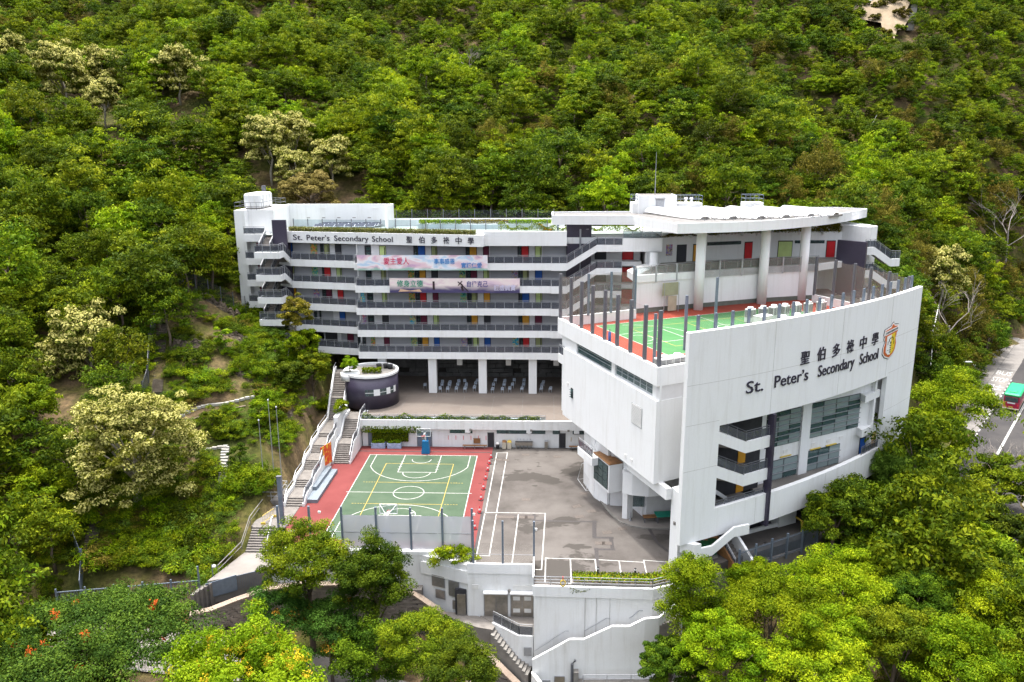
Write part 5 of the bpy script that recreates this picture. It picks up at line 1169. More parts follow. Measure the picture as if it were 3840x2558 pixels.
for k,x in enumerate((-22.7,-20.5)):
    t=thing('painted_planter','blue-grey painted planter box with low bushes nearer the '+('court stair' if k==0 else 'blue double door'),'planter',(x,101.2,0),'painted planters'); MB().box(x-.95,x+.95,100.85,101.5,0,.72).build('box',simple('planter_blue',(.28,.36,.5),.7,.3,4),t); MB().box(x-.85,x+.85,100.95,101.4,.7,.73).build('soil',M['bark'],t)
gl=thing('handball_goal','white-framed handball goal with net and red-striped post','goal',(5.6,90,0))
mb=MB(); A_,B_=(5.95,88.3),(5.1,91.6)
for p_ in (A_,B_): mb.tube([(*p_,0),(*p_,2.2)],.05,6)
mb.tube([(*A_,2.2),(*B_,2.2)],.05,6)
for p_ in (A_,B_): mb.tube([(*p_,2.2),(p_[0]-.6,p_[1]-.1,2.0),(p_[0]-1.1,p_[1]-.2,0),(*p_,.03)],.03,5)
mb.tube([(A_[0]-1.1,A_[1]-.2,.03),(B_[0]-1.1,B_[1]-.2,.03)],.03,5); mb.build('goal_frame',M['awning'],gl)
mb=MB()
for k in range(5): mb.lathe((*A_,.25+k*.42),[(.058,0),(.058,.2)],8)
mb.build('red_band',M['orange'],gl)
MB().add([(A_[0]-.6,A_[1]-.1,2.0),(B_[0]-.6,B_[1]-.1,2.0),(B_[0]-1.1,B_[1]-.2,0),(A_[0]-1.1,A_[1]-.2,0)],[(0,1,2,3)]).build('goal_net',M['net_thin'],gl)
def table(x,y,w_,d,h,top,label,a=0,name='games_table'):
    t=thing(name,label,'table',(x,y,.13)); F=Fr(x,y,a); MB().fbox(F,-w_/2,w_/2,-d/2,d/2,.13+h-.05,.13+h).build('top',top,t)
    for u in (-w_/2+.12,w_/2-.12):
        for v in (-d/2+.1,d/2-.1): MB().fbox(F,u-.04,u+.04,v-.04,v+.04,.13,.13+h-.05).build('leg',M['steel'],t)
table(13.2,80.4,2.4,1.4,.76,simple('table_green',(.01,.22,.15),.5),'green-topped table tennis table under the hall',8); table(11.4,80.1,1.5,.8,.6,M['wood'],'low wooden bench with red edges beside the green table',8)
bo=thing('grey_bollard','slim grey steel bollard on the paved apron','bollard',(9.3,80.2,.13)); MB().lathe((9.3,80.2,.13),[(.09,0),(.09,.95),(.05,1.0)],10).build('shaft',M['rail'],bo); MB().lathe((9.3,80.2,.13),[(.15,0),(.15,.04)],10).build('base',M['rail'],bo)
# ---------------- lower right yard ----------------
ry=MB().prism([(13.0,69.6),(20.5,72.6),(28.5,77.5),(33,84),(26,83),(15,76.5)],-4,-1.0).build('service_yard',M['paving']); tag(ry,kind='structure')
yf=thing('yard_fence','blue-grey picket fence along the service yard behind the trees','fence',(24,75,-1))
a,b=(19.0,71.4),(28.4,77.2); F=fr2(a,b); L=math.dist(a,b)
for k in range(6): MB().fbox(F,L*k/5-.09,L*k/5+.09,-.09,.09,-1.2,1.6).build('post',M['steel_blue'],yf)
for k in range(5):
    mb=MB()
    for z in (-.7,1.1): mb.fbox(F,L*k/5+.1,L*(k+1)/5-.1,-.03,.03,z,z+.06)
    for j in range(15): mb.fbox(F,L*k/5+.15+j*.14,L*k/5+.175+j*.14,-.02,.02,-.9,1.3)
    mb.build('picket_panel',M['steel_blue'],yf)
gs=thing('yard_stair','concrete stair between white walls down to the service yard','stairs',(18,72.5,0)); SF=fr2((17.6,75.4),(19.6,71.6)); mb=MB()
for k in range(11): mb.fbox(SF,k*.36,(k+1)*.36,-.75,.75,-3,1.6-k*.25)
mb.build('stair_flight',M['step'],gs)
MB().fbox(SF,-.5,4.4,.8,1.1,-3,3.4,-3,.2).build('stair_wall',M['white'],gs); MB().fbox(SF,-.5,4.2,-1.1,-.8,-3,3.0,-3,-.2).build('stair_wall',M['wood'],gs); railing(SF,0,4,-.9,2.4,gs,za=-.6,pan=1.2)
MB().prism([(14.5,71.2),(17.2,72.6),(17.5,74.6),(15.5,75)],-3,0.02).build('bin_pad',M['concrete'],gs)
for k,(x,y) in enumerate(((15.2,72.3),(16.0,72.9),(16.8,73.4))):
    t=thing('wheeled_bin','dark green wheeled refuse bin under the stair','bin',(x,y,0.02),'green bins'); MB().hexa([(x-.32,y-.35,.05),(x+.32,y-.35,.05),(x+.32,y+.35,.05),(x-.32,y+.35,.05),(x-.42,y-.45,1.35),(x+.42,y-.45,1.35),(x+.42,y+.45,1.35),(x-.42,y+.45,1.35)]).build('body',simple('bin_green',(.01,.1,.045),.45),t); MB().box(x-.45,x+.45,y-.48,y+.48,1.35,1.45).build('lid',simple('bin_lid',(.01,.08,.035),.4),t)
    for d in (-.3,.3): MB().tube([(x+d-.04,y+.36,.13),(x+d+.04,y+.36,.13)],.13,10).build('wheel',M['black'],t)
BLp=simple('blue_plastic',(.03,.2,.42),.5)
for k,(x,y,l,kind) in enumerate(((21.2,75.2,'old brown desk in the service yard','t'),(22.4,75.9,'brown wooden desk loaded with white boxes in the yard','b'),(23.2,76.8,'stacked wooden stool on a table in the yard','t'),(24.9,77.6,'dark wooden table with blue tubs in the yard','u'))):
    t=thing('wooden_table',l,'table',(x,y,-1)); MB().box(x-.7,x+.7,y-.4,y+.4,-.35,-.28).build('top',M['wood'],t)
    for dx in (-.6,.6):
        for dy in (-.3,.3): MB().box(x+dx-.05,x+dx+.05,y+dy-.05,y+dy+.05,-1,-.35).build('leg',M['wood'],t)
    if kind=='b':
        for j in range(3): bxo=thing('white_box',('small','middle','large')[j]+' white box piled on the brown desk','box',(x-.3+.3*j,y,-.28)); MB().box(x-.42+.3*j,x-.2+.3*j,y-.15,y+.15,-.28,-.1+.04*j).build('carton',M['ac'],bxo); MB().box(x-.43+.3*j,x-.19+.3*j,y-.16,y+.16,-.1+.04*j,-.08+.04*j).build('lid',M['awning'],bxo)
for k,(x,y,l) in enumerate(((24.1,77.0,'blue plastic tub on the yard floor beside the fence gate'),(25.3,78.0,'blue plastic tub next to the yellow frame'))):
    t=thing('plastic_tub',l,'tub',(x,y,-1)); MB().lathe((x,y,-1),[(.28,0),(.36,.75)],12).build('body',BLp,t,True); MB().lathe((x,y,-.25),[(.4,0),(.4,.06)],12).build('rim',BLp,t)
yg=thing('yellow_gantry','yellow painted steel frame beside the service yard','frame',(27.5,79,-1)); mb=MB(); mb.tube([(27.2,78.4,-1),(27.2,78.4,1.2)],.12,6); mb.tube([(27.2,78.4,1.2),(28.8,78.9,1.4)],.12,6); mb.tube([(27.2,78.4,1.2),(26.8,79.4,1.2)],.1,6); mb.build('frame_tube',M['yellow_metal'],yg); MB().box(26.95,27.45,78.2,78.6,-1,-.9).build('foot',M['yellow_metal'],yg)
pw([(20.5,77.2),(23.5,78.8),(26.8,80.3)],-1,.4,.25,'yard_low_wall',M['white'],hall)
# ---------------- terrain ----------------
CT=np.array([(-42,75,0),(-40,85,4.3),(-45,91,7),(-38,95,8.5),(-49,96,10.3),(-48.5,103,12.8),(-46,112,15),(-48,121,15.5),(-53,113,19),(-43,121,14),(-36,108,10.3),(-38,112,11.2),(-31,85,1.5),(-31.5,95,4.5),(-32,105,7),(-34,113,9),
 (-36,66,-4.0),(-55,85,6),(-58,72,-1.5),(-60,95,11),(-62,110,17),(-75,110,19),(-75,85,7),(-60,130,22),(-90,140,34),(-62,138,26),(-101,170,48),(-51,150,33),(-42,141,27),(-110,100,16),(-130,140,34),(-130,80,4),
 (-20,140,25),(0,140,24),(20,140,22),(40,140,20),(52,128,13),(54.5,113.5,7),(47,100,3),(44,90,0),(62,130,9),(74,150,8),(60,150,22),(85,172,14),(100,190,22),
 (58,101,-3),(77,127,-3),(97,154,-3),(120,186,-2),(40,78,-5),(90,110,-8),(120,150,-7),(160,190,2),(200,200,8),(200,140,-12),(150,250,52),(220,280,60),
 (0,200,53),(-60,200,58),(60,200,46),(120,225,36),(-120,220,66),(0,260,83),(-80,260,88),(80,260,78),(-160,260,90),(0,330,118),(-120,330,122),(120,330,112),(220,340,100),(-220,300,105),
 (0,400,140),(-150,400,145),(150,400,140),(-28,70,-5.5),(-15,66,-9.5),(-4,62,-12.5),(10,60,-12),(20,66,-9),(30,74,-5),(30,60,-10),(45,70,-8),(60,85,-6),(10,45,-16),(-30,50,-9),(-60,50,-6),(-90,60,-3),(60,50,-14),(100,70,-14)],float)
def tps_fit(P):
    n=len(P); d=np.linalg.norm(P[:,None,:2]-P[None,:,:2],axis=2); K=np.where(d>0,d*d*np.log(d+1e-9),0)+np.eye(n)*8
    A=np.zeros((n+3,n+3)); A[:n,:n]=K; A[:n,n]=1; A[:n,n+1:]=P[:,:2]; A[n,:n]=1; A[n+1:,:n]=P[:,:2].T
    b=np.zeros(n+3); b[:n]=P[:,2]; return np.linalg.solve(A,b)
TW=tps_fit(CT)
def seg_d(x,y,a,b):
    dx,dy=b[0]-a[0],b[1]-a[1]; t=np.clip(((x-a[0])*dx+(y-a[1])*dy)/(dx*dx+dy*dy),0,1); return np.hypot(x-a[0]-t*dx,y-a[1]-t*dy),t
RD=[(53,58),(51.5,80),(54.2,94),(58.4,101),(77.4,127),(97,154),(130,199)]            # main road centre line
RZ=[-5.5,-4,-3.2,-3,-3,-3,-2.5]
DR=[(-75,67,-3.5),(-47,64.2,-4.7),(-34,63.8,-5.9),(-23,64.2,-7.9),(-13,62.3,-9.7),(-4,58,-11.6),(2,46,-14)]   # drive
def terrain(x,y):
    x=np.asarray(x,float); y=np.asarray(y,float)
    d=np.hypot(x[...,None]-CT[:,0],y[...,None]-CT[:,1]); U=np.where(d>0,d*d*np.log(d+1e-9),0)
    n=len(CT); z=U@TW[:n]+TW[n]+TW[n+1]*x+TW[n+2]*y
    up_=np.clip((y-150)/45,0,1); z+=up_*(4.2*np.sin(x*.062+.9*np.sin(y*.03)+.6)+2.2*np.sin(x*.13-y*.05)+1.6*np.sin(y*.11+x*.02))
    z+=.7*np.sin(x*.21+1.3)*np.sin(y*.17)+.35*np.sin(x*.53)*np.cos(y*.47+.5)
    def flat(mask,zz,z): return np.where(mask,np.minimum(z,zz),z)
    z=flat((x>-31.5)&(x<13.5)&(y>66)&(y<104),-1.3,z)
    z=flat((x>6)&(x<31)&(y>73)&(y<104)&(y<72.5+1.35*(34-0)),-1.3,z)
    z=flat((x>10)&(x<44)&(y>88)&(y<133),-1.3+.0*x,z)
    z=flat((x>-33)&(x<16)&(y>=102)&(y<126),3.2,z)
    z=flat((x>-46)&(x<48)&(y>=121)&(y<134),8.4,z)
    z=flat((x>-40)&(x<-26)&(y>=113)&(y<126),8.3,z)
    z=flat((x>12)&(x<34)&(y>66)&(y<85),-1.4,z)
    dd=np.full(x.shape,1e9); zz=np.zeros(x.shape)
    for i in range(len(RD)-1):
        q,t=seg_d(x,y,RD[i],RD[i+1]); m=q<dd; dd=np.where(m,q,dd); zz=np.where(m,RZ[i]+(RZ[i+1]-RZ[i])*t,zz)
    k=np.clip((dd-9.5)/7,0,1); k=k*k*(3-2*k); z=(zz-.12)*(1-k)+z*k
    dd=np.full(x.shape,1e9)
    for a,b in zip(DR,DR[1:]):
        q,t=seg_d(x,y,a,b); m=q<dd; dd=np.where(m,q,dd); zz=np.where(m,a[2]+(b[2]-a[2])*t,zz)
    k=np.clip((dd-3.6)/3,0,1); k=k*k*(3-2*k); z=(zz-.12)*(1-k)+z*k
    return z
def gh(x,y): return float(terrain(np.array([x]),np.array([y]))[0])
def grid_mesh(name,xs,ys,mat):
    X,Y=np.meshgrid(xs,ys); Z=np.stack([terrain(X[i],Y[i]) for i in range(len(ys))]); nx,ny=len(xs),len(ys)
    v=np.stack([X,Y,Z],-1).reshape(-1,3); idx=np.arange(nx*ny).reshape(ny,nx)
    f=np.stack([idx[:-1,:-1],idx[:-1,1:],idx[1:,1:],idx[1:,:-1]],-1).reshape(-1,4)
    me=bpy.data.meshes.new(name); me.vertices.add(len(v)); me.vertices.foreach_set('co',v.ravel()); me.loops.add(f.size); me.loops.foreach_set('vertex_index',f.ravel()); me.polygons.add(len(f)); me.polygons.foreach_set('loop_start',np.arange(0,f.size,4)); me.update(); me.validate()
    me.polygons.foreach_set('use_smooth',[True]*len(f)); me.materials.append(mat); o=bpy.data.objects.new(name,me); COL.objects.link(o); return o
gm,nt,bs=newmat('hillside_soil')
c0=ramp(nt,noise(nt,.12,detail=6),[(.3,(.035,.05,.01)),(.45,(.07,.07,.02)),(.58,(.13,.095,.055)),(.72,(.17,.125,.08))]); c1=ramp(nt,noise(nt,1.7,detail=5),[(.35,(.6,.6,.6)),(.7,(1.25,1.2,1.1))])
nt.links.new(mixc(nt,1.0,c0,c1,'MULTIPLY'),bs.inputs['Base Color']); bs.inputs['Roughness'].default_value=.95; bs.inputs['Specular IOR Level'].default_value=.1; bump(nt,bs,noise(nt,2.5,detail=6),.6,.15)
xs=np.concatenate([np.arange(-420,-92,8),np.arange(-92,96,2.0),np.arange(96,424,8)]); ys=np.concatenate([np.arange(-120,40,10),np.arange(40,150,2.0),np.arange(150,480,6)])
hill=tag(grid_mesh('hillside',xs,ys,gm),kind='structure')
# roads
def ribbon(name,pts,w0,w1,mat,dz=0,parent=None,step=4):
    P=[Vector(p) for p in pts]; Q=[]
    for a,b in zip(P,P[1:]):
        n=max(1,int((b-a).length/step)); Q+=[a.lerp(b,i/n) for i in range(n)]
    Q.append(P[-1]); mb=MB(); vs=[]
    for i,p in enumerate(Q):
        d=(Q[min(i+1,len(Q)-1)]-Q[max(0,i-1)]); n=Vector((-d.y,d.x,0)).normalized(); vs+=[tuple(p+n*w0+Vector((0,0,dz))),tuple(p+n*w1+Vector((0,0,dz)))]
    mb.add(vs,[(2*i+1,2*i+3,2*i+2,2*i) for i in range(len(Q)-1)]); return mb.build(name,mat,parent)
rd=[(x,y,z) for (x,y),z in zip(RD,RZ)]
road=tag(ribbon('road',rd,-4.2,4.0,M['road'],0.0),kind='structure')
lay=tag(ribbon('bus_bay',[(69,115.5,-3),(77.4,127,-3),(97,154,-3),(112,174.5,-2.8)],3.9,7.0,M['paving'],.004),kind='structure')
M['bus_bay']=stained('bus_bay_concrete',[(.3,(.16,.15,.14)),(.7,(.24,.225,.21))],.5); lay.data.materials[0]=M['bus_bay']
pav=tag(ribbon('footpath',[(63,108,-3),(77.4,127,-3),(97,154,-3),(112,174.5,-2.8)],7.2,10.2,M['paving'],.12),kind='structure'); pav2=tag(ribbon('footpath',rd,-4.4,-7.5,M['paving'],.12),kind='structure')
for wa,wb,dz in ((6.98,7.2,.125),): ribbon('kerb',[(63,108,-3),(77.4,127,-3),(97,154,-3),(112,174.5,-2.8)],wa,wb,M['concrete'],dz,pav)
for a,b in ((-.16,-.04),(.04,.16)): ribbon('centre_line',rd[:5]+[(84,136,-3)],a,b,M['court_line'],.008,road)
for k in range(16):
    t0=k*2.4; d=Vector((math.cos(R_(54)),math.sin(R_(54)),0)); p0=Vector((68,114,-3))+d*t0; ribbon('lane_dash',[p0,p0+d*1.3],3.72,3.9,M['court_line'],.009,road)
    p0=Vector((86,139,-3))+d*t0*1.6; ribbon('lane_dash',[p0,p0+d*1.6],-.08,.08,M['court_line'],.009,road)
d=Vector((math.cos(R_(54)),math.sin(R_(54)),0)); n_=Vector((-d.y,d.x,0))
def roadtext(t,along,off,w_,h_):
    base=Vector((58.4,101,-3))+d*along+n_*off
    v,f=TX[t]; a,b=v[:,0].min(),v[:,0].max(); lo,hi=v[:,1].min(),v[:,1].max(); vs=[]
    for p_ in v:
        u=(p_[0]-a)/(b-a)-.5; q=(p_[1]-lo)/(hi-lo); vs.append(tuple(base-n_*(u*w_)+d*(q*h_)+Vector((0,0,.012+.004*(p_[2]>0)))))
    MB().add(vs,f).build('road_lettering',M['court_line'],lay)
for t,al,h_ in (('BUS',56.0,3.4),('STOP',50.5,3.4),('巴士',44.5,3.8),('站',39.0,3.8)): roadtext(t,al,5.4,2.5 if t!='站' else 2.0,h_)
for al in (36.5,61.5): base=Vector((58.4,101,-3))+d*al; ribbon('bay_end_line',[base+n_*3.9,base+n_*6.9],-.08,.08,M['court_line'],.012,lay)
drv=tag(ribbon('driveway',DR,-3.0,3.0,M['paving'],.02,None,2),kind='structure')
rl_=thing('driveway_railing','grey picket railing along the driveway under the trees','railing',(-34,60.7,-5.5)); mb=MB()
for a,b in zip(DR[1:5],DR[2:6]):
    F=fr2(a[:2],b[:2]); L=math.dist(a[:2],b[:2]); mb.fbox(F,0,L,-3.05,-3.0,a[2]+1.0,a[2]+1.06,b[2]+1.0,b[2]+1.06); mb.fbox(F,0,L,-3.05,-3.0,a[2]+.15,a[2]+.2,b[2]+.15,b[2]+.2)
    n=int(L/.3)
    for k in range(n): z=a[2]+(b[2]-a[2])*k/n; mb.fbox(F,k*.3,k*.3+.03,-3.04,-3.01,z+.0,z+1.0)
mb.build('pickets',M['rail'],rl_)
# ---------------- minibus, bus shelter, people ----------------
bus=thing('minibus','red minibus with a bright green roof driving beside the bus stop','minibus',(75.3,128.6,-3)); 
BF=Fr(77.5,127.3,54); bo_=Vector((0,0,-3)); off=1.3
def bb(u0,u1,v0,v1,z0,z1,name,mat,parent=None,bev=0): return MB().fbox(BF,u0*1.1,u1*1.1,off+v0*1.12,off+v1*1.12,-3+z0*1.08,-3+z1*1.08).build(name,mat,parent or bus,bevel=bev)
BR=simple('bus_red',(.35,.01,.05),.35,.05,spec=.5); BG=simple('bus_green',(.02,.42,.16),.35,.05,spec=.5); BC=simple('bus_cream',(.6,.55,.4),.4,.05)
bb(0,6.9,-1.02,1.02,.35,1.45,'body',BR,None,.08); bb(.02,6.85,-1.0,1.0,1.45,2.25,'upper_body',BR,None,.06); bb(-.03,6.93,-1.05,1.05,2.25,2.75,'roof',BG,None,.18); bb(-.05,6.95,-1.03,1.03,.3,.5,'bumper',BC,None,.04)
bb(-.03,.0,-.82,.82,1.5,2.2,'rear_window',M['glass_win']); bb(6.86,6.9,-.9,.9,1.3,2.2,'windscreen',M['glass_win'])
for k in range(5):
    for v in (-1.02,1.0): bb(.35+k*1.28,1.5+k*1.28,v,v+.025,1.5,2.15,'window',M['glass_win'])
for u in (1.3,5.4):
    for v in (-1.0,.75):
        a=BF.p(u,off+v,-3+.42); b=BF.p(u,off+v+.25,-3+.42); w_=MB().tube([a,b],.42,16).build('wheel',M['black'],bus); MB().tube([BF.p(u,off+v-.01,-2.58),BF.p(u,off+v+.26,-2.58)],.2,10).build('rim',M['rail'],w_)
for v in (-.95,.75): bb(-.06,-.03,v,v+.2,.9,1.2,'tail_light',M['orange']); bb(6.93,6.96,v,v+.22,.7,.95,'headlight',M['awning'])
bb(-.05,-.03,-.3,.3,.6,.78,'number_plate',M['yellow_metal']); bb(-.05,-.032,-.5,.5,1.2,1.4,'destination_panel',M['awning'])
bb(.8,2.0,-.5,.5,2.75,2.9,'roof_unit',BG,None,.05)
sh=thing('bus_shelter','small bus shelter with white roof edge on the footpath','bus shelter',(82,145.5,-2.9)); SFm=Fr(58.4,101,54)
def sb(u0,u1,v0,v1,z0,z1,name,mat): return MB().fbox(SFm,u0,u1,v0,v1,-2.88+z0,-2.88+z1).build(name,mat,sh)
sb(44,50,8.4,10.0,2.5,2.65,'roof',M['ac']); 
for u in (44.2,47,49.8): sb(u-.06,u+.06,9.7,9.82,0,2.5,'post',M['steel'])
sb(44.3,49.7,9.8,9.84,.4,2.1,'back_panel',M['glass_clear']); sb(45,48.5,9.2,9.6,.42,.5,'seat',M['wood']); sb(43.9,44.05,8.3,9.9,2.1,2.75,'sign_board',M['awning'])
def person(x,y,z,a,shirt,trous,label,h=1.68,arm=None,umb=False):
    t=thing('person',label,'person',(x,y,z)); k=h/1.7
    verts=[(0,0,.95),(0,0,1.15),(0,0,1.4),(0,.01,1.5),(-.17,0,1.42),(-.24,.02,1.15),(-.22,-.1,.92),(.17,0,1.42),(.24,.02,1.15),(.24,-.12,.95),(-.1,0,.9),(-.11,-.04,.5),(-.11,.04,.07),(.1,0,.9),(.11,.05,.5),(.11,.0,.07),(-.11,-.08,.03),(.11,-.12,.03)]
    rad=[.13,.13,.15,.06,.07,.055,.04,.07,.055,.04,.1,.075,.05,.1,.075,.05,.04,.04]
    ed=[(0,1),(1,2),(2,3),(2,4),(4,5),(5,6),(2,7),(7,8),(8,9),(0,10),(10,11),(11,12),(12,16),(0,13),(13,14),(14,15),(15,17)]
    me=bpy.data.meshes.new('body'); me.from_pydata([(p[0]*k,p[1]*k,p[2]*k) for p in verts],ed,[]); me.update(); o=bpy.data.objects.new('body',me); COL.objects.link(o); attach(o,t); o.location=(x,y,z); o.rotation_euler=(0,0,a)
    sk=o.modifiers.new('skin','SKIN'); 
    for i,r in enumerate(rad): me.skin_vertices[0].data[i].radius=(r*k,r*k*.8)
    me.skin_vertices[0].data[0].use_root=True
    ss=o.modifiers.new('sub','SUBSURF'); ss.levels=1; ss.render_levels=1
    m,nt,bs=newmat('clothes'); g=N(nt,'ShaderNodeTexCoord'); s=N(nt,'ShaderNodeSeparateXYZ'); nt.links.new(g.outputs['Object'],s.inputs[0]); mr=N(nt,'ShaderNodeMapRange'); nt.links.new(s.outputs['Z'],mr.inputs[0]); mr.inputs[1].default_value=.93*k; mr.inputs[2].default_value=.97*k
    nt.links.new(mixc(nt,mr.outputs[0],trous,shirt),bs.inputs['Base Color']); me.materials.append(m)
    hd=MB().lathe((0,0,0),[(.05,1.46*k),(.085,1.52*k),(.1,1.6*k),(.09,1.68*k),(.04,1.73*k)],10).mesh('head',simple('skin',(.45,.28,.2),.6)); ho=inst('head',hd,(x,y,z),a,t)
    hr=MB().lathe((0,.015,0),[(.095,1.6*k),(.105,1.64*k),(.095,1.71*k),(.03,1.76*k)],10).mesh('hair',M['black']); inst('hair',hr,(x,y,z),a,t)
    nm_=MB().hexa([(-.015,-.11,1.58*k),(.015,-.11,1.58*k),(.015,-.08,1.58*k),(-.015,-.08,1.58*k),(-.01,-.1,1.62*k),(.01,-.1,1.62*k),(.01,-.08,1.62*k),(-.01,-.08,1.62*k)]).mesh('nose',hd.materials[0]); inst('nose',nm_,(x,y,z),a,t)
    return t
p_=SFm.p(40.5,8.1); person(p_[0],p_[1],-2.88,R_(-30),(.5,.6,.75),(.04,.06,.2),'person in pale blue top waiting by the bus bay kerb')
p_=SFm.p(38.9,8.8); person(p_[0],p_[1],-2.88,R_(-30),(.6,.3,.02),(.02,.1,.3),'small person in orange top beside the taller one at the bus bay',1.15)
p_=SFm.p(64,8.6); pu=person(p_[0],p_[1],-2.88,R_(120),(.3,.3,.32),(.03,.03,.05),'person walking away with a white umbrella on the footpath')
um=thing('umbrella','open white umbrella held above the walking person','umbrella',(p_[0],p_[1],-1.9)); MB().lathe((p_[0],p_[1],-1.0),[(.75,0),(.6,.17),(.3,.3),(.02,.36)],12).build('canopy',M['awning'],um,True); MB().tube([(p_[0]+.2,p_[1]-.1,-1.85),(p_[0],p_[1],-.66)],.015,5).build('shaft',M['steel'],um)
person(1.8,123.6,27.04,R_(10),(.5,.52,.55),(.03,.05,.12),'person in pale shirt standing on the block roof terrace')
sl_=thing('street_lamp','slim street lamp with white head above the footpath trees','street lamp',(73,131.5,-2.9)); q=SFm.p(31,9.9); MB().tube([(q[0],q[1],-2.9),(q[0],q[1],4.2),(q[0]+1.3,q[1]-1,4.6)],.08,6,.05).build('post',M['rail'],sl_); MB().box(q[0]+.9,q[0]+2.1,q[1]-1.25,q[1]-.85,4.55,4.7).build('lamp_head',M['awning'],sl_)
# hillside stairs
M['old_step']=stained('mossy_steps',[(.3,(.05,.04,.03)),(.6,(.1,.085,.065)),(.8,(.15,.13,.1))],.9)
def hill_stair(name,label,pts,w_,n,rail=True):
    t=thing(name,label,'stairs',pts[0]); P=[Vector(p) for p in pts]; tot=len(P)-1
    for k in range(n):
        s=k/n*tot; i=min(int(s),tot-1); p=P[i].lerp(P[i+1],s-i); dd_=P[i+1]-P[i]; F=Fr(p.x,p.y,math.degrees(math.atan2(dd_.y,dd_.x))); l=dd_.to_2d().length*tot/n
        if k<300: MB().fbox(F,0,l*.8,-w_/2,w_/2,p.z-.5,p.z).build('step',M['old_step'],t)
    if rail:
        mb=MB(); pr_=[(p.x+.1,p.y,p.z+1.0) for p in P]; mb.tube([(p.x+w_*.55,p.y-.2,p.z+.9) for p in P],.07,6); mb.build('handrail',M['ac'],t)
    return t
hill_stair('hill_stair','concrete stair with white handrail behind the screen wall end',[(60.2,125.5,4.6),(61.6,128.5,5.8),(63.8,133.5,8.2),(67,139.5,9.6),(70,145.4,10.6)],2.2,52)
hill_stair('slope_stair','narrow concrete stair beside the fence on the left slope',[(-49.0,94.0,10.0),(-49.9,96.6,10.9),(-52.4,103.1,14.1),(-53.9,107.5,16.8)],1.3,36,False)
hill_stair('leaf_stair','dark leaf-strewn steps under the flowering tree',[(-46.6,72,-.5),(-47.5,74.4,.4),(-48.4,77.8,1.6)],1.2,16,False)
hill_stair('upper_hill_stair','small concrete stair high on the wooded hillside',[(x_,y_,gh(x_,y_)+.6) for x_,y_ in ((76.4,202.9),(78.0,207.3),(83,214.4))],2.0,22,True)
fl_=thing('slope_fence','dark steel fence running down the left slope','fence',(-50,100,12)); pts=[(-50.2,93,9.2),(-50.9,96,10.4),(-53.3,102,13.4),(-55,108.4,17.0)]
for a,b in zip(pts,pts[1:]):
    F=fr2(a[:2],b[:2]); L=math.dist(a[:2],b[:2]); mb=MB(); mb.fbox(F,0,L,-.03,.03,a[2]+2.0,a[2]+2.1,b[2]+2.0,b[2]+2.1)
    for k in range(int(L/.25)): z=a[2]+(b[2]-a[2])*k*.25/L; mb.fbox(F,k*.25,k*.25+.04,-.02,.02,z-.6,z+2.0)
    mb.build('picket_panel',M['steel'],fl_)
    MB().box(a[0]-.07,a[0]+.07,a[1]-.07,a[1]+.07,a[2]-.6,a[2]+2.5).build('post',M['steel'],fl_)
f2=thing('lower_slope_fence','blue-grey steel fence stepping down under the flowering tree','fence',(-49,70,0)); pts=[(-50.3,76.6,1.0),(-49.0,73.5,0),(-46.6,70.8,-1.2),(-45.6,68.4,-2.8)]
for a,b in zip(pts,pts[1:]):
    F=fr2(a[:2],b[:2]); L=math.dist(a[:2],b[:2]); MB().fbox(F,0,L,-.03,.03,a[2]-.3,a[2]+1.5,b[2]-.3,b[2]+1.5).build('panel',M['steel_blue'],f2); MB().box(a[0]-.1,a[0]+.1,a[1]-.1,a[1]+.1,a[2]-.5,a[2]+2.0).build('post',M['steel_blue'],f2)
f3=thing('upper_slope_fence','tall chain-link fence of dark posts above the left slope','fence',(-50,112,19)); 
for k in range(8):
    x=-57+k*1.55; y=113.5+k*.7; z=gh(x,y); MB().tube([(x,y,z),(x,y,z+3.2)],.06,6).build('post',M['steel'],f3)
    if k<7: x2,y2=x+1.55,y+.7; z2=gh(x2,y2); MB().add([(x,y,z+.1),(x2,y2,z2+.1),(x2,y2,z2+3.1),(x,y,z+3.1)],[(0,1,2,3)]).build('mesh_panel',netmat('chain_link',(.08,.08,.08),.8),f3)
# stepping stones on left slope
path=tag(ribbon('stone_path',[(-45.5,90.3,gh(-45.5,90.3)),(-42,92.3,gh(-42,92.3)),(-38,94.6,gh(-38,94.6))],-.3,.3,M['bark'],.05),kind='structure')
stm=MB().box(-.27,.27,-.2,.2,-.2,.1).mesh('stepping_stone',simple('pale_slab',(.36,.35,.32),.8,.2,3))
for k in range(17): t=k/16; x,y=-45.8+8.2*t,90.7+5.6*t+.4*math.sin(t*6); inst('stepping_stone',stm,(x,y,gh(x,y)+.1),.5+rnd.uniform(-.2,.2),path)
for k in range(7): t=k/6; x,y=-41.6+3.4*t,86.5+1.4*t; inst('stepping_stone',stm,(x,y,gh(x,y)+.1),rnd.uniform(-.2,.2),path)
for k in range(13): t=k/12; x,y=-38.1+1.3*t,87.7-4.8*t; inst('stepping_stone',stm,(x,y,gh(x,y)+.1),rnd.uniform(-.25,.25),path,(1.7,.75,1))
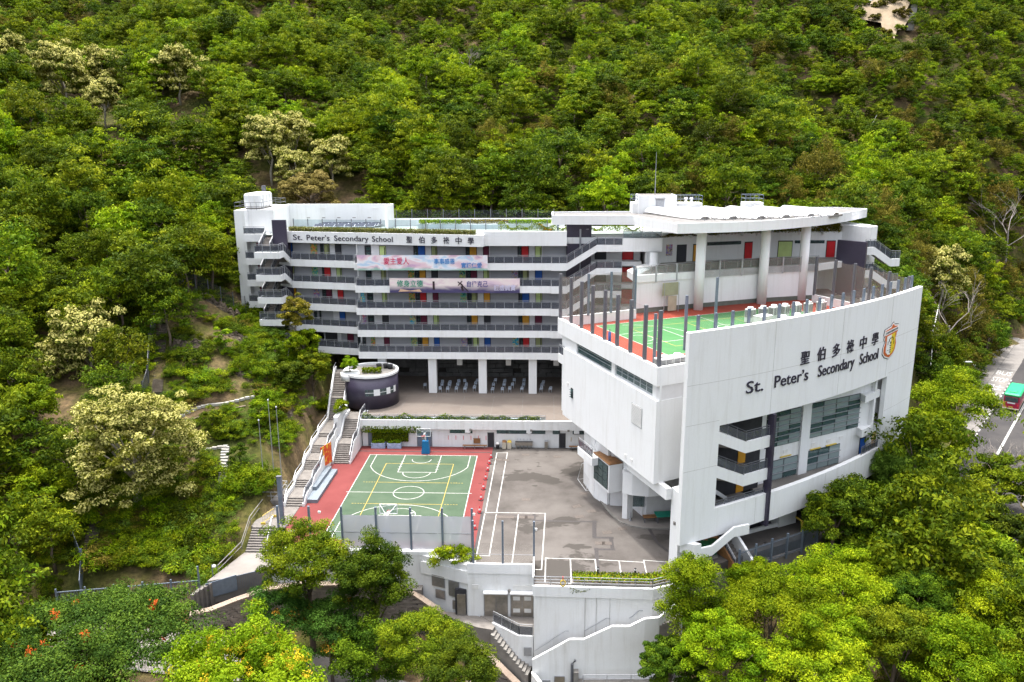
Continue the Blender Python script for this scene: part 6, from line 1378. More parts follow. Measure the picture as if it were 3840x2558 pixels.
# bare rock cuts on the left slope
rockm_=stained('slope_rock',[(.3,(.03,.026,.02)),(.5,(.085,.068,.05)),(.7,(.15,.122,.09))],1.1)
def rockface(x,y,w_,h_,a,seed,label):
    r=random.Random(seed); t=thing('rock_outcrop',label,'rock',(x,y,gh(x,y))); F=Fr(x,y,a); n=22; m=8; vs=[]
    hs_=[h_*(.45+.55*r.random())*min(1,(1-abs(i/n-.5)*2)*3+.15) for i in range(n+1)]
    for j in range(m+1):
        for i in range(n+1):
            u=(i/n-.5)*w_; q=F.p(u,0); vs.append((*F.p(u,j*.12+r.uniform(-.16,.16))[:2],gh(*q[:2])-.4+hs_[i]*j/m+r.uniform(-.08,.08)))
    top=vs[-(n+1):]; k0=len(vs)
    for k in (1,2):
        for i in range(n+1):
            q=F.p((i/n-.5)*w_,1.0+k*1.0+r.uniform(-.2,.2)); vs.append((q[0],q[1],max(gh(*q[:2])-.15,top[i][2]*(1-k*.1)-.25*k) if k==1 else gh(*q[:2])-.2))
    m2=m+2
    MB().add(vs,[(j*(n+1)+i,j*(n+1)+i+1,(j+1)*(n+1)+i+1,(j+1)*(n+1)+i) for j in range(m2) for i in range(n)]).build('rock_face',rockm_,t)
rockface(-48.3,114.5,7,1.9,8,1,'brown cut rock ledge beside the stair tower'); rockface(-49.0,103.0,5.5,1.8,4,2,'dark stained rock face on the upper left slope'); rockface(-43.6,106.8,5,1.5,-6,3,'tan eroded bank in the middle of the left slope'); rockface(-39.6,98.6,3.0,1.5,5,4,'small dark rock hollow above the stepping stones'); rockface(-32.6,97,4,2.0,80,6,'brown earth bank beside the long stair')
# concrete sprayed slope high on the right
cs_=thing('shotcrete_slope','pale bare concrete slope with a side stair high on the hill','slope',(102,259,70)); mb=MB(); vs=[]; poly=[(88.5,260.5),(92,261.4),(95,264),(99,265),(102,267.5),(106,268.2),(110,270.5),(109.0,267),(110.2,264.7),(107.0,260),(107.5,257.5),(104.7,253.3),(103.5,250.5),(101,249.6),(98.6,245),(98.9,249),(97.2,250.7),(97.9,254),(94,257)]
n=len(poly); mb.add([(x,y,gh(x,y)+2.6) for x,y in poly]+[(102,259.5,gh(102,259.5)+3.2)],[(i,(i+1)%n,n) for i in range(n)]); mb.build('slope_face',stained('shotcrete',[(.3,(.2,.155,.1)),(.7,(.3,.24,.165))],.3),cs_)
mb=MB(); mb.tube([(x,y,gh(x,y)+2.8) for x,y in poly[:4]],.12,5); mb.build('top_rail',M['ac'],cs_); mb=MB()
for k in range(14): t=k/14; x,y=111.6-5.5*t,265.5-12*t; mb.box(x-.9,x+.9,y-.7,y+.7,gh(x,y)+.5,gh(x,y)+1.9)
mb.build('side_stair',M['concrete'],cs_)
# ---------------- vegetation ----------------
def leafmat(name,stops,objvar=.35,flower=None,trans=.32):
    """foliage: colour from leaf tone (young/old leaves, with highlight and shadow contrast painted in), per-tree variation; flower=(threshold,colour)"""
    m,nt,bs=newmat(name); out=nt.nodes['Material Output']
    at=N(nt,'ShaderNodeAttribute'); at.attribute_name='tone'
    c=ramp(nt,at.outputs['Fac'],stops)
    oi=N(nt,'ShaderNodeObjectInfo')
    hs=N(nt,'ShaderNodeHueSaturation'); mr=N(nt,'ShaderNodeMapRange'); nt.links.new(oi.outputs['Random'],mr.inputs[0]); mr.inputs[3].default_value=1-objvar; mr.inputs[4].default_value=1+objvar*1.1
    m2=N(nt,'ShaderNodeMath'); m2.operation='MULTIPLY'; nt.links.new(oi.outputs['Random'],m2.inputs[0]); m2.inputs[1].default_value=7.31
    fr_=N(nt,'ShaderNodeMath'); fr_.operation='FRACT'; nt.links.new(m2.outputs[0],fr_.inputs[0]); mh=N(nt,'ShaderNodeMapRange'); nt.links.new(fr_.outputs[0],mh.inputs[0]); mh.inputs[3].default_value=.5-.022*objvar/.35; mh.inputs[4].default_value=.5+.014*objvar/.35
    nt.links.new(c,hs.inputs['Color']); nt.links.new(mr.outputs[0],hs.inputs['Value']); nt.links.new(mh.outputs[0],hs.inputs['Hue'])
    col=hs.outputs[0]
    if flower:
        a2=N(nt,'ShaderNodeAttribute'); a2.attribute_name='flower'; g=N(nt,'ShaderNodeMath'); g.operation='GREATER_THAN'; nt.links.new(a2.outputs['Fac'],g.inputs[0]); g.inputs[1].default_value=.5; col=mixc(nt,g.outputs[0],col,flower)
    bs.inputs['Roughness'].default_value=.6; bs.inputs['Specular IOR Level'].default_value=.06; nt.links.new(col,bs.inputs['Base Color'])
    tr=N(nt,'ShaderNodeBsdfTranslucent'); nt.links.new(col,tr.inputs[0]); mx=N(nt,'ShaderNodeMixShader'); mx.inputs[0].default_value=trans
    nt.links.new(bs.outputs[0],mx.inputs[1]); nt.links.new(tr.outputs[0],mx.inputs[2]); nt.links.new(mx.outputs[0],out.inputs['Surface']); return m
LM={'dark':leafmat('leaf_dark',[(.1,(.014,.034,.003)),(.5,(.045,.085,.005)),(.9,(.13,.185,.008))]),  # wide tone ramps paint foliage highlights and shadows into the leaf colour
 'mid':leafmat('leaf_mid',[(.1,(.024,.05,.003)),(.5,(.085,.14,.005)),(.9,(.215,.265,.009))],.32),
 'bright':leafmat('leaf_bright',[(.1,(.036,.08,.002)),(.5,(.125,.205,.004)),(.9,(.28,.35,.008))],.24),
 'olive':leafmat('leaf_olive',[(.1,(.035,.038,.005)),(.5,(.1,.095,.012)),(.9,(.21,.175,.024))],.25),
 'lime':leafmat('leaf_lime',[(.1,(.05,.11,.003)),(.5,(.14,.25,.005)),(.9,(.27,.38,.01))],.1,(.5,.38,.02)),
 'poinc':leafmat('leaf_poinciana',[(.1,(.015,.036,.005)),(.5,(.04,.085,.01)),(.9,(.1,.165,.016))],.1,(.5,.1,.02)),
 'cream':leafmat('leaf_cream_flower',[(.1,(.04,.058,.007)),(.5,(.1,.125,.014)),(.9,(.2,.21,.02))],.12,(.55,.52,.17)),
 'tan':leafmat('leaf_tan',[(.1,(.09,.075,.02)),(.5,(.2,.165,.04)),(.9,(.34,.27,.09))],.1),
 'yellow':leafmat('leaf_yellowing',[(.1,(.07,.085,.01)),(.5,(.17,.16,.015)),(.9,(.3,.24,.03))],.1),
 'orange_spot':leafmat('leaf_orange_spot',[(.1,(.02,.055,.01)),(.5,(.05,.12,.015)),(.9,(.1,.2,.025))],.1,(.5,.26,.03)),
 'bamboo':leafmat('leaf_bamboo',[(.1,(.045,.09,.01)),(.5,(.1,.19,.022)),(.9,(.18,.29,.04))],.15),
 'grass':leafmat('leaf_grass',[(.1,(.06,.08,.015)),(.5,(.14,.17,.03)),(.9,(.25,.22,.09))],.1)}
def quads_mesh(name,P,D,Nrm,L,Wd,tone,flower,mat):
    n=len(P); D=D-(D*Nrm).sum(1,keepdims=True)*Nrm; D/=np.linalg.norm(D,axis=1,keepdims=True)+1e-9; S=np.cross(Nrm,D)
    a=P-D*L[:,None]*.5; b=P+S*Wd[:,None]*.5+Nrm*(L*.06)[:,None]; c=P+D*L[:,None]*.5-Nrm*(L*.1)[:,None]; d=P-S*Wd[:,None]*.5+Nrm*(L*.06)[:,None]
    v=np.stack([a,b,c,d],1).reshape(-1,3); me=bpy.data.meshes.new(name); me.vertices.add(4*n); me.vertices.foreach_set('co',v.ravel().astype(np.float32)); me.loops.add(4*n); me.loops.foreach_set('vertex_index',np.arange(4*n,dtype=np.int32)); me.polygons.add(n); me.polygons.foreach_set('loop_start',np.arange(0,4*n,4,dtype=np.int32)); me.update()
    for nm_,val in (('tone',tone),('flower',flower)):
        at=me.attributes.new(nm_,'FLOAT','FACE'); at.data.foreach_set('value',val.astype(np.float32))
    me.materials.append(mat); return me
def unit(v): return v/(np.linalg.norm(v,axis=1,keepdims=True)+1e-9)
def crown(name,seed,R,ncl,per,leaf,mat,cl=.32,droop=0.,up=.35,flat=0.,fl=0.,shell=.62,aspect=.55,flup=True):
    """leaf-clump crown centred at the origin"""
    g=np.random.default_rng(seed); R=np.array(R,float)
    d=unit(g.normal(size=(ncl,3))); d[:,2]=np.where(d[:,2]<-.45,-d[:,2]*.6,d[:,2]); d=unit(d)
    bumpy=1+.22*np.sin(d[:,0]*3.1+seed)*np.cos(d[:,1]*2.7+seed*1.7)+.12*g.normal(size=ncl)
    r=(shell+(1-shell)*g.random(ncl)**.6)*bumpy
    C=d*r[:,None]*R
    if flat: C[:,2]=C[:,2]*(1-flat)+flat*R[2]*.6*(1-(C[:,0]**2/R[0]**2+C[:,1]**2/R[1]**2))
    cr=cl*R.mean()*g.uniform(.65,1.35,ncl); ct=g.random(ncl)
    k=np.repeat(np.arange(ncl),per); n=len(k); e=unit(g.normal(size=(n,3))); e[:,2]=np.abs(e[:,2])*.9-.25*g.random(n)*(1+droop); e=unit(e)
    q=g.random(n)**.45; sq=np.array([1,1,.72])
    P=C[k]+e*(cr[k]*q)[:,None]*sq
    if droop: P[:,2]-=droop*np.abs(g.normal(size=n))*cr[k]
    Nrm=unit(e*.65+np.array([0,0,up])+g.normal(size=(n,3))*.42)
    D=g.normal(size=(n,3)); D[:,2]-=.5+droop*1.5
    L=leaf*g.uniform(.65,1.35,n); tone=np.clip(.55*ct[k]+.45*g.random(n)+.12*(e[:,2]),0,1)  # random leaf tone, painted lighter on the upward side of each clump
    flw=np.zeros(n)
    if fl:
        if flup: fc=g.random(ncl)<min(1,fl*1.6); flw=((g.random(n)<.6)&fc[k]&(e[:,2]>.05)).astype(float)
        else:
            fcn=unit(g.normal(size=(int(fl*900),3)))*R*g.uniform(.7,1.02,(int(fl*900),1)); fcn[:,2]=np.abs(fcn[:,2])*.8
            for q_ in fcn: flw[np.linalg.norm((P-q_)*np.array([1,1,.6]),axis=1)<.42]=1.
            flw*=(g.random(n)<.7)
    return quads_mesh(name,P,D,Nrm,L,L*aspect,tone,flw,mat),C
def trunk_mesh(name,seed,h,r,C,zc,mat,nb=7,lean=(0,0),spread=.75):
    """tapered trunk up to the crown plus limbs towards the clumps; origin at the foot"""
    q=random.Random(seed); mb=MB(); top=(lean[0],lean[1],zc*1.0)
    mb.tube([(0,0,-.5),(lean[0]*.3+q.uniform(-.1,.1),lean[1]*.3,zc*.35),(lean[0]*.7,lean[1]*.7+q.uniform(-.15,.15),zc*.7),top],r,7,r*.55)
    idx=list(range(len(C))); q.shuffle(idx)
    for i in idx[:nb]:
        c=C[i]; s=q.uniform(.5,.9); b=(lean[0]*s,lean[1]*s,zc*s); e=(lean[0]+c[0]*spread,lean[1]+c[1]*spread,zc+c[2]*spread); m_=((b[0]+e[0])/2+q.uniform(-.2,.2),(b[1]+e[1])/2+q.uniform(-.2,.2),(b[2]*.55+e[2]*.45)+.3)
        mb.tube([b,m_,e],r*.4,5,r*.1)
    return mb.mesh(name,mat,True)
def tree(name,label,x,y,z0,R,zc,mat,seed,ncl,per,leaf,group=None,r=.2,bark='bark',lean=(0,0),nb=8,cat='tree',**kw):
    """z0 = ground height, zc = crown centre height above it"""
    t=thing(name,label,cat,(x,y,z0),group); R=tuple(v*.88 for v in R)
    if y<70: ncl=int(ncl*1.5); per=int(per*1.5); leaf*=.62
    me,C=crown('crown',seed,R,ncl,per,leaf,LM[mat],**kw); o=inst('crown',me,(x+lean[0],y+lean[1],z0+zc),0,t)
    tm=trunk_mesh('trunk',seed,zc,r,C,zc,M[bark],nb,lean); inst('trunk',tm,(x,y,z0),0,t); return t
# --- named trees ---
T=tree
T('flame_tree','spreading dark green tree with scattered orange flowers over the driveway',-35.6,55,gh(-35.6,55),(8.2,7.6,3.4),1.6-gh(-35.6,55),'poinc',11,150,190,.34,r=.35,flat=.55,fl=.018,cl=.2,shell=.35,nb=22,flup=False)
T('golden_shower_tree','lime green tree with hanging yellow blossom in the foreground',-22.8,50.3,gh(-22.8,50.3),(6.9,5.9,3.6),1.5-gh(-22.8,50.3),'lime',12,125,190,.36,r=.3,bark='bark_pale',fl=.055,cl=.19,shell=.4,droop=.25,nb=26,flup=False)
T('camphor_tree','tall dark green tree standing before the block retaining wall by the steps',-22.4,67.2,gh(-22.4,67.2),(4.3,4.0,4.0),1.9-gh(-22.4,67.2),'mid',13,90,190,.3,r=.3,nb=18,cl=.23,shell=.45)
T('camphor_tree','tall dark green tree before the frosted court screen',-15.9,65.8,gh(-15.9,65.8),(3.7,3.7,4.6),.2-gh(-15.9,65.8),'dark',14,100,190,.3,r=.3,nb=16,cl=.23,shell=.45)
T('orange_flecked_tree','green tree flecked with orange seed clusters under the taller trees',-24.6,65.2,gh(-24.6,65.2),(3.3,3.2,3.2),-2.6-gh(-24.6,65.2),'orange_spot',15,55,170,.28,r=.18,fl=.05,cl=.25)
T('yellow_flecked_tree','green tree with yellow flower sprays between the two tall dark trees',-19.6,63.6,gh(-19.6,63.6),(3.4,3.2,3.4),-3.2-gh(-19.6,63.6),'orange_spot',16,60,170,.28,r=.18,fl=.04,cl=.25)
T('understorey_tree','dark leafy tree below the dark tree at the court screen',-15.3,62.0,gh(-15.3,62.0),(4.2,3.6,3.4),-4.6-gh(-15.3,62),'dark',17,70,180,.28,r=.2,cl=.25)
T('fine_leaved_tree','mid green fine-leaved tree beside the stone coping',-10.2,59.4,gh(-10.2,59.4),(3.5,3.2,2.9),-1.0-gh(-10.2,59.4),'mid',18,75,200,.26,r=.22,fl=0,cl=.23,flat=.3)
T('fine_leaved_tree','dark bushy tree in front of the stone coping',-6.7,55.8,gh(-6.7,55.8),(3.5,3.2,2.9),-1.5-gh(-6.7,55.8),'dark',19,75,220,.24,r=.22,cl=.24)
T('slender_tree','slender yellow-green tree against the white stair wall',12.9,63.0,gh(12.9,63),(2.4,2.3,5.2),1.0-gh(12.9,63),'bright',20,70,190,.26,r=.2,cl=.3)
for k,(x,y,z,R,l,mt) in enumerate(((19.6,62,-.6,(5.6,5,4.4),'broad bright green banyan crown below the screen wall','bright'),(14.9,58.2,-1.2,(4.0,3.6,3.6),'bright green banyan beside the lower garden rail','bright'),(26,66,.4,(4.8,4.4,4.0),'bright green banyan by the picket fence','bright'),(21.6,56.2,-1.0,(4.6,4,3.6),'bright green banyan with hanging roots over the rail','bright'),(19.4,67.2,.2,(2.9,2.6,2.4),'small bright banyan at the foot of the yard stair','bright'),
  (29.8,76.5,2.2,(4.4,4.2,4.2),'dark green tree beside the yellow frame','dark'),(24.5,60.5,-1.5,(4,3.6,3.8),'yellow-green tree among the banyans','bright'),(10.8,60.2,-3.8,(2.6,2.3,2.8),'dark mango tree at the white wall foot','dark'))):
    T('banyan_tree' if mt=='bright' else 'broadleaf_tree',l,x,y,gh(x,y),R,z-gh(x,y),mt,30+k,95,190,.28,r=.28,cl=.21,shell=.5,nb=8)
for k,(x,y,z,R,mt,l) in enumerate(((54.6,103,5.4,(7.0,6.4,5.6),'bright','wide yellow-green tree between the screen wall end and the road'),(49,86.5,-1.0,(5,4.6,4.2),'mid','mid green tree downhill of the screen wall'),(38.3,73.2,-2.4,(4.8,4.4,4.2),'mid','leafy tree behind the bamboo'),(40,66.4,-1.8,(4.8,4.4,4.2),'bright','pale green tree near the road bend'),(29.6,60.2,-1.2,(4.2,3.8,4.0),'mid','mid green tree beside the banyans'),(33.2,57.2,-.8,(4,3.6,3.8),'bright','yellow-green tree at the lower slope'),(49,78.3,-1.4,(4.4,4,4),'dark','dark tree on the lower slope'),(54.2,90.2,.8,(4.2,4,4),'mid','round tree beside the road edge'),(45.5,72.5,-2,(4.2,4,4),'mid','green tree half hidden on the lower slope'),(34.2,66.8,-1.6,(3.8,3.6,3.8),'dark','dark vine-covered tree beyond the banyans'),(33.8,80.5,1.4,(3.2,3,3.2),'mid','small tree at the undercroft edge'),(46.2,94.5,3.6,(3.2,3.0,3.4),'mid','small tree touching the screen wall end'))):
    T('slope_tree',l,x,y,gh(x,y),R,z-gh(x,y),mt,60+k,80,170,.3,r=.22,cl=.23,shell=.48)
for k,(x,y,z,R,l) in enumerate(((39.4,86.6,3.4,(2.4,2.2,3.8),'feathery bamboo clump against the balcony wall'),(41.2,80.4,.6,(3.6,3.2,3.8),'feathery bamboo clump below the balcony'),(36.2,78.8,.8,(2.8,2.6,3.4),'feathery bamboo clump beside the dark tree'),(43.6,88.2,3.0,(2.7,2.6,3.8),'feathery bamboo clump nearest the road'))):
    T('bamboo',l,x,y,gh(x,y),R,z-gh(x,y),'bamboo',80+k,80,190,.34,r=.07,cl=.25,aspect=.22,droop=.4,shell=.3,nb=20,cat='bamboo')
# flowering trees
T('flowering_tree','large cream-flowered tree in full bloom on the left slope',-44.6,79.0,gh(-44.6,79.0),(6.5,6.2,9.0),6.9-gh(-44.6,79),'cream',90,250,170,.3,r=.5,bark='bark_pale',fl=.55,cl=.16,shell=.6,nb=14)
FL=[(-59.5,98,14.4,4.0),(-62.5,97,12.2,3.0),(-100.9,170,53.3,5.3),(-95.6,178,55.6,3.9),(-87.1,160,47.9,3.7),(-77.2,172,53.8,4.5),(-51.4,150,39.5,4.2),(-47.5,152,41.6,3.2),(-120.4,185,59.3,3.8),(-40.1,150,36.5,3.7),(74,150,15.5,4.0),(-46,146,35.5,3.0)]
flm=[crown('crown',91+k,(1,1,1.1),95,120,.1,LM['cream'],fl=.75,cl=.22,shell=.6) for k in range(2)]
ftm=trunk_mesh('trunk',91,1.8,.06,flm[0][1],1.8,M['bark_pale'],6)
def protree(name,label,x,y,zc,R,me,tm,group,sz=1.3,cat='tree'):
    g=min(gh(x,y),zc-R*1.15); t=thing(name,label,cat,(x,y,g),group)
    a=rnd.uniform(0,6.28); inst('crown',me,(x,y,zc),a,t,(R,R,R*sz)); h=max(.8,zc-g); inst('trunk',tm,(x,y,g),a,t,(R,R,h/1.8)); return t
FLL=['cream-flowered tree left of the slope stair, above the largest one','small cream-flowered tree beside its taller twin left of the slope stair','widest cream-flowered tree in the upper left woods','round cream-flowered tree uphill of the widest one','tall cream-flowered tree downhill of the widest one','cream-flowered tree alone above the tall grey leafless tree','cream-flowered tree rising behind the white water tank','slim cream-flowered tree touching the one behind the water tank','outermost cream-flowered tree deep in the upper left woods','cream-flowered tree above the tan-yellow tree','cream-flowered tree above the bus shelter','low cream-flowered tree beside the tan-yellow tree']
for k,(x,y,z,r_) in enumerate(FL): protree('flowering_tree',FLL[k],x,y,z,r_,flm[k%2][0],ftm,'cream-flowered trees on the hillside')
for k,(x,y,z,R,mt,l) in enumerate(((37.5,74.6,-.4,(3.6,3.4,3.6),'mid','mid green tree tucked behind the dark tree by the yard'),(43.6,76.6,-.8,(3.8,3.6,3.8),'bright','fresh green tree below the bamboo'),(47.2,83.4,.2,(3.6,3.4,3.8),'mid','leafy tree beside the bamboo nearest the road'),(41.5,69.6,-2.2,(3.8,3.6,3.6),'mid','leafy tree below the fresh green tree'),(50.2,98.6,3.4,(4.0,3.8,4.4),'bright','yellow-green tree at the foot of the screen wall end'),(33.5,72.4,-1.4,(3.4,3.2,3.4),'bright','bright tree next to the picket fence end'),(45.6,90.2,1.2,(3.2,3,3.6),'mid','green tree pressed against the screen wall end'))): T('slope_tree',l,x,y,gh(x,y),R,z-gh(x,y),mt,130+k,70,170,.3,r=.2,cl=.24,shell=.48)
for k,(x,y,r_,mt,l) in enumerate(((-40.3,89.6,1.3,'mid','young tree between the two stepping-stone paths'),(-35.6,85.5,1.1,'dark','young dark conifer-like tree beside the stone steps'),(-43,83.6,1.4,'mid','young tree below the stepping stones'),(-35.4,92.5,1.3,'bright','young bright tree above the flag poles'),(-39.4,102.5,1.2,'mid','young tree above the dark rock hollow'),(-43.5,103.4,1.3,'bright','young bright tree beside the eroded bank'),(-46,98.6,1.2,'dark','young dark tree right of the slope stair'),(-37.6,105.8,1.4,'mid','young tree beside the leaning trunk'))): T('young_tree',l,x,y,gh(x,y),(r_,r_,r_*1.25),r_*1.5,mt,150+k,22,70,.24,r=.07,nb=5,cl=.32)
for k,(x,y) in enumerate(((90,260),(93.5,259),(97,256.5),(109.5,268),(107,259),(102,250),(97.5,248.5),(96,263.5))): T('slope_bush','scrubby bush on the rim of the bare concrete slope',x,y,gh(x,y)+1.6,(1.9,1.8,1.6),1.1,'mid' if k%2 else 'olive',170+k,22,60,.42,r=.08,nb=3,group='bushes round the concrete slope')
T('yellowing_tree','tan-yellow leaved tree directly behind the block rear wall',-41.5,141,gh(-41.5,141),(5.4,4.8,3.8),31.6-gh(-41.5,141),'tan',95,90,170,.4,r=.3,cl=.22)
T('leaning_tree','olive-yellow topped tree with leaning trunk before the left galleries',-36.6,107.0,gh(-36.6,107),(2.5,2.3,3.0),16.4-gh(-36.6,107),'yellow',96,60,170,.26,r=.13,bark='bark_pale',lean=(1.4,2.2),cl=.27)
T('young_tree','fresh green tree below the olive-yellow tree at the left galleries',-34.4,108.2,gh(-34.4,108.2),(2.5,2.3,2.6),12.6-gh(-34.4,108.2),'bright',97,55,150,.27,r=.12,cl=.27)
T('broadleaf_tree','dense green tree beside the upper flight of the long stair',-32.6,105.6,gh(-32.6,105.6),(2.9,2.8,2.6),9.4-gh(-32.6,105.6),'mid',98,60,170,.27,r=.16,cl=.27)
T('broadleaf_tree','dark round tree on the bank left of the long stair',-34.6,102.6,gh(-34.6,102.6),(2.6,2.5,2.2),9.6-gh(-34.6,102.6),'dark',99,55,160,.27,r=.16,cl=.27)
# bare trees
def bare(x,y,zt,h,w_,label,seed):
    q=random.Random(seed); g=min(gh(x,y),zt-h); t=thing('bare_tree',label,'tree',(x,y,g)); mb=MB(); H=zt-g; mb.tube([(x,y,g-.3),(x+.3,y,g+H*.3),(x,y+.2,g+H*.55)],.26,7,.16); mb.build('trunk',M['dead_wood'],t); mb=MB()
    def br_(p,d,l,r,n):
        e=p+d*l; mid=p+d*l*.5+Vector((q.uniform(-.15,.15),q.uniform(-.15,.15),q.uniform(-.05,.2)))*l*.4; mb.tube([p,mid,e],r,5,r*.55,False)
        if n:
            for _ in range(3): dd_=(d+Vector((q.uniform(-.8,.8),q.uniform(-.8,.8),q.uniform(-.25,.6)))).normalized(); br_(e if q.random()<.6 else mid,dd_,l*q.uniform(.55,.8),r*.55,n-1)
    for k in range(5): a=k*1.26+q.random(); br_(Vector((x,y+.2,g+H*q.uniform(.4,.56))),Vector((math.cos(a)*w_,math.sin(a)*w_,1)).normalized(),H*.24,.1,3)
    mb.build('branches',M['dead_wood'],t)
for k,(x,y) in enumerate(((100,262),(105,264),(104,257))): T('slope_bush',('round','drooping','low')[k]+' brown-green bush growing on the bare concrete slope',x,y,gh(x,y)+1.5,(2.2,2.0,2.2),1.7,'olive',110+k,30,70,.4,r=.1,nb=3,droop=.3)
bare(-70.7,150,43,14,.5,'grey leafless tree with tall trunk on the left hillside',1); bare(107,190,32,11,1.3,'wide grey leafless crown beside the road far right',2); bare(68,134,19,10,1.0,'pale leafless tree above the bus shelter',3); bare(55,92,6,9,1.2,'grey dead branches in front of the roadside trees',4); bare(-19,205,64,9,1.2,'small grey leafless tree high in the forest',5)
# --- forest: shared crowns ---
KINDS=[('dark','dense dark green forest tree on the hillside'),('mid','mid green forest tree on the hillside'),('bright','yellow-green forest tree on the hillside'),('olive','olive brown vine-draped forest tree on the hillside')]
near={},; NEAR={}; FAR={}; TR={}
for k,(kk,_) in enumerate(KINDS):
    NEAR[kk]=[crown('crown',200+10*k+j,(1,1,1.0+.12*j),78,56,.1,LM[kk],cl=.24,shell=.42,droop=.5 if kk=='olive' else 0.,up=.3,aspect=.5 if kk!='olive' else .35) for j in range(3)]
    FAR[kk]=[crown('forest_crown',300+10*k+j,(1,1,1.0+.15*j),64,36,.115,LM[kk],cl=.25,shell=.42,droop=.5 if kk=='olive' else 0.)[0] for j in range(2)]
    TR[kk]=trunk_mesh('trunk',200+k,1.8,.055,NEAR[kk][0][1],1.8,M['bark'],6)
rg=np.random.default_rng(4)
def excluded(x,y):
    if -52<x<14.5 and 64<y<134: 
        if x<-30 and not(x>-50.5 and y>72 and y<124) : return (x>-36 and y<80) or (x>-49 and y<74)
        return True
    if -50<x<50 and 130<y<138: return True
    if 6<x<60 and 60<y<131:
        if math.hypot(x-CX,y-CY)<RR+1.6 and (x<44 or y<124): return True
        if x<31 and y>60 and (y<75 or (y-71.4)>(x-19)*.62-2.5): return True
    if 14<x<30 and y<66: return True
    for a,b in zip(RD,RD[1:]):
        q,_=seg_d(np.array(x),np.array(y),a,b)
        if q<(8.5): return True
    q,_=seg_d(np.array(x),np.array(y),(74,118),(112,172))
    if q<9: return True
    for a,b in zip(DR,DR[1:]):
        q,_=seg_d(np.array(x),np.array(y),a,b)
        if q<4.5: return True
    if (x-102)**2/70+(y-260)**2/110<1 or (abs(x-100)<8 and 238<y<256): return True
    if y<50: return True
    for fx,fy,fz,fr_ in FL:
        f=fy/math.hypot(fx,fy); g_=fx/math.hypot(fx,fy)
        for k_ in (0,2.5,5,7.5,10,12.5):
            if math.hypot(x-(fx-g_*k_),y-(fy-f*k_))<fr_*.8+1.2: return True
    if -36<x<36 and y<66: return True
    return False
cam_m=cam.matrix_world.inverted()
def vis_px(x,y,z):
    p=cam_m@Vector((x,y,z)); 
    if p.z>-5: return None
    return (p.x/-p.z*2988, p.y/-p.z*2988, -p.z)
cands=[]
gx=3.2
for yy in np.arange(50,365,gx):
    for xx in np.arange(-300,300,gx):
        sc=1+max(0,(yy-180))/400
        x=xx+rg.uniform(-1.9,1.9); y=yy+rg.uniform(-1.9,1.9); u=rg.random(6)
        if yy>150 and u[5]>.9: continue
        if excluded(x,y): continue
        v=vis_px(x,y,20+max(0,(y-140)*.5))
        if v is None or abs(v[0])>3100: continue
        cands.append((x,y,u))
zz=terrain(np.array([c[0] for c in cands]),np.array([c[1] for c in cands]))
trees=[]
for (x,y,u),z in zip(cands,zz):
    v=vis_px(x,y,z+5)
    if v is None or abs(v[0])>3000 or v[1]>1750: continue
    n1=math.sin(x*.045+2)*math.cos(y*.05)+math.sin(x*.017-y*.021); p=u[0]+.16*n1
    far_=min(1,max(0,(y-130)/120))
    kind='bright' if p>.76+.1*far_ else ('mid' if p>.36 else ('dark' if p>.08 else 'olive'))
    if y<135 and kind=='olive': kind='mid'
    R=(1.5+2.4*u[1]**1.6+(1.2 if u[5]>.66 else 0))*(1 if y<160 else max(.72,1-(y-160)/220))*(1.0 if y>70 else .9); 
    trees.append((v[2],x,y,z,R,kind,u))
trees.sort(key=lambda t:t[0]/t[4])
grp='forest trees on the hillside'
def zone(x,y,R,kind):
    a={'dark':'dense dark green','mid':'mid green','bright':'yellow-green','olive':'olive brown vine-draped'}[kind]; b='small' if R<2.4 else ('broad' if R>3.6 else 'round')
    if x<-48 and y<90: w_='uphill of the driveway gate'
    elif x<-48 and y<112: w_='left of the slope stair'
    elif x<-44 and y<140: w_='uphill of the water tank tower'
    elif x<18 and y>130: w_='close behind the classroom block roof'
    elif y>120 and x<58: w_='close behind the hall wing canopy'
    elif x>40 and y<101: w_='between the screen wall and the road'
    elif y<150: w_='on the bank above the bus bay'
    else: w_='up the valley beyond the bus stop'
    return '%s %s forest tree %s'%(b,a,w_)
nind={k:0 for k,_ in KINDS}; rest=[]
for dpt,x,y,z,R,kind,u in trees:
    vv=vis_px(x,y,z+4)
    if nind[kind]<(95 if kind!='olive' else 45) and sum(nind.values())<290 and abs(vv[0])<2050 and vv[1]>-1450:
        nind[kind]+=1; me=NEAR[kind][int(u[2]*3)%3][0]; lab=dict(KINDS)[kind]
        h=R*(1.25+.5*u[3]); lab=zone(x,y,R,kind); t=thing('forest_tree',lab,'tree',(x,y,z),grp); inst('crown',me,(x,y,z+h),u[4]*6.28,t,(R,R,R*(.85+.4*u[3]))); inst('trunk',TR[kind],(x,y,z),u[4]*6.28,t,(R,R,h/1.8))
    else: rest.append((x,y,z,R,kind,u))
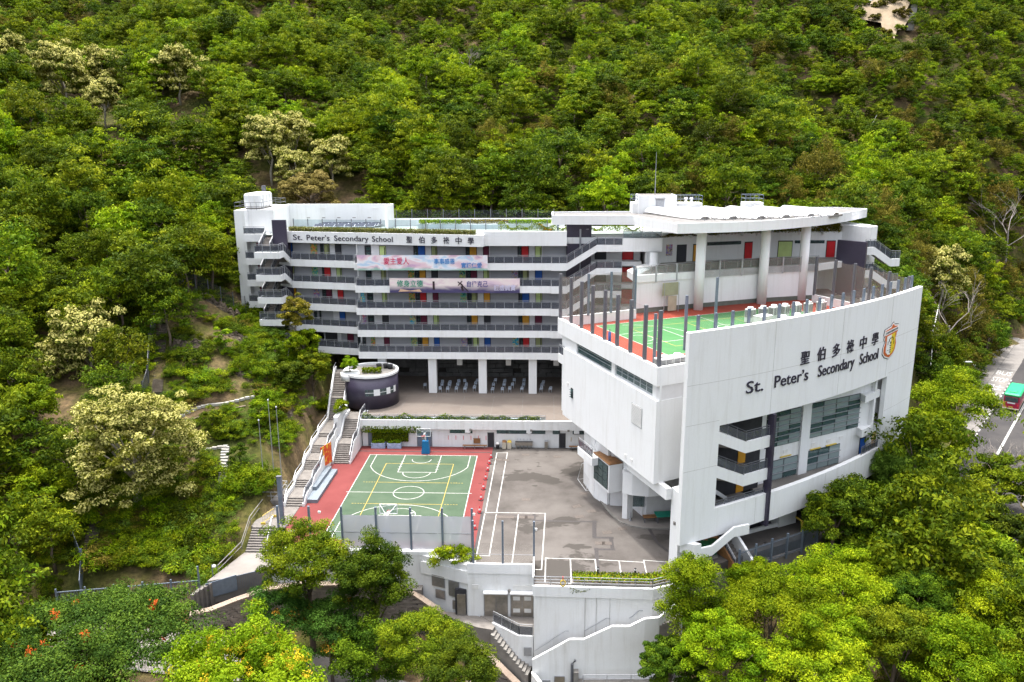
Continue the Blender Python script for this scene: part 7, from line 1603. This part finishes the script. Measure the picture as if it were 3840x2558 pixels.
# remaining forest and undergrowth as instanced masses
def scatter(name,label,cat,protos,pts,rot,scl,idx):
    col=bpy.data.collections.new(name+'_models')
    for j,me in enumerate(protos):
        o=bpy.data.objects.new('%s_model_%02d'%(name,j),me); col.objects.link(o)
    me=bpy.data.meshes.new(name); me.vertices.add(len(pts)); me.vertices.foreach_set('co',np.asarray(pts,np.float32).ravel())
    for nm_,val,ty in (('rot',rot,'FLOAT'),('idx',idx,'INT')): at=me.attributes.new(nm_,ty,'POINT'); at.data.foreach_set('value',np.asarray(val,np.float32 if ty=='FLOAT' else np.int32))
    at=me.attributes.new('scl','FLOAT_VECTOR','POINT'); at.data.foreach_set('vector',np.asarray(scl,np.float32).ravel())
    o=bpy.data.objects.new(name,me); COL.objects.link(o); tag(o,label,cat,kind='stuff')
    ng=bpy.data.node_groups.new(name,'GeometryNodeTree'); ng.interface.new_socket('Geometry',in_out='INPUT',socket_type='NodeSocketGeometry'); ng.interface.new_socket('Geometry',in_out='OUTPUT',socket_type='NodeSocketGeometry')
    gi=ng.nodes.new('NodeGroupInput'); go=ng.nodes.new('NodeGroupOutput'); ip=ng.nodes.new('GeometryNodeInstanceOnPoints'); ci=ng.nodes.new('GeometryNodeCollectionInfo'); ci.inputs['Collection'].default_value=col; ci.inputs['Separate Children'].default_value=True; ci.inputs['Reset Children'].default_value=True
    def na(n,ty):
        a=ng.nodes.new('GeometryNodeInputNamedAttribute'); a.data_type=ty; a.inputs['Name'].default_value=n; return a.outputs['Attribute']
    cx=ng.nodes.new('ShaderNodeCombineXYZ'); ng.links.new(na('rot','FLOAT'),cx.inputs['Z'])
    ng.links.new(gi.outputs[0],ip.inputs['Points']); ng.links.new(ci.outputs[0],ip.inputs['Instance']); ip.inputs['Pick Instance'].default_value=True; ng.links.new(na('idx','INT'),ip.inputs['Instance Index']); ng.links.new(cx.outputs[0],ip.inputs['Rotation']); ng.links.new(na('scl','FLOAT_VECTOR'),ip.inputs['Scale']); ng.links.new(ip.outputs[0],go.inputs[0])
    md=o.modifiers.new('scatter','NODES'); md.node_group=ng; return o
order=[k for k,_ in KINDS]; protos=[m for k in order for m in FAR[k]]
scatter('forest_canopy','continuous forest canopy covering the upper hillside','forest',protos,[(x,y,z+R*(1.2+.5*u[3])) for x,y,z,R,k,u in rest],[u[4]*6.28 for *_,u in rest],[(R*1.05,R*1.05,R*(.85+.4*u[3])) for x,y,z,R,k,u in rest],[order.index(k)*2+int(u[2]*2) for x,y,z,R,k,u in rest])
bush=[crown('bush',400+j,(1,1,.75),22,60,.125,LM[k],cl=.4,shell=.3,up=.45,aspect=a_)[0] for j,(k,a_) in enumerate((('mid',.5),('bright',.5),('dark',.5),('bamboo',.18),('olive',.5)))]
bp_=[];br_=[];bs_=[];bi=[]
def addb(x,y,z,s,i): bp_.append((x,y,z+s*.35)); br_.append(rg.uniform(0,6.28)); bs_.append((s,s,s*rg.uniform(.8,1.2))); bi.append(i)
for yy in np.arange(48,150,2.1):
    for xx in np.arange(-110,110,2.1):
        x=xx+rg.uniform(-1,1); y=yy+rg.uniform(-1,1)
        if excluded(x,y) and not (14<x<36 and y<66) and not(-30<x<-1 and y<70.0 and y>50): continue
        if -50<x<-29.5 and 66<y<122: continue
        v=vis_px(x,y,0)
        if v is None or abs(v[0])>2300: continue
        if any(float(seg_d(np.array(x),np.array(y),a,b)[0])<4.6 for a,b in zip(DR,DR[1:])): continue
        if -30<x<-13 and y>69: continue
        addb(x,y,0,rg.uniform(.9,1.7),int(rg.choice(5,p=[.35,.2,.3,.1,.05])))
for yy in np.arange(136,330,3.6):
    for xx in np.arange(-230,230,3.6):
        x=xx+rg.uniform(-1.6,1.6); y=yy+rg.uniform(-1.6,1.6); v=vis_px(x,y,20+(y-140)*.5)
        if v is None or abs(v[0])>2200 or excluded(x,y): continue
        addb(x,y,0,rg.uniform(1.0,2.0),int(rg.choice(5,p=[.4,.2,.25,.05,.1])))
hz_=terrain(np.array([p[0] for p in bp_]),np.array([p[1] for p in bp_])); bp_=[(p[0],p[1],h+s_[0]*.35) for p,h,s_ in zip(bp_,hz_,bs_)]
scatter('undergrowth','leafy undergrowth filling the gaps between the trees','undergrowth',bush,bp_,br_,bs_,bi)
bp_,br_,bs_,bi=[],[],[],[]
for yy in np.arange(69,121,.85):
    for xx in np.arange(-51,-29.5,.85):
        x=xx+rg.uniform(-.5,.5); y=yy+rg.uniform(-.5,.5)
        if x>-33.2 and (y<83 or True) and x>sx(y)-1.7: continue
        if y<82.5 and x>-33.5: continue
        if y<71 and x>-48: continue
        nn=math.sin(x*.45+y*.3)+math.sin(y*.8-x*.25+1)+.6*math.sin(x*1.3)*math.cos(y*1.1)
        if nn<-1.15 and y>84: continue
        if any(math.dist((x,y),q)<r_ for q,r_ in (((-48.3,114.2),2.6),((-49,102.6),2.0),((-43.6,106.3),1.9),((-39.6,98.2),1.2),((-32.6,97),1.5))): continue
        if min(float(seg_d(np.array(x),np.array(y),a,b)[0]) for a,b in (((-45.8,90.7),(-37.6,96.3)),((-41.6,86.5),(-38.2,87.9)),((-38.1,87.7),(-36.8,82.9)),((-49,94),(-53.9,107.5)),((-46.6,72),(-48.4,77.8))))<.95: continue
        if y>118 and x>-44: continue
        s=(.4+1.15*rg.random()**1.5)*(1.15 if y<84 else 1.0)*(1.25 if math.sin(x*.6)*math.sin(y*.5+1)>.25 else .9); k=rg.choice(5,p=[.3,.34,.12,.18,.06]); addb(x,y,gh(x,y),s,int(k))
scatter('slope_shrubs','low shrubs and ferns covering the open left slope','shrubs',bush,bp_,br_,bs_,bi)
# --- planted strips as parts ---
def strip(name,parent,seed,pts,w_,h_,n,leaf,mat,fl=0,aspect=.5,tone=None,upn=.5,box=False):
    g=np.random.default_rng(seed); P=np.array(pts,float); seg=np.linalg.norm(np.diff(P,axis=0),axis=1); cm_=np.concatenate([[0],np.cumsum(seg)]); s=g.random(n)*cm_[-1]; i=np.clip(np.searchsorted(cm_,s)-1,0,len(seg)-1); t=(s-cm_[i])/seg[i]
    Q=P[i]+(P[i+1]-P[i])*t[:,None]; d=unit(P[i+1]-P[i]); side=np.stack([-d[:,1],d[:,0],np.zeros(n)],1)
    cl_=1 if box else (.55+.45*np.sin(s*1.7+seed)*np.sin(s*.63+1)); Q=Q+side*(g.uniform(-.5,.5,n)*w_)[:,None]; Q[:,2]+=(g.random(n)**.7)*h_*cl_
    Nr=unit(g.normal(size=(n,3))*.6+np.array([0,-.25,upn])); D=g.normal(size=(n,3)); D[:,2]+=(.8 if aspect<.3 else -.2)
    me=quads_mesh('foliage',Q,D,Nr,leaf*g.uniform(.6,1.4,n),leaf*aspect*g.uniform(.7,1.3,n),g.random(n),(g.random(n)<fl).astype(float),LM[mat]); return inst(name,me,(0,0,0),0,parent)
strip('planter_plants',pod,1,[(-24.9,101.85,3.85),(-.8,101.85,3.85)],.5,.9,2600,.28,'bright'); strip('planter_plants',pod,2,[(-24.9,101.85,3.85),(-.8,101.85,3.85)],.5,.35,1800,.22,'mid')
strip('roof_grass',blk,3,[NF.p(1.6,.75,27.5),NF.p(NL-1.2,.75,27.5)],.9,.75,7000,.5,'grass',aspect=.16,box=True)
strip('clipped_hedge',hp,4,[(-20.3,127.6,27.85),(-13.5,127.6,27.85)],2.0,.6,2600,.22,'lime',box=True); strip('brown_hedge',hp,5,[(-13.5,127.6,27.85),(-6,127.4,27.85)],2.0,.62,2600,.2,'olive',box=True); strip('clipped_hedge',hp,6,[(-6,127.4,27.85),(.8,127.6,27.85)],2.0,.6,2400,.22,'lime',box=True)
rg_=thing('roof_garden_plants','potted shrubs and flowers on the block roof terrace near the person','plants',(-3,124.5,27)); strip('shrub_row',rg_,7,[(-7.5,124.6,27.05),(4,124.4,27.05),(15,123,27.05)],.9,1.5,2600,.24,'bright'); strip('red_shrubs',rg_,8,[(-1.2,124.2,27.1),(1.0,124.2,27.1)],.6,1.2,250,.25,'orange_spot',fl=.5)
strip('hanging_ivy',hall,9,[UF.p(-1,.1,27.1),UF.p(9,.1,27.1)],.9,.7,1800,.22,'olive'); strip('hanging_ivy',hall,10,[U2.p(0,.3,27.1),U2.p(10,.3,27.1)],1.3,1.3,5200,.24,'yellow',box=True); strip('hanging_ivy',hall,24,[UF.p(8,.3,27.1),UF.p(17.8,.3,27.1)],1.3,1.1,4200,.24,'yellow',box=True)
gw=thing('green_wall','leafy climber covering the podium wall between two doors','climber',(-21.5,101.7,.7))
g_=np.random.default_rng(11); n=4200; Q=np.stack([g_.uniform(-23.6,-18.6,n),101.6-g_.random(n)*.25,.8+g_.random(n)*2.1],1); inst('foliage',quads_mesh('foliage',Q,g_.normal(size=(n,3)),unit(g_.normal(size=(n,3))*.5+np.array([0,-1,.4])),.2*g_.uniform(.6,1.4,n),.12*np.ones(n),g_.random(n)*.8,np.zeros(n),LM['mid']),(0,0,0),0,gw)
n=900; Q=np.stack([g_.uniform(-24.9,-16.8,n),101.3-g_.random(n)*.2,2.2+g_.random(n)**2*.9],1); inst('trailing_stems',quads_mesh('trailing_stems',Q,g_.normal(size=(n,3)),unit(g_.normal(size=(n,3))*.5+np.array([0,-1,.4])),.2*np.ones(n),.12*np.ones(n),g_.random(n)*.8,np.zeros(n),LM['bright']),(0,0,0),0,gw)
for o in [o for o in bpy.data.objects if o.name.startswith('painted_planter')]:
    x=o.location.x; strip('bushes',o,12,[(x-.85,101.17,.73),(x+.85,101.17,.73)],.5,.45,420,.17,'lime')
strip('flowers',bed,13,[(2.7,67.6,.3),(9.8,67.5,.3),(11.6,68.0,.3)],1.15,.5,3600,.17,'lime',fl=.18,box=True); strip('flowers',bed,14,[(2.6,67.9,.3),(9.8,67.8,.3),(11.6,68.2,.3)],.6,.6,1500,.16,'mid',box=True); strip('trailing_plants',bed,15,[(2.3,66.6,-.6),(4.2,66.6,-.3)],.15,.9,260,.16,'mid')
cp_=thing('corner_planter_bush','bright green bush in the white corner planter below the court screen','shrub',(-9,71.8,-.8)); me,_=crown('foliage',500,(2.3,1.1,1.15),30,120,.2,LM['bright'],cl=.35,shell=.3); inst('foliage',me,(-9.0,71.7,.1),0,cp_); MB().tube([(-9,71.7,-.9),(-9.1,71.7,.2)],.05,5).build('stem',M['bark'],cp_)
bx_=thing('clipped_shrub','yellow-green clipped shrub on the drum pavilion','shrub',(-28.0,108.4,8.5)); me,_=crown('foliage',501,(1.15,1.1,1.2),40,110,.18,LM['lime'],cl=.3,shell=.6); inst('foliage',me,(-27.9,108.3,9.7),0,bx_); MB().tube([(-27.9,108.3,8.2),(-27.9,108.3,9.6)],.06,5).build('stem',M['bark'],bx_); MB().lathe((-27.9,108.3,7.6),[(1.35,0),(1.35,1.05)],20).build('planter_ring',M['white'],bx_,True)
hb=thing('herb_bed','low green vegetable plants growing on the drum roof','plants',(-25,109,8.32)); strip('leaves',hb,16,[(-26.3,109.0,8.35),(-23.6,109.2,8.35)],1.1,.7,800,.25,'bright',box=True)
for k,(x,y) in enumerate(((-24.4,111.6),(-23.4,111.7),(-22.7,111.3))):
    t=thing('black_tub','black plastic tub on the drum roof','tub',(x,y,8.32),'tubs on the drum roof'); MB().lathe((x,y,8.32),[(.35,0),(.42,.55)],12).build('body',M['black'],t,True); MB().lathe((x,y,8.87),[(.44,0),(.4,.08)],12).build('lid',M['black'],t)
ls=thing('stair_planter_shrub','bright shrub in the sloping white planter between the two stairs','shrub',(-28,102.5,4.9)); me,_=crown('foliage',502,(.7,1.7,1.1),24,100,.2,LM['bright'],cl=.4,shell=.3); inst('foliage',me,(-28.0,102.6,5.4),0,ls); MB().tube([(-28,102.6,4.6),(-28,102.6,5.3)],.05,5).build('stem',M['bark'],ls)
gb=thing('garden_bed','overgrown lower garden bed inside the steel rail','garden',(7,62.5,-11)); strip('weeds',gb,17,[(3.8,63.0,gh(5,62)+.2),(10.5,62.4,gh(9,62)+.2)],3.0,1.0,3000,.2,'bright',fl=.02,box=True); strip('weeds',gb,18,[(3.8,61.8,gh(5,61)+.1),(10.5,61.4,gh(9,61)+.1)],3.5,.6,2400,.2,'mid',box=True)
